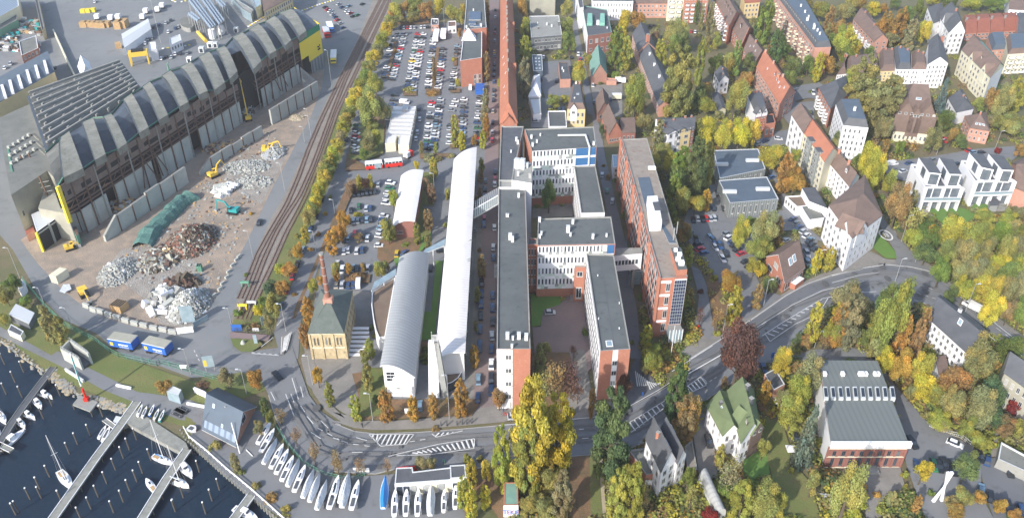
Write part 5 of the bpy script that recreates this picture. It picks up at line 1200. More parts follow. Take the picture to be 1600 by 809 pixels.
# skips, barriers, signs
def container(label, R, x, y, L_, W_, H_, mat, ang=0, top=None, name='container', cat='container'):
 p = G(*R(x,y),0); m = MB(); m.box(-L_/2,L_/2,-W_/2,W_/2,.15,H_,mat, top=top)
 n = int(L_/.8)
 for k in range(n+1):
  xx = -L_/2+L_*k/n; m.box(xx-.07,xx+.07,-W_/2-.07,W_/2+.07,.1,H_+.03,mat)
 m.box(-L_/2-.05,L_/2+.05,-W_/2-.05,W_/2+.05,0,.2,'steel')
 o = obj(name, m.mesh(name), None, p, ang); tag(o, label, cat); return o
container('cream white site container at the road edge', L5, 385, 310, 3.2, 5.5, 3.6, 'cream_wall', -.35)
container('open brown skip full of scrap beside the concrete barriers', L5, 762, 500, 4.5, 4, 3, 'timber', -.35, 'black', 'skip', 'skip')
container('dark green waste skip at the right edge of the site', L6, 255, 255, 1.6, 2, 2.8, 'green_trim', .1, 'black', 'skip', 'skip')
o = tag(MB().poly([G(*L5(x,y),1.0) for x, y in ((375,385),(400,340),(440,338),(452,372),(420,385),(410,397))], 'tarp_white').build('tarpaulin', origin=G(*L5(415,365),0)), 'crumpled white tarpaulin lying beside the road edge', 'tarpaulin')
bar_me = MB(); bar_me.box(-1.6,1.6,-.55,.55,0,.4,'pale_concrete'); bar_me.prism([(-1.6,-.35),(1.6,-.35),(1.6,.35),(-1.6,.35)],.4,1.5,'pale_concrete'); bar_me = bar_me.mesh('concrete_barrier')
for i, (x, y) in enumerate([(550,485),(595,510),(640,520),(690,540),(743,558),(798,578),(855,596),(913,608),(975,625),(1035,635),(1095,650)]):
 o = obj('concrete_barrier', bar_me, None, G(*L5(x,y),0), -.45+.02*i, (.95,1.2,1.1)); tag(o, 'pale concrete barrier block at the road bend, %s from left' % ORD[i], 'barrier', 'concrete barriers along the site edge')
for i, (x, y) in enumerate([(520,170),(505,190),(480,225),(455,265),(430,300),(402,340),(385,375),(350,415)]):
 o = obj('concrete_block', bar_me, None, G(*L6(x-20 if i < 4 else x-5,y),0), 1.1, (.6,1,.7)); tag(o, 'small grey concrete block on the right site edge, %s from top' % ORD[i], 'barrier', 'small blocks along the port road')
def board(name, label, R, x, y, w_, h_, z0_, mat, ang=0, cat='sign', posts=True):
 t = thing(name, label, cat, G(*R(x,y),0), None, ang)
 m = MB(); m.box(-w_/2,w_/2,-.08,.08,z0_,z0_+h_,mat); obj('panel', m.mesh('panel'), t)
 if posts: m = MB(); [m.box(s_*w_*.4-.08,s_*w_*.4+.08,.09,.22,0,z0_+h_*.9,'steel') for s_ in (-1,1)]; obj('posts', m.mesh('posts'), t)
 return t
def text_on(t, body, size, loc, rot, mat, name='lettering', sx=1):
 cu = bpy.data.curves.new(name, 'FONT'); cu.body = body; cu.size = size; cu.align_x = 'CENTER'; cu.align_y = 'CENTER'; cu.extrude = .01
 o = bpy.data.objects.new(name, cu); me = bpy.data.meshes.new_from_object(o); bpy.data.objects.remove(o)
 me.materials.clear(); me.materials.append(MATS[mat]); return_ = obj(name, me, t, loc); return_.rotation_euler = rot; return_.scale = (sx,1,1); return return_
board('site_board', 'tall pale blue site information board on the rubble heap', L6, 190, 600, 4.5, 7, 1.5, 'sky_glass', .1)
board('site_board', 'low banner along the right site fence', L6, 262, 590, 6, 2.2, .2, 'sky_glass', .9)
board('banner', 'white banner on the barriers at the site corner', L6, 165, 655, 5.5, 2.6, .5, 'white_paint', .2)
t_ = board('info_board', 'blue poster board at the railway end', L6, 490, 640, 3.6, 2.8, .4, 'blue_paint')
board('info_board', 'pale poster board right of the railway end', L6, 660, 600, 2, 3.2, .8, 'sky_glass', .9)
board('banner', 'white strip banner on the railway end fence', L6, 608, 640, 2.2, 1.2, .4, 'white_paint')
tag(MB().bar(G(*L6(525,712),0), G(*L6(525,712),0)+Vector((0,0,.9)), 1.6, 'pale_concrete', 1.3, n=14).bar(G(*L6(525,712),.9), G(*L6(525,712),.9)+Vector((0,0,1.2)), .9, 'pale_concrete', .3, n=10).build('millstone', origin=G(*L6(525,712),0)), 'round pale millstone on the small grass island', 'millstone')
board('info_board', 'narrow totem sign on the small grass island', L6, 610, 725, 1.2, 4.5, 0, 'sky_glass', 0)
for lab, R, x, y, mat in (('green buffer stop at the end of the left track', L6, 540, 355, 'green_trim'), ('yellow buffer stop across the middle track', L6, 527, 500, 'bright_yellow'), ('pale green buffer stop on the right track', L6, 585, 480, 'galvanised')):
 t = thing('buffer_stop', lab, 'buffer stop', G(*R(x,y),.3), 'buffer stops at the railway end')
 m = MB(); m.bar((-1.2,0,0),(-1.2,0,2.6),.22,mat,n=4); m.bar((1.2,0,0),(1.2,0,2.6),.22,mat,n=4); m.build('post', t, origin=(0,0,0));
 m = MB(); m.box(-1.7,1.7,-.35,.15,1.7,2.6,mat); m.build('beam', t, origin=(0,0,0)); m = MB(); m.bar((-1.2,0,2.4),(-1.2,3,0),.16,mat,n=4); m.bar((1.2,0,2.4),(1.2,3,0),.16,mat,n=4); m.build('brace', t, origin=(0,0,0))
# buildings and things on the port yard
b = B('warehouse', 'dark blue-grey warehouse with white skylight strips at left edge', 'warehouse', [L1(-260,790),L1(345,455),L1(300,325),L1(-280,640)], 10, 'yellow_wall', 'gable', 'slate_blue', rise=1.5, axis=0, over=.2)
for (x0, y0, x1, y1) in ((280,385,300,460),(225,415,245,490),(170,445,192,522),(115,478,138,555),(62,510,82,590),(12,540,36,618)):
 a_, c_ = G(*L1(x0,y0),11.7), G(*L1(x1,y1),11.2); d = (c_-a_); n_ = Vector((-d.y,d.x,0)).normalized()*.7; MB().prism([a_-n_,c_-n_,c_+n_,a_+n_], 10.5, 12.1, 'white_wall').build('skylight', b.t)
B('warehouse', 'pale blue roofed warehouse in the top left corner', 'warehouse', [L1(-150,190),L1(118,38),L1(110,-40),L1(-150,-40)], 10, 'cream_wall', rmat='port_blue_roof', trim='white_wall')
B('warehouse', 'low green-grey shed below the pale blue warehouse', 'warehouse', [L1(-60,220),L1(110,125),L1(98,68),L1(-60,140)], 6, 'green_trim', rmat='hall_roof')
B('house', 'small flat building with red brick front among the junk', 'building', [L1(135,352),L1(240,305),L1(228,225),L1(118,262)], 5, 'brick', rmat='hall_roof', trim='white_wall', wins=[(0,4,1,.2,.9)])
B('long_wall_building', 'long narrow dark building with ochre wall near the junk yard', 'building', [L1(262,190),L1(280,175),L1(235,-30),L1(215,-20)], 7, 'sandstone', rmat='slate')
ribw = MB(); ribbon(ribw, E(L1,335,185,420,370,490,512), .8, 3, 'cream_wall', 3); tag(ribw.build('yard_wall', origin=G(*L1(420,370),0)), 'long pale yard wall between tracks and blue warehouse', 'wall')
b = B('storage_shed', 'long white roofed shed with parked cars on the port yard', 'shed', [L1(788,305),L1(955,185),L1(935,122),L1(770,218)], 4.5, 'white_wall', 'gable', 'galvanised', rise=1.2)
b = B('storage_shed', 'white pointed shed with timber gate behind the saw-tooth roof', 'shed', [L1(522,492),L1(585,455),L1(560,390),L1(492,420)], 7, 'white_wall', 'gable', 'white_wall', rise=5, axis=1)
container('brown timber crate at the end of the white roofed shed', L1, 752, 305, 3, 4.5, 3.5, 'timber', .5, name='crate', cat='crate')
t = thing('gantry_machine', 'yellow straddle carrier frame on the port yard', 'machine', Q(L1,890,405,0), None, .35)
m = MB(); [m.box(x-.4,x+.4,y-.4,y+.4,0,6,'machine_yellow') for x in (-5,5) for y in (-2.5,2.5)]; m.build('legs', t, origin=(0,0,0))
m = MB(); m.box(-5.5,5.5,-3,3,5.6,8.2,'machine_yellow'); m.box(-3.5,3.5,-2,2,8.2,9.2,'black'); m.build('body', t, origin=(0,0,0))
for i, (x, y) in enumerate([(535,158),(563,156),(592,158),(622,160),(650,162),(678,158),(757,165),(787,160)]):
 o = container('timber crate stack with white wrap on the port yard, %s from left' % ORD[i], L1, x, y+12, 4.4, 5 if i < 6 else 8, 3.6 if i < 6 else 5, 'timber', .05, name='timber_stack', cat='timber stack'); o['group'] = 'timber stacks on the port yard'
for i, (x, y) in enumerate([(528,82),(560,80),(592,76)]):
 o = container('small yellow cargo box on the port yard, %s from left' % ORD[i], L1, x, y, 3, 3.5, 2.6, 'bright_yellow', .1, name='cargo_box', cat='cargo box'); o['group'] = 'yellow cargo boxes'
b = B('office_cabin', 'white cabin on stilts with pale roof beside the parked cars', 'cabin', [L1(945,320),L1(990,312),L1(985,265),L1(938,268)], 7, 'white_wall', rmat='white_wall')
B('office_cabin', 'grey and white cabins right of the stilt cabin', 'cabin', [L1(1075,290),L1(1150,255),L1(1140,215),L1(1068,242)], 6, 'white_wall', rmat='galvanised', wins=[(0,4,1,.3,.9)])
# canopies
for i, (lab, c) in enumerate((('left striped blue-grey port canopy', (318,185,362,165,232,-15,178,8)), ('right striped blue-grey port canopy', (372,160,415,130,300,-30,245,-20)), ('short blue-grey canopy left of the long ones', (235,140,262,122,205,75,175,95)), ('small dark canopy right of the port canopies', (395,52,425,35,370,-20,340,-8)))):
 P = [G(*L2(c[k],c[k+1]),9) for k in (0,2,4,6)]; t = thing('port_canopy', lab, 'canopy', Vector((P[0].x,P[0].y,0)), 'canopies on the port yard')
 n_ = 3 if i < 2 else 2
 for j in range(n_):
  a0, a1 = P[0].lerp(P[1], j/n_), P[0].lerp(P[1], (j+.9)/n_); b0, b1 = P[3].lerp(P[2], j/n_), P[3].lerp(P[2], (j+.9)/n_)
  m = MB(); am, bm = (a0+a1)/2+Vector((0,0,1.2)), (b0+b1)/2+Vector((0,0,1.2))
  m.face([a0,am,bm,b0], 'port_blue_roof'); m.face([am,a1,b1,bm], 'port_blue_roof'); m.face([a0,a1,am], 'steel'); m.face([a1,a0,b0,b1], 'steel'); m.build('roof_bay', t)
 m = MB()
 for u_ in (0,.33,.66,1):
  for v_ in (.05,.9): p = P[0].lerp(P[1], v_).lerp(P[3].lerp(P[2], v_), u_); m.bar((p.x,p.y,0), (p.x,p.y,9), .3, 'steel', n=5)
 m.build('posts', t)
P = [G(*L2(170+42*math.cos(a/14*6.28)*1.1+10*math.sin(a/14*6.28),145+34*math.sin(a/14*6.28)),3) for a in range(14)]
tag(MB().prism(P, 0, 3, 'concrete', top='hall_roof').build('round_platform', origin=G(*L2(170,160),0)), 'round grey-roofed platform building beside the striped canopies', 'building')
B('terminal_building', 'light blue walled terminal building end at the top of the port', 'building', [L2(603,50),L2(640,30),L2(632,-60),L2(560,-60)], hh(9,27), 'sky_glass', rmat='sky_glass', sidemat={0:'sky_glass'}, wins=[(1,3,3,.1,.9,dict(ww=.4))])
B('terminal_building', 'low pale terminal wing left of the light blue block', 'building', [L2(525,60),L2(575,90),L2(590,60),L2(440,-30)], 6, 'sky_glass', rmat='concrete')
B('harbour_house', 'cream yellow ornate harbour building at the top of the port', 'building', [L2(658,75),L2(835,-18),L2(800,-80),L2(640,-60)], hh(-5,21), 'yellow_wall', 'gable', 'brown_roof', rise=3, wins=[(0,12,3,.08,.95,dict(wh=.7))])
for i, (x0, y0, x1, y1) in enumerate(((240,205,290,260),)):
 a, c = Q(L2,x0,y0,1.2), Q(L2,x1,y1,1.2); tag(MB().bar(a, c, 1.2, 'machine_yellow', n=8).build('long_tank', origin=a*1), 'long yellow tube lying below the port canopies', 'pipe')
for i, (x, y, s_) in enumerate([(335,245,2.2),(392,215,2),(268,330,1.6),(322,300,1.6),(355,300,1.4),(190,395,1.4),(485,205,1.4)]):
 p = Q(L2,x,y,0); o = tag(MB().bar(p, p+Vector((0,0,4.5*s_/1.6)), s_, 'white_paint', n=12).build('tank', origin=p) if i < 2 else MB().box(p.x-s_,p.x+s_,p.y-s_,p.y+s_,0,3.4,'white_paint' if i % 2 else 'galvanised').box(p.x-s_*.6,p.x+s_*.6,p.y-s_-.1,p.y-s_,.3,2.6,'dark_glass').build('booth', origin=p), None, 'tank' if i < 2 else 'booth', 'port booths')
 auto(o, 'white tank' if i < 2 else 'small port booth', *L2(x,y))
# yellow and white kerb markers in loops
m = MB()
for (R, pts) in ((L2, [(20,310),(110,300),(210,285)]), (L2, [(560,170),(640,120),(740,70),(850,30)]), (L1, [(1090,5),(1110,14),(1150,14),(1195,4)]), (L2, [(900,70),(1010,30),(1130,-5)])):
 PP = E(R, *[v for p in pts for v in p])
 for a, c in zip(PP, PP[1:]):
  A_, C2 = G(*a,0), G(*c,0); n_ = max(1, int((C2-A_).length/2.4))
  for k in range(n_): p = A_.lerp(C2, k/n_); m.box(p.x-.65,p.x+.65,p.y-.5,p.y+.5,0,.5,'bright_yellow' if k % 2 else 'white_paint')
tag(m.build('kerb_markers'), kind='structure')
m = MB(); rnd = random.Random(9)
for _ in range(420):
 x, y = rnd.uniform(-20, 250), rnd.uniform(130, 330); p = Q(L1, x, y, 0)
 if 118 < x < 245 and y > 215: continue
 s_ = rnd.uniform(.4,1.8); m.box(p.x-s_,p.x+s_,p.y-s_*.7,p.y+s_*.7,0,rnd.uniform(.4,2.4),rnd.choice(['rust','steel','white_paint','timber','slate_blue','machine_teal','concrete','bark']))
tag(m.build('junk_piles', origin=Q(L1,100,200,0)), 'jumble of scrap and boxes in the junk yard', 'scrap', kind='stuff')
# HOUSES ON THE RIGHT
b = B('corner_flats', 'dark roofed corner flats with white and yellow bays behind the tower', 'apartments', [M4(1085,118),M4(1235,85),M4(1225,15),M4(990,22)], hh(190,228), 'brick_dark', 'gable', 'slate', rise=3, sidemat={3:'white_wall'}, parts=[('chimney',.3,.9,.8),('chimney',.7,1,.8),('chimney',.9,1,.8)])
gable_front(b, 0, .12, 7, 5, .5, 1.5, 'white_wall', 'slate', (2,3,2,14)); gable_front(b, 0, .5, 9, 6, .5, 1.5, 'yellow_wall', 'slate', (2,4,2,15)); windows(b.t, b.q[0].lerp(b.q[1],.75), b.q[1], 2, 15, 2, 4)
b = B('balcony_terrace', 'red brick block with white balconies, top edge left of the brown roofed terrace', 'apartments', [R1(82,-30),R1(235,-30),R1(232,-70),R1(80,-70)], hh(-10,34), 'brick', 'gable', 'brown_roof', rise=4, wins=[(0,8,5,.05,.95)]); balconies(b,0,4,5,1,15)
b = B('balcony_terrace', 'brown roofed terrace with a row of white dormers and balconies', 'apartments', [R1(360,165),R1(438,88),R1(340,-60),R1(262,-30)], hh(44,74), 'brick', 'gable', 'brown_roof', rise=5, axis=1, wins=[(3,10,4,.08,.95)], parts=[('dormer',u,1.45,.7) for u in (.12,.24,.36,.48,.6,.72)])
balconies(b,3,6,4,1,13)
b = B('terrace_house', 'brown roofed terrace section with orange firewalls and twin dormer', 'terraced house', [R1(442,285),R1(515,188),R1(442,90),R1(378,178)], hh(70,90), 'brick', 'gable', 'brown_roof', rise=5.5, axis=1, wins=[(3,5,3,.1,.95)], parts=[('dormer',.5,1.45,1.0)], over=.1)
m = MB()
for e in (0, 1):
 P = [b.A[0] if e == 0 else b.A[1], b.e[e], b.A[3] if e == 0 else b.A[2]]; T = Vector((0,0,.9)); d = (b.e[0]-b.e[1]).normalized()*(.5 if e == 0 else -.5)
 for p, q_ in zip(P, P[1:]): m.face([p+d, q_+d, q_+d+T, p+d+T], 'brick'); m.face([q_-d, p-d, p-d+T, q_-d+T], 'brick'); m.face([p+d+T, q_+d+T, q_-d+T, p-d+T], 'brick')
m.build('firewall', b.t)
b = B('yellow_house', 'yellow and white flats with pink roof behind the terrace', 'apartments', [R1(462,20),R1(556,14),R1(548,-40),R1(440,-30)], hh(4,29), 'yellow_wall', 'gable', 'red_roof', rise=3, wins=[(0,4,3,.1,.95)])
B('terrace_house', 'brown roofed terrace section with rooflights stepping down to the terracotta terrace', 'terraced house', [R1(520,405),R1(600,340),R1(515,225),R1(452,315)], hh(99,116), 'brick', 'gable', 'brown_roof', rise=5, axis=1, wins=[(3,5,2,.2,.95)], parts=[('skylight',.3,1.4,.9),('skylight',.5,1.3,.9),('skylight',.7,1.5,.9),('chimney',.5,1,1)])
b = B('terrace_house', 'terracotta roofed brick terrace ending in a tall gable', 'terraced house', [R1(682,658),R1(778,578),R1(612,345),R1(535,425)], hh(165,196), 'brick_pink', 'gable', 'terracotta', rise=6, axis=1, wins=[(3,10,4,.06,.95),(0,2,4,.05,.98,dict(m0=.3,ww=.6))],
  parts=[('chimney',u,1,1.0,'brick_pink') for u in (.25,.62,.95)]+[('skylight',u,v,.9) for u, v in ((.1,1.3),(.2,1.5),(.28,1.4),(.7,1.5))]+[('dormer',.35,1.4,.7),('dormer',.45,1.35,.7),('chimney',.33,1.3,1.4)])
b = B('mansard_block', 'long grey mansard block with brick end and rows of balconies', 'apartments', [R1(905,302),R1(1006,298),R1(812,-40),R1(650,-40)], hh(74,114), 'brick_pink', 'mansard', 'slate', rise=3.4, trim='slate_blue',
  wins=[(3,26,4,.05,.95,dict(ww=.5))], parts=[('vent',.5,v,1.2) for v in (.1,.16,.25,.4,.5,.62)]+[('vent',.35,.2,1.8),('chimney',.3,.35,1.3,'white_wall')])
q = b.q; a, c = q[3].lerp(q[0], .02)+Vector((.9,0,0)), q[0]+Vector((.9,0,0)); windows(b.t, Vector((a.x,a.y,0)), Vector((c.x,c.y,0)), b.h+.5, b.h+2.9, 24, 1, ww=.45, wh=.9)
balconies(b,3,7,4,1,b.h-2,'cream_wall',depth=1.5,width=.4)
b = B('house', 'red roofed brick house with balconies in the upper woods', 'apartments', [R2(268,262),R2(356,252),R2(215,58),R2(135,122)], hh(64,85), 'brick_pink', 'gable', 'brown_roof', rise=4, axis=1, wins=[(3,8,3,.08,.95),(0,2,3,.1,.95,dict(ww=.3))], parts=[('chimney',.35,1.1,.9),('chimney',.8,1,.9)]+[('skylight',u,.5,.6) for u in (.3,.45,.6)])
balconies(b,3,3,3,1,hh(64,85)-3)
b = B('white_house', 'small white house with dark roof among garden trees', 'house', [R1(300,518),R1(360,500),R1(345,435),R1(268,460)], hh(128,150), 'white_wall', 'gable', 'slate', rise=3, axis=1, wins=[(3,3,2,.1,.9),(0,2,2,.1,.9)], parts=[('chimney',.2,1.2,.7),('chimney',.6,1,.7)])
B('garden_shed', 'black roofed shed below the small white house', 'shed', [R1(290,700),R1(342,688),R1(305,598),R1(258,595)], 4, 'cream_wall', 'gable', 'slate', rise=1.2, axis=1)
b = B('mansard_house', 'slate mansard house with white side wall and dormers', 'house', [R1(530,725),R1(605,712),R1(575,600),R1(480,612)], hh(177,205), 'brick', 'mansard', 'slate', rise=3.5, sidemat={3:'white_wall'}, wins=[(0,4,3,.05,.95)], parts=[('chimney',u,.9,.9) for u in (.1,.4,.85)])
gable_front(b, 0, .25, 3, 3, b.h-1, 3, 'white_wall', 'slate', (1,1,b.h,b.h+1.8)); gable_front(b, 0, .75, 3, 3, b.h-1, 3, 'white_wall', 'slate', (1,1,b.h,b.h+1.8))
B('extension', 'black flat-roofed brick extension between mansard house and terrace gable', 'building', [R1(592,785),R1(655,775),R1(640,718),R1(592,722)], 8, 'brick', rmat='black', trim='brick', wins=[(0,2,1,.1,.8)])
# long terrace, stepping down to the white corner house
HT = hh(205,252)
b = B('terraced_flats', 'white walled end of the long terrace with brown roof', 'apartments', [R3(832,112),R3(905,45),R3(850,-45),R3(757,-5)], hh(181,229), 'white_wall', 'gable', 'brown_roof', rise=4, axis=1, wins=[(3,3,4,.05,.95,dict(ww=.35))])
b = B('terraced_flats', 'terraced flats with terracotta roof and two grey glazed bays', 'apartments', [R3(965,292),R3(1048,225),R3(908,42),R3(836,110)], hh(252,302), 'cream_wall', 'gable', 'terracotta', rise=4, axis=1, wins=[(3,8,5,.05,.95,dict(ww=.55))])
for u in (.25,.62):
 a, c = b.q[3].lerp(b.q[0], u), b.q[3].lerp(b.q[0], u+.17); d = (c-a).normalized(); n = Vector((d.y,-d.x,0))
 MB().prism([a+n*1.2, c+n*1.2, c-n*4.5, a-n*4.5], 0, b.h+1.4, 'metal_cladding', top='slate').build('bay', b.t); windows(b.t, a+n*1.2, c+n*1.2, 2, b.h+1, 2, 5, ww=.7)
b = B('terraced_flats', 'white terraced flats with brown roof before the corner house', 'apartments', [R3(1122,448),R3(1185,385),R3(1050,235),R3(985,287)], hh(290,325), 'white_wall', 'gable', 'brown_roof', rise=4, axis=1, wins=[(3,6,4,.08,.95,dict(ww=.3))], parts=[('chimney',.35,1,1.2),('chimney',.8,1,1.2),('dormer',.3,.0+1.5,.9)])
b = B('corner_house', 'large white corner house with brown hipped roof at the road bend', 'apartments', [(1331,372),(1379,336),(1352,274),(1295,322)], 15.5, 'white_wall', 'hip', 'brown_roof', rise=5, axis=0, wins=[(0,6,4,.06,.95,dict(ww=.22,wh=.45)),(3,6,4,.06,.95,dict(ww=.35,wh=.5))], over=.3)
gable_front(b, 0, .3, 8, 9, 10, 4.2, 'white_wall', 'brown_roof', (1,1,15,17)); gable_front(b, 3, .75, 6, 6, 10, 4, 'white_wall', 'brown_roof')
B('garage_block', 'low white block with sunken dark roof beside the corner house', 'garage', [R3(790,578),R3(866,570),R3(822,505),R3(718,512)], 5, 'white_wall', rmat='brown_flat', trim='white_wall', wins=[(3,4,1,.3,.9)])
B('garage_block', 'low white block with grey-green flat roof', 'garage', [R3(872,658),R3(962,645),R3(920,570),R3(822,578)], 5, 'white_wall', rmat='hall_roof', trim='slate', para=.1)
B('garage_block', 'taller white block with black sloping roof between the garages', 'building', [R3(870,545),R3(985,590),R3(905,455),R3(822,460)], 8, 'white_wall', rmat='slate', trim='slate', para=.1)
# upper right
b = B('brick_flats', 'brick flats with big grey roof and balconies above the white mansard', 'apartments', [R1(1005,690),R1(1112,600),R1(1100,480),R1(928,552)], hh(160,190), 'brick', 'hip', 'slate', rise=4, axis=1, hipin=.3, wins=[(3,6,4,.05,.95)]); balconies(b,3,3,4,1,hh(160,190)-3)
b = B('mansard_block', 'white corner mansard block with arched windows', 'apartments', [(1318,196),(1357,200),(1344,163),(1306,163)], hh(199,249), 'white_wall', 'mansard', 'slate', rise=3.5, trim='slate_blue', wins=[(0,5,5,.05,.95,dict(ww=.42,wh=.6)),(3,6,5,.05,.95,dict(ww=.35))], parts=[('chimney',.5,.4,1.2,'white_wall')])
W2 = [('white mansard with rounded gable wall', [(30,475),(92,468),(90,378),(75,385)], 'white_wall', 'brown_roof', 120, 136),
  ('brown roofed link house with chimneys left of the yellow one', [(100,470),(295,470),(292,365),(90,385)], 'grey_wall', 'brown_roof', 116, 136),
  ('yellow fronted brown roofed house in the mansard row', [(302,452),(400,450),(398,335),(298,335)], 'yellow_wall', 'brown_roof', 112, 128),
  ('white fronted house with grey roof terrace in the mansard row', [(405,440),(502,440),(500,350),(385,312)], 'white_wall', 'slate', 109, 132),
  ('white house with brown sloping roof next to the tall white block', [(505,440),(598,440),(592,372),(505,340)], 'white_wall', 'brown_roof', 109, 134)]
for lab, c, wm, rm, yt, yb in W2:
 b = B('mansard_house', lab, 'house', [R2(*p) for p in c], hh(yt,yb), wm, 'mansard', rm, rise=3.5, trim=rm if rm != 'slate' else 'slate_blue', wins=[(0,4,3,.08,.95,dict(ww=.4))], parts=[('chimney',.2,.9,.9),('chimney',.8,.9,.9)])
b = B('white_block', 'tall white block with dark hipped roof right of the mansard row', 'apartments', [R2(608,405),R2(735,400),R2(695,255),R2(615,258)], hh(99,138), 'white_wall', 'gable', 'slate', rise=4, axis=1, wins=[(0,5,5,.05,.95,dict(ww=.4))], parts=[('chimney',.9,.2,1.6)])
b = B('turret_villa', 'white villa with steep dark roofs and gables near the top right woods', 'villa', [R2(742,205),R2(842,198),R2(800,75),R2(670,85)], hh(50,85), 'white_wall', 'gable', 'slate', rise=7, axis=1, wins=[(0,3,4,.05,.95,dict(ww=.4)),(3,6,4,.05,.95,dict(ww=.4))], parts=[('chimney',.5,1,1)])
gable_front(b, 3, .5, 7, 6, 8, 6, 'white_wall', 'slate')
b = B('turret_villa', 'rear white villa with dark pointed roof at the top edge woods', 'villa', [R2(640,150),R2(735,110),R2(690,20),R2(604,50)], hh(35,65), 'white_wall', 'hip', 'slate', rise=6, wins=[(3,4,3,.1,.9)])
for i, (x0, x1) in enumerate(((845,915),(918,1000),(1003,1085),(1088,1170))):
 y = 212-(x0-845)*.06
 b = B('row_house', 'terracotta roofed row house, %s from left' % ORD[i], 'row house', [R2(x0,y),R2(x1,y-5),R2(x1-18,y-118),R2(x0-10,y-112)], hh(51,63), 'brick', 'gable', 'red_roof', rise=3, wins=[(0,3,2,.05,.95,dict(ww=.7))], group='terracotta row houses', parts=[('chimney',.02,.95,1.1,'concrete')], over=.1)
b = B('brick_flats', 'dark roofed flats right of the terracotta row houses', 'apartments', [R2(1175,215),R2(1300,210),R2(1290,80),R2(1172,85)], 9, 'brick_pink', 'gable', 'slate', rise=3, wins=[(0,5,2,.05,.95)])
b = B('white_block', 'grey-brown roofed flats in the top right corner', 'apartments', [R2(1120,60),R2(1300,70),R2(1300,-30),R2(1110,-30)], 8, 'white_wall', 'gable', 'brown_roof', rise=3, wins=[(0,6,2,.1,.9)])
b = B('cream_house', 'large cream apartment house with brown roof and white gablets', 'apartments', [R2(1002,492),R2(1088,418),R2(928,238),R2(820,318)], hh(121,161), 'cream_wall', 'gable', 'brown_roof', rise=5, axis=1, wins=[(3,10,4,.05,.95,dict(ww=.42))], sidemat={0:'white_wall'}, parts=[('dormer',u,1.6,.6) for u in (.2,.45,.55)], trim='teal_roof')
gable_front(b, 3, .35, 6, 5, 9, 4.5, 'cream_wall', 'brown_roof', (1,1,b.h-.5,b.h+1.5)); gable_front(b, 3, .78, 6, 5, 9, 4.5, 'cream_wall', 'brown_roof', (1,1,b.h-.5,b.h+1.5))
b = B('rear_flats', 'pinkish flats with green-edged grey roof behind the cream house', 'apartments', [R2(1012,318),R2(1105,312),R2(1085,225),R2(985,230)], hh(78,100), 'brick_pink', 'mansard', 'slate_blue', rise=3, wins=[(0,4,3,.05,.95)])
b = B('rear_flats', 'white and rose flats with slate roof at the right edge', 'apartments', [R2(1112,345),R2(1260,335),R2(1250,235),R2(1100,240)], hh(84,116), 'cream_wall', 'mansard', 'brown_roof', rise=3, trim='slate_blue', wins=[(0,6,4,.05,.95)]); balconies(b,0,3,4,1,13)
b = B('gabled_villa', 'cream villa with three steep brown gables', 'villa', [R2(415,735),R2(645,755),R2(612,545),R2(452,540)], hh(185,224), 'cream_wall', 'hip', 'brown_roof', rise=9, axis=0, hipin=.25, wins=[(0,8,3,.05,.95,dict(ww=.5))], parts=[('skylight',u,.55,.9) for u in (.44,.48,.52,.56)])
for u in (.2,.8): gable_front(b, 0, u, 9, 8, 6, 8, 'brown_roof', 'brown_roof', (3,1,b.h+1,b.h+3))
gable_front(b, 0, .5, 6, 6, 4, 5, 'brown_roof', 'brown_roof', (1,1,b.h,b.h+2))
b = B('cottage', 'low cottage with dark hipped roof between villa and cream house', 'cottage', [R2(790,712),R2(895,690),R2(820,560),R2(735,620)], 7, 'white_wall', 'hip', 'slate', rise=4, axis=1, parts=[('skylight',.4,.5,.8),('skylight',.5,.6,.8),('chimney',.3,1,.8)], wins=[(3,4,1,.2,.9)])
b = B('brick_house', 'brick house with brown hipped roof by the upper street', 'house', [R4(872,78),R4(998,100),R2(978,712),R2(838,735)], hh(203,224), 'brick_pink', 'hip', 'brown_roof', rise=4, wins=[(0,4,2,.08,.95,dict(ww=.4)),(3,3,2,.08,.95,dict(ww=.4))], parts=[('skylight',.25,.3,.8),('skylight',.5,.3,.8),('skylight',.75,.3,.8),('chimney',.5,1,.9)])
b = B('brick_house', 'brick house cut by the right edge beside the white modern terraces', 'house', [R4(1150,452),R4(1300,520),R4(1290,230),R4(1140,305)], 9, 'brick_pink', 'gable', 'brown_roof', rise=5, wins=[(3,2,2,.2,.9)])
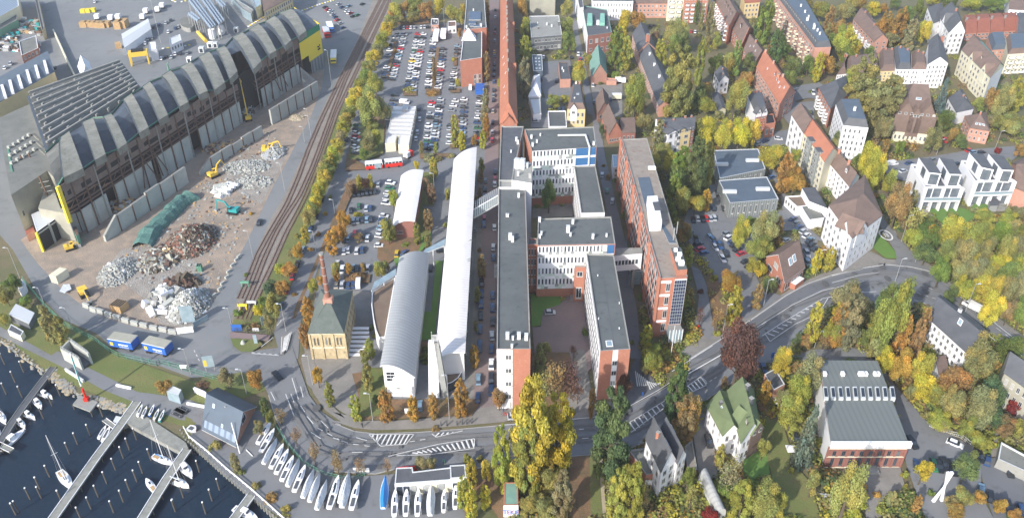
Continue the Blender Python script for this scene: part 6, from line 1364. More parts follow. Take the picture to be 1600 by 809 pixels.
# modern white terraces
def modern(label, body, hb, pents, hp, foot):
 b = B('modern_terrace', label, 'modern house', [R4(*p) for p in body], hb, 'white_wall', rmat='slate', trim='white_wall', para=.9, wins=[(3,1,1,.25,.8,dict(ww=.12,wh=.9))], group='white modern terraces')
 q = b.q; m = MB(); a, c = q[0], q[1]; d = (c-a).normalized(); n = Vector((d.y,-d.x,0)); L_ = (c-a).length
 for z0_, z1_ in ((.3, hb*.44), (hb*.54, hb*.92)):
  for k in range(4):
   p, q_ = a+d*(L_*(k+.06)/4), a+d*(L_*(k+.94)/4); m.face([Vector((p.x,p.y,z0_))+n*.06, Vector((q_.x,q_.y,z0_))+n*.06, Vector((q_.x,q_.y,z1_))+n*.06, Vector((p.x,p.y,z1_))+n*.06], 'glass_mid')
 m.build('glazing', b.t)
 m = MB(); m.prism([Vector((a.x,a.y,0))+n*2.4, Vector((c.x,c.y,0))+n*2.4, Vector((c.x,c.y,0))+n*.02, Vector((a.x,a.y,0))+n*.02], hb*.46, hb*.53, 'white_wall', bottom=True)
 m.build('balcony_slab', b.t)
 m = MB(); m.prism([Vector((a.x,a.y,0))+n*2.4, Vector((c.x,c.y,0))+n*2.4, Vector((c.x,c.y,0))+n*2.3, Vector((a.x,a.y,0))+n*2.3], hb*.53, hb*.53+1.1, 'sky_glass'); m.build('balustrade', b.t)
 m = MB()
 for k in range(5): p = a+d*(L_*k/4); m.prism([Vector((p.x,p.y,0))-d*.25+n*2.2, Vector((p.x,p.y,0))+d*.25+n*2.2, Vector((p.x,p.y,0))+d*.25, Vector((p.x,p.y,0))-d*.25], 0, hb*(.46 if k % 2 else 1), 'white_wall')
 m.build('wall_fins', b.t)
 m = MB(); m.prism([Vector((a.x,a.y,0))+n*6, Vector((c.x,c.y,0))+n*6, Vector((c.x,c.y,0)), Vector((a.x,a.y,0))], 0, .3, 'concrete'); m.build('terrace', b.t)
 for pp in pents:
  P = [G(*R4(*p), hp) for p in pp]; pm = MB(); pm.prism(P, hb-.9, hp, 'white_wall', top='slate'); ph = pm.build('penthouse', b.t)
  a2, c2 = P[0], P[1]; d2 = (c2-a2).normalized(); n2 = Vector((d2.y,-d2.x,0)); L2_ = (c2-a2).length; g_ = MB()
  g_.face([a2+d2*L2_*.12+n2*.06-Vector((0,0,hp-hb+.3)), a2+d2*L2_*.88+n2*.06-Vector((0,0,hp-hb+.3)), a2+d2*L2_*.88+n2*.06-Vector((0,0,.6)), a2+d2*L2_*.12+n2*.06-Vector((0,0,.6))], 'glass_mid')
  a3, c3 = P[3], P[0]; d3 = (c3-a3); g_.face([a3+d3*.45+Vector((-.06,0,-(hp-hb)+.2)), a3+d3*.75+Vector((-.06,0,-(hp-hb)+.2)), a3+d3*.75+Vector((-.06,0,-.7)), a3+d3*.45+Vector((-.06,0,-.7))], 'glass_mid')
  g_.build('window', b.t)
hb = hh(286,322); hp = hb+5.2
modern('left white modern double house with two penthouse boxes', [(588,452),(818,450),(690,318),(500,308)], hb, [[(615,362),(692,370),(632,278),(548,268)],[(745,372),(822,374),(768,282),(678,268)]], hp, 0)
modern('right white modern double house with two penthouse boxes', [(905,415),(1148,408),(1010,288),(818,285)], hb+.5, [[(948,330),(1024,345),(957,245),(868,238)],[(1076,345),(1150,348),(1085,258),(990,244)]], hp+.5, 0)
tag(MB().prism([Q(R4,985,612,0), Q(R4,1035,610,0), Q(R4,1060,560,0), Q(R4,975,545,0)], 0, 3, 'grey_wall', top='slate').build('garden_room', origin=Q(R4,1010,590,0)), 'grey garden room in front of the right modern house', 'garden room')
# flat pavilions
hp2 = hh(250,262)
for lab, c in (('upper dark flat roofed pavilion with clerestory windows', [(302,400),(592,340),(545,212),(262,222)]), ('lower dark flat roofed pavilion with clad front', [(365,555),(675,530),(600,388),(295,412)])):
 b = B('pavilion', lab, 'pavilion', [R3(*p) for p in c], 7.5, 'metal_cladding', rmat='slate_blue', trim='galvanised', para=.25, wins=[(0,8,1,.25,.8,dict(ww=.3,wh=.9)),(3,2,1,.1,.5,dict(ww=.2))], group='dark flat roofed pavilions')
 for u in (.1,.78): a = b.f(u,.45); part_box(b.t, 'roof_unit', a, (6,1.6,1.2), 'galvanised')
# brick gable house with skylights
b = B('brick_house', 'brick house with steep grey-brown roof and two big skylights at the road', 'house', [R5(713,325),R5(838,232),R5(726,80),R5(598,165)], hh(440,458), 'brick', 'gable', 'brown_roof', rise=6.5, wins=[(0,3,1,.1,.8,dict(ww=.8,wh=.8)),(3,2,1,.2,.9,dict(ww=.5))], parts=[('skylight',.42,.5,1.6),('skylight',.62,.52,1.6)], trim='white_wall')
t = b.t; D_, A_ = b.q[3], b.q[0]
windows(t, D_.lerp(A_,.35), D_.lerp(A_,.65), b.h+.3, b.h+2.8, 1, 1, ww=.7, wh=.9); m = MB()
a, c = b.q[0].lerp(b.q[1],.35), b.q[0].lerp(b.q[1],.8); d = (c-a).normalized(); n = Vector((d.y,-d.x,0))
MB().prism([Vector((a.x,a.y,0))+n*2.2, Vector((c.x,c.y,0))+n*2.2, Vector((c.x,c.y,0)), Vector((a.x,a.y,0))], 0, 2.6, 'brick', top='white_wall').build('bay', t)
# white slate house right of the bend
b = B('white_house', 'white house with long slate roof below the main road', 'house', [R6(612,552),R6(885,800),R6(985,640),R6(688,412)], hh(496,530), 'white_wall', 'gable', 'slate', rise=4, wins=[(0,9,3,.08,.95,dict(ww=.45)),(3,2,1,.2,.6)], parts=[('chimney',.45,1.3,1,'white_wall'),('skylight',.55,.75,1.3)])
B('extension', 'small white porch wing at the foot of the slate roofed house', 'building', [R8(500,135),R8(548,115),R8(530,60),R8(480,65)], 5, 'white_wall', 'shed', 'brown_roof', rise=1, wins=[(0,2,1,.2,.8)])
b = B('roadside_house', 'beige house with slate roof at the right edge below the road', 'house', [R8(812,125),R8(1000,260),R8(1010,150),R8(828,32)], hh(582,630), 'beige_wall', 'gable', 'slate', rise=4, wins=[(0,6,3,.05,.95,dict(ww=.5))])
b = B('metal_deck', 'long metal roofed shelter at the right edge above the lower yard', 'shelter', [R8(780,530),R8(980,620),R8(980,550),R8(795,450)], 4, 'concrete', rmat='hall_roof', trim='galvanised')
# brick hall
hB = 10.0
b = B('brick_hall', 'brick industrial hall with seamed roof, skylight row and white fascia', 'hall', [(1297.5,692),(1419.5,692),(1369.8,570.6),(1279.5,570)], hB, 'brick_dark', 'shed', 'standing_seam', rise=1.2, over=.7, trim='white_wall', sidemat={3:'white_wall'})
q = b.q; a, c = q[0], q[1]; d = (c-a).normalized(); L_ = (c-a).length; n = Vector((d.y,-d.x,0))
MB().prism([a+n*.9, c+n*.9+d*.6, c+d*.6, a], hB-1.2, hB+.9, 'white_wall').build('fascia', b.t)
windows(b.t, a+n*.05, c+n*.05, 4.6, 7.6, 8, 1, ww=.4, wh=.6, frame='slate'); windows(b.t, a+n*.05, c+n*.05, .8, 4.6, 8, 1, ww=.38, wh=.75, frame='slate')
m = MB()
for k in range(9): p = a+d*(L_*k/8)+n*.05; m.prism([p-d*.35+n*.2, p+d*.35+n*.2, p+d*.35, p-d*.35], 0, hB-1.2, 'brick_dark')
for z in (.3, 4.6, 7.9): m.prism([a+n*.3, c+n*.3, c+n*.06, a+n*.06], z, z+.25, 'cream_wall')
m.build('pilasters', b.t)
for k in range(10):
 xx = 1286+k*11.6;
 for j, (w_, z_) in enumerate(((3.1,.7),)):
  P = [G(xx+1.5,623.5,hB+1.2), G(xx+8.5+.2,623.5,hB+1.2), G(xx+6.5,603,hB+1.6), G(xx,603,hB+1.6)]
  MB().prism(P, hB+.2, hB+1.5, 'galvanised', top='galvanised').build('skylight', b.t)
  Pc = sum(P, Vector())/4; P2 = [Pc+(p-Pc)*.72 for p in P]; g_ = MB(); g_.face([Vector((p.x,p.y,hB+1.63)) for p in P2], 'dark_glass').build('skylight_glass', b.t)
for x, s_ in ((1288,1.2),(1316,1.2),(1343,1.6),(1348,1.6),(1352,1.6),(1367,1.6),(1371,1.6)): part_box(b.t, 'vent', G(x,586,hB+1.3), (1,1.2,1.2), 'white_paint')
tag(MB().box(-2.2,2.2,-1.5,1.5,0,1.2,'concrete').build('x') and bpy.data.objects['x'], 'concrete entrance platform in front of the brick hall door', 'steps')
o = bpy.data.objects['x']; o.name = 'entrance_platform'; o.location = G(*R8(175,590),0)
# green roofed villa
hV = 9.0
b = B('green_villa', 'white villa with green cross-gabled roof and brown gable tops', 'villa', [R7(330,442),R7(414,392),R7(378,205),R7(262,215)], hV+1, 'white_wall', 'gable', 'green_roof', rise=5, axis=1, wins=[(0,4,2,.1,.95,dict(ww=.5)),(3,5,2,.1,.9,dict(ww=.35))], parts=[('chimney',.45,.8,1.2,'slate'),('chimney',.75,.85,1.2,'slate'),('dormer',.14,1.4,.8,'brown_roof')], over=.6)
MB_ = b; q = b.q
B('green_villa_wing', 'left wing of the green roofed villa with smaller green gable', 'villa wing', [R7(243,412),R7(318,395),R7(270,225),R7(168,280)], hV, 'white_wall', 'gable', 'green_roof', rise=3.2, axis=1, wins=[(0,2,2,.1,.95,dict(ww=.4)),(3,3,2,.3,.9,dict(ww=.2))], parts=[('skylight',.6,1.4,.8),('chimney',.7,1.3,.9,'slate')], over=.5)
gable_front(b, 0, .8, 5, 8, 1, 4, 'brown_roof', 'green_roof', (2,1,hV,hV+2.5))
t = thing('garden_stair', 'white curved garden stair at the villa entrance', 'steps', G(*R7(285,510),0)); MB().prism([Q(R7,270,500,0),Q(R7,300,530,0),Q(R7,312,522,0),Q(R7,282,490,0)], 0, 1.6, 'white_wall').build('flight', t)
b = B('garden_shed', 'grey flat-roofed shed with pinkish wall among the hedges', 'shed', [R7(478,208),R7(531,180),R7(485,105),R7(434,132)], 5, 'brick_pink', rmat='slate', trim='galvanised', para=.15)
# greenhouse with rounded metal roof
nl, nr, fr, fl = Q(R7,208,800,3), Q(R7,254,782,3), Q(R7,165,590,3), Q(R7,124,612,3)
t = thing('greenhouse', 'long metal greenhouse with rounded ribbed roof', 'greenhouse', Vector((nl.x,nl.y,0))); m = MB(); n_ = 8
def arc2(a, c): return [a.lerp(c, (1-math.cos(math.pi*k/n_))/2)+Vector((0,0,2.2*math.sin(math.pi*k/n_))) for k in range(n_+1)]
A1, A2 = arc2(nl, nr), arc2(fl, fr)
for k in range(n_): m.face([A1[k],A1[k+1],A2[k+1],A2[k]], 'grey_rib_roof')
m.build('roof', t); m = MB(); m.face([Vector((p.x,p.y,0)) for p in (nl,nr)]+A1[::-1], 'galvanised'); m.face([Vector((p.x,p.y,0)) for p in (fr,fl)]+A2, 'galvanised'); m.face([Vector((fl.x,fl.y,0)),Vector((nl.x,nl.y,0)),nl,fl], 'galvanised'); m.face([Vector((nr.x,nr.y,0)),Vector((fr.x,fr.y,0)),fr,nr], 'galvanised'); m.build('wall', t)
# white villa lower middle
b = B('white_villa', 'white villa with two slate gabled roofs at the lower edge', 'villa', [M8(762,585),M8(830,530),M8(745,375),M8(690,430)], hh(733,776), 'white_wall', 'gable', 'slate', rise=5.5, axis=1, wins=[(0,2,3,.1,.95),(3,3,2,.2,.8,dict(ww=.3))], parts=[('skylight',.7,.5,.9),('skylight',.3,.45,2.2,'dark_glass'),('chimney',.6,1.3,1)])
B('white_villa_wing', 'right wing of the lower white villa with balcony front', 'villa wing', [M8(838,545),M8(878,508),M8(802,362),M8(758,395)], hh(722,764), 'white_wall', 'gable', 'slate', rise=3.5, axis=1, wins=[(0,2,3,.1,.95)], parts=[('skylight',.6,.6,.9),('skylight',.75,.6,.9)])
B('extension', 'low grey flat-roofed brick extension left of the white villa', 'building', [M8(690,605),M8(732,600),M8(694,478),M8(608,488)], 4.5, 'brick', rmat='hall_roof', trim='concrete')
B('extension', 'low weathered shed roof right of the white villa', 'shed', [R7(75,600),R7(120,580),R7(95,440),R7(60,470)], 3.5, 'brick_dark', rmat='gravel_roof', trim='concrete')
# WATERFRONT
b = B('clubhouse', 'blue-grey roofed clubhouse with brick gable beside the laid-up boats', 'clubhouse', [L8(207,385),L8(352,458),L8(442,285),L8(275,203)], hh(692,699), 'brick_pink', 'gable', 'slate_blue', rise=5.5, over=.8, trim='galvanised', parts=[('skylight',.22,.75,.7),('skylight',.55,.3,.6),('chimney',.55,.9,.5,'galvanised')])
q = b.q; a, c = b.f(0,0)+Vector((0,0,.05)), b.f(1,0)+Vector((0,0,.05)); a2, c2 = b.f(0,.22)+Vector((0,0,.08)), b.f(1,.22)+Vector((0,0,.08))
MB().face([a,c,c2,a2], 'port_blue_roof').build('lower_roof', b.t)
a, c = q[1], q[2]; d = (c-a).normalized(); n = Vector((d.y,-d.x,0)); m = MB(); p = a+d*(c-a).length*.5+n*.1
m.face([p-d*1.6+Vector((0,0,1.2)), p+d*1.6+Vector((0,0,1.2)), p+d*1.6+Vector((0,0,3.4)), p-d*1.6+Vector((0,0,3.4))], 'white_paint'); m.face([p-d*1.3+n*.05+Vector((0,0,1.4)), p+d*1.3+n*.05+Vector((0,0,1.4)), p+d*1.3+n*.05+Vector((0,0,3.2)), p-d*1.3+n*.05+Vector((0,0,3.2))], 'dark_glass'); m.build('window', b.t)
b = B('boat_shed', 'long flat-roofed boat yard shed with white doors along the road', 'shed', [M7(290,648),M7(600,626),M7(628,560),M7(378,590),M7(374,568),M7(297,572)], 4.8, 'white_wall', rmat='slate', trim='galvanised', para=.15)
for k in range(9):
 p = b.q[0].lerp(b.q[1], (k+.6)/9.4); m = MB(); m.box(p.x-.8,p.x+.8,p.y-.2,p.y-.05,0,3.6,'dark_glass' if k in (0,1,8) else ('cream_wall' if k % 2 else 'grey_wall')); m.build('door', b.t)
B('boat_shed_end', 'raised right end of the boat yard shed roof', 'shed', [M7(552,622),M7(628,616),M7(622,556),M7(550,560)], 5.6, 'white_wall', rmat='slate', trim='galvanised', para=.15)
m = MB(); ribbon(m, E(M7,300,572,395,563), .4, 1.6, 'red_paint', 1.6); tag(m.build('low_wall', origin=G(*M7(345,570),0)), 'low red wall above the left end of the boat shed', 'wall')
b = B('graffiti_hut', 'small brick hut with teal roof and colourful graffiti', 'hut', [M8(20,748),M8(90,748),M8(88,640),M8(24,640)], 5.5, 'white_wall', rmat='teal_roof', trim='brick', para=.12)
for i, (s_, mat_) in enumerate((('TEKIE','red_paint'),('TEKIE','tarp_blue'),)): text_on(b.t, s_, 2.4, (.12-.15*i, -(b.t.location.y-b.q[0].y)-.06-.03*i, 2.6+.12*i), (math.pi/2,0,0), mat_, 'graffiti', .72)
# grey roofed shed, cabin, ramp box
b = B('harbour_shed', 'open shed with pale metal roof on the left waterfront', 'shed', [L5(180,590),L5(215,520),L5(110,478),L5(65,545)], 3, 'dark_wall', 'shed', 'galvanised', rise=.8)
B('harbour_shed', 'low dark-roofed shed on the promenade below the metal roofed one', 'shed', [L5(130,668),L5(150,635),L5(70,590),L5(48,630)], 2.6, 'cream_wall', rmat='slate', trim='galvanised', para=.1)
B('cabin', 'grey-blue metal cabin beside the brown shrub on the promenade', 'cabin', [L7(838,232),L7(852,205),L7(806,185),L7(780,212)], 4, 'sky_glass', rmat='galvanised', trim='galvanised', para=.05)
B('cabin', 'small white transformer cabin at the upper left road', 'cabin', [L5(130,385),L5(160,335),L5(135,305),L5(102,345)], 3.4, 'white_wall', rmat='galvanised', trim='white_wall', para=.05)
P = [Q(L5,x,y,5) for x, y in ((500,809),(560,775),(440,690),(385,745))]
t = thing('ramp_box', 'open concrete boat-lift box with railings on the waterfront', 'concrete box', Vector((P[0].x,P[0].y,0))); m = MB()
for a, c in ((P[0],P[3]),(P[1],P[2]),(P[2],P[3])):
 d = (c-a).normalized(); n_ = Vector((-d.y,d.x,0))*.3; m.prism([a-n_,c-n_,c+n_,a+n_], 0, 5, 'pale_concrete')
m.build('wall', t); m = MB()
for a, c in ((P[0],P[3]),(P[1],P[2])):
 m.bar(a+Vector((0,0,1)), c+Vector((0,0,1)), .08, 'steel', n=4)
 for k in range(8): p = a.lerp(c, k/7); m.bar(p, p+Vector((0,0,1)), .07, 'steel', n=4)
m.build('railing', t); MB().poly([Vector((p.x,p.y,1.0)) for p in P], 'dark_wall').build('floor', t)
# crane
p = Q(L7,408,255,.6); t = thing('slewing_crane', 'small red and pale blue slipway crane on the square pier', 'crane', p)
m = MB(); m.box(-.7,.7,-.7,.7,0,1.2,'red_paint'); m.bar((0,0,1.2), (0,0,5), .4, 'red_paint', .3); obj('pillar', m.mesh('pillar'), t)
m = MB(); m.bar((0,0,6), (-1.5,3,17), .3, 'galvanised', .2); m.bar((0,0,7), (-1.2,2.4,16), .12, 'machine_teal'); obj('jib', m.mesh('jib'), t)
def deck(name, label, pts, z=.3, th=.5, piles=8, mat='pier_wood', w_=None):
 if w_:
  P = [G(x, y, z) for x, y in pts]; m = MB()
  for a, c in zip(P, P[1:]):
   d = (c-a).normalized(); n_ = Vector((-d.y,d.x,0))*w_/2; m.prism([a-n_,c-n_,c+n_,a+n_], z-th, z, mat, bottom=True)
  t = thing(name, label, 'pier', Vector((P[0].x,P[0].y,z))); m.build('deck', t); m = MB()
  for a, c in zip(P, P[1:]):
   k = max(2, int((c-a).length/5)); d = (c-a).normalized(); n_ = Vector((-d.y,d.x,0))*w_/2
   for i in range(k):
    for s_ in (-1, 1): p = a.lerp(c, i/k)+n_*s_; m.bar((p.x,p.y,-2.5), (p.x,p.y,z+.1), .16, 'pile_wood', n=5)
  m2 = MB()
  for a, c in zip(P, P[1:]):
   d = (c-a).normalized(); n_ = Vector((-d.y,d.x,0))*w_/2
   for s_ in (-1, 1): m2.prism([a+n_*s_-n_*.12, c+n_*s_-n_*.12, c+n_*s_+n_*.02, a+n_*s_+n_*.02], z, z+.18, 'white_wall' if mat == 'pier_wood' else 'concrete')
  tag(m.build('piles', t), kind='stuff'); m2.build('edge', t); return t
 P = [G(x, y, z) for x, y in pts]; t = thing(name, label, 'pier', Vector((P[0].x,P[0].y,z)))
 MB().prism(P, z-th, z, mat, bottom=True).build('deck', t); m = MB()
 for i in range(len(P)): m.bar((P[i].x,P[i].y,-2.5), (P[i].x,P[i].y,z), .2, 'pile_wood', n=5)
 m.build('pile', t); return t
deck('pier', 'broad square wooden quay platform with canoes', E(L7,560,365,600,365,850,500,885,480,870,450,640,300,610,320), .35)
deck('pier', 'small square pier under the red slipway crane', E(L7,340,275,425,308,460,262,375,232), .45, mat='concrete')
deck('jetty', 'long left jetty running diagonally out from the quay platform', E(L7,645,262,560,380,455,520,250,809,170,920), .3, w_=2.6)
deck('jetty', 'middle jetty running diagonally with three moored yachts', E(L7,880,485,780,630,650,840,560,980), .3, w_=2.6)
deck('jetty', 'upper left jetty with motor boats on both sides', E(L7,250,100,120,270,50,370,-40,520), .3, w_=2.2, mat='slate')
deck('jetty', 'short cross jetty at the lower left edge', E(L7,-20,455,55,490), .3, w_=1.6)
deck('jetty', 'short right jetty leaving the bulkhead near the bottom edge', E(L8,430,700,350,809,280,900), .3, w_=2.4)
deck('jetty', 'tiny finger pier with dinghy near the quay platform', E(L7,490,345,545,385), .1, w_=1.4)
deck('pontoon', 'small pale floating pontoon beside the long left jetty', E(L7,530,355,570,372,580,335,545,328), .1, mat='galvanised')
# bulkhead with white railing
B0 = [G(*L8(x,y),0) for x, y in ((100,395),(125,440),(200,500),(300,590),(420,690),(520,780),(640,890))]
t = thing('quay_railing', 'white railing along the timber bulkhead of the marina', 'railing', B0[0]*1)
m = MB(); w2 = MB(); up1 = Vector((0,0,1.2))
for a, c in zip(B0, B0[1:]):
 d = (c-a).normalized(); n_ = Vector((-d.y,d.x,0)); k = max(1, int((c-a).length/2)); off = n_*.8
 m.bar(a+off+up1, c+off+up1, .13, 'white_paint', n=4); m.bar(a+off+up1*.55, c+off+up1*.55, .09, 'white_paint', n=4)
 for i in range(k+1): p = a.lerp(c, i/k)+off; m.bar(p, p+up1, .11, 'white_paint', n=4)
 kk = max(1, int((c-a).length/1.3))
 for i in range(kk): p = a.lerp(c, i/kk); w2.bar((p.x-.25*n_.x,p.y-.25*n_.y,-3), (p.x-.25*n_.x,p.y-.25*n_.y,.35), .3, 'pier_wood', n=5)
m.build('railing', t); tag(w2.build('sheet_piles', t), kind='stuff')
# stones along the natural shore
m = MB(); rnd = random.Random(2)
for a, c in zip(sw[1:9], sw[2:10]):
 L_ = (c-a).length
 for i in range(int(L_*1.6)):
  p = a.lerp(c, rnd.random())+Vector((rnd.uniform(-1.2,1.6), rnd.uniform(-1.6,1.2), 0)); s_ = rnd.uniform(.18,.42); m.box(p.x-s_,p.x+s_,p.y-s_,p.y+s_,-.6,rnd.uniform(.0,.35),'concrete' if rnd.random() < .6 else 'sand')
for (x0, y0, x1, y1) in ((240,130,330,215),(440,255,600,300)):
 a, c = G(*L7(x0,y0),0), G(*L7(x1,y1),0)
 for i in range(120): p = a.lerp(c, rnd.random())+Vector((rnd.uniform(-1,1), rnd.uniform(-1.5,1.8), 0)); s_ = rnd.uniform(.3,.6); m.box(p.x-s_,p.x+s_,p.y-s_,p.y+s_,-.5,rnd.uniform(.0,.3),'concrete' if rnd.random() < .5 else 'sand')
tag(m.build('shore_stones', origin=sw[4]), 'pale stones along the natural shoreline', 'stones', kind='stuff')
# mooring piles
pm = MB(); pm.bar((0,0,-1), (0,0,4.6), .22, 'pile_wood', .2, n=8); pm.bar((0,0,4.6), (0,0,4.9), .24, 'white_paint', .2, n=8); pm = pm.mesh('mooring_pile')
for x, y in [(22,75),(72,160),(112,112),(30,215),(283,222),(245,270),(205,330),(105,230),(483,320),(425,410),(365,450),(327,495),(233,603),(187,658),(142,708),(88,770),(462,697),(502,633),(543,570),(580,515),(608,475),(642,428),(428,752),(580,720),(610,670),(643,625),(670,585),(710,525),(827,762),(862,700),(195,703),(75,780),(290,720),(535,770),(380,800)]:
 o = obj('mooring_pile', pm, None, G(*L7(x,y+12),-1.7)); tag(o, None, 'mooring pile', 'mooring piles in the marina'); auto(o, 'dark mooring pile', *L7(x,y))
for x, y in [(185,580),(280,665),(245,715),(215,775),(72,765)]:
 o = obj('mooring_pile', pm, None, G(*L8(x,y+12),-1.7)); tag(o, None, 'mooring pile', 'mooring piles in the marina'); auto(o, 'dark mooring pile', *L8(x,y))
# boats
def hull_mb(L_, W_, H_, mat, deck_mat='white_paint', keel=False):
 m = MB(); n_ = 12; rows = []
 for i in range(n_+1):
  x = i/n_; w_ = W_/2*(math.sin(math.pi*min(1, x*.62+.2))**.9) if x < .5 else W_/2*math.cos((x-.5)*math.pi*.98)**.8
  if x <= .5: w_ = W_/2*(.72+.28*math.sin(x*math.pi))
  X = (x-.5)*L_; sh = .18*H_*x
  rows.append([Vector((X,-w_,H_+sh)), Vector((X*.97,-w_*.75,H_*.35)), Vector((X*.9,0,0)), Vector((X*.97,w_*.75,H_*.35)), Vector((X,w_,H_+sh))])
 for a, c in zip(rows, rows[1:]):
  for j in range(4): m.face([a[j], c[j], c[j+1], a[j+1]][::-1], mat)
  m.face([a[0], c[0], c[4], a[4]], deck_mat)
 m.face(rows[0][::-1], mat)
 return m
def boat(label, R, x, y, dx, dy, L_, kind='sail', z=None, hull='white_paint', mast=0, group=None, W_=None):
 """x, y: photo point of the centre; dx, dy: photo direction of the bow"""
 z = -1.7 if z is None else z
 p, p2 = G(*R(x,y), z), G(*R(x+dx,y+dy), z); ang = math.atan2(p2.y-p.y, p2.x-p.x); W_ = W_ or L_*(.31 if z < 0 else .205); H_ = 1.2
 t = thing('sailboat' if kind in ('sail','cover','stored') else ('motorboat' if kind == 'motor' else 'dinghy'), label, 'boat', p, group, ang)
 lift = 1.1 if kind in ('stored','cover') else 0
 hm = hull_mb(L_, W_, H_, hull); hm.v = [(a, b_, c+lift-(.35 if not lift else 0)) for a, b_, c in hm.v]; obj('hull', hm.mesh('hull'), t); h0 = H_+lift-(.35 if not lift else 0)+.1
 if kind == 'dinghy':
  m = MB(); m.box(-L_*.3,L_*.25,-W_*.25,W_*.25,h0-.02,h0+.06,'slate'); obj('cockpit', m.mesh('cockpit'), t); return t
 if lift:
  m = MB(); m.face([(-L_*.12,0,.1),(L_*.12,0,.1),(L_*.2,0,lift+.3),(-L_*.2,0,lift+.3)], 'slate_blue'); m.box(-L_*.1,L_*.1,-.12,.12,0,lift+.3,'slate_blue'); obj('keel', m.mesh('keel'), t)
  m = MB(); [m.bar((xx,yy,0),(xx*.9,yy*.7,lift+.5),.09,'steel',n=4) for xx in (-L_*.25,L_*.22) for yy in (-W_*.5,W_*.5)]; obj('cradle', m.mesh('cradle'), t)
 if kind == 'cover':
  m = MB(); n_ = 8; rr = []; rnd = random.Random(int(x*7+y))
  for i in range(n_+1):
   s_ = i/n_; X = (s_-.5)*L_*1.02; w_ = W_*.56*(math.sin(math.pi*(s_*.8+.15))**.7 if s_ < .7 else max(.05, math.sin(math.pi*min(1,(s_*.8+.15)))**.7*(1-(s_-.7)*1.8)))
   top = h0+1.3*(.5+.5*math.sin(math.pi*s_))+rnd.uniform(-.12,.12); rr.append([Vector((X,-w_,h0-.35)), Vector((X,-w_*.55,h0+.5)), Vector((X,0,top)), Vector((X,w_*.55,h0+.5)), Vector((X,w_,h0-.35))])
  for a, c in zip(rr, rr[1:]):
   for j in range(4): m.face([a[j+1], c[j+1], c[j], a[j]][::-1], hull if hull == 'tarp_blue' else 'tarp_white')
  m.face(rr[0], 'tarp_white'); obj('cover', m.mesh('cover'), t); return t
 m = MB(); m.prism([(-L_*.08,-W_*.26),(L_*.2,-W_*.2),(L_*.27,0),(L_*.2,W_*.2),(-L_*.08,W_*.26)], h0, h0+.55, 'white_paint' if kind != 'motor' else 'white_wall')
 if kind == 'motor': m.box(-L_*.12,L_*.1,-W_*.26,W_*.26,h0+.4,h0+1.5,'white_paint'); m.box(-L_*.1,L_*.12,-W_*.24,W_*.24,h0+.8,h0+1.25,'dark_glass')
 obj('cabin', m.mesh('cabin'), t)
 m = MB(); m.box(-L_*.42,-L_*.13,-W_*.24,W_*.24,h0+.02,h0+.1,'timber' if kind == 'sail' else 'slate'); m.box(-L_*.05,L_*.12,-W_*.12,W_*.12,h0+.56,h0+.62,'dark_glass'); obj('cockpit', m.mesh('cockpit'), t)
 if mast:
  m = MB(); m.bar((L_*.1,0,h0), (L_*.08,0,h0+mast), .11, 'white_paint', .08, n=6); m.bar((L_*.09,-.9,h0+mast*.6), (L_*.09,.9,h0+mast*.6), .05, 'white_paint', n=4); obj('mast', m.mesh('mast'), t)
  m = MB(); m.bar((L_*.08,0,h0+1.2), (-L_*.3,0,h0+1.1), .15, 'tarp_blue' if int(x) % 2 else 'tarp_white', n=6); obj('boom', m.mesh('boom'), t)
  m = MB(); [m.bar((L_*.08,0,h0+mast), e_, .025, 'steel', n=3) for e_ in ((L_*.48,0,h0),(-L_*.48,0,h0),(L_*.05,-W_*.45,h0),(L_*.05,W_*.45,h0))]; obj('rigging', m.mesh('rigging'), t)
 return t
boat('white sailboat with tall mast moored alone at the long left jetty', L7, 310,635, 25,35, 9, mast=18)
boat('white motor cruiser near the shore end of upper left jetty', L7, 215,238, 30,-18+30, 6.5, 'motor')
boat('white motor boat with open cockpit, second along the upper left jetty', L7, 180,278, 22,28, 6.5, 'motor')
boat('broad white motor boat right of the upper left jetty', L7, 138,335, 30,14, 6, 'motor')
boat('small white boat at the left jetty below the broad one', L7, 102,372, 20,22, 6, 'motor')
boat('large white motor yacht with canopy at the lower left', L7, 62,448, 24,-20, 9, 'motor')
boat('white sailboat at the left edge with mast beside the left jetty', L7, 12,345, 18,25, 7, mast=10)
boat('white boat cut by the left edge of the photo', L7, -8,415, 10,25, 6, 'motor')
boat('left hull of the small catamaran pair beside the finger pier', L7, 484,412, 22,-34, 5.2, 'dinghy', W_=1.1)
boat('right hull of the small catamaran pair beside the finger pier', L7, 503,420, 22,-40, 6.2, 'dinghy', W_=1.3)
boat('white yacht with tall mast left of the middle jetty near quay', L7, 765,542, 30,12, 7.5, mast=16)
boat('small yacht with blue bow cover at the middle jetty', L7, 710,662, -18,-26, 6.2, 'sail', mast=0)
boat('white yacht with tall leaning mast right of the middle jetty', L7, 838,648, 34,14, 8.2, mast=15)
boat('broad white cabin cruiser beside the bulkhead', L7, 872,585, 25,30, 9, 'motor')
boat('white boat at the bottom edge beside the short right jetty', L8, 405,795, 30,14, 8.5, 'motor')
for k, (lab, x, y, m_) in enumerate((('teal dinghy lying on the grass by the quay',763,335,'machine_teal'),('blue kayak on the quay platform',716,310,'blue_paint'),('grey dinghy left of the teal one',738,330,'steel'),('white rowing boat at the quay platform corner',660,310,'white_paint'),('second white rowing boat at the platform corner',682,318,'galvanised'))):
 boat(lab, L7, x, y, 14,-28, 4.6, 'dinghy', .4, m_)
t_ = boat('round white tender lying on the promenade near the railing', L8, 152,398, 10,4, 3.2, 'dinghy', .1, W_=2.6)
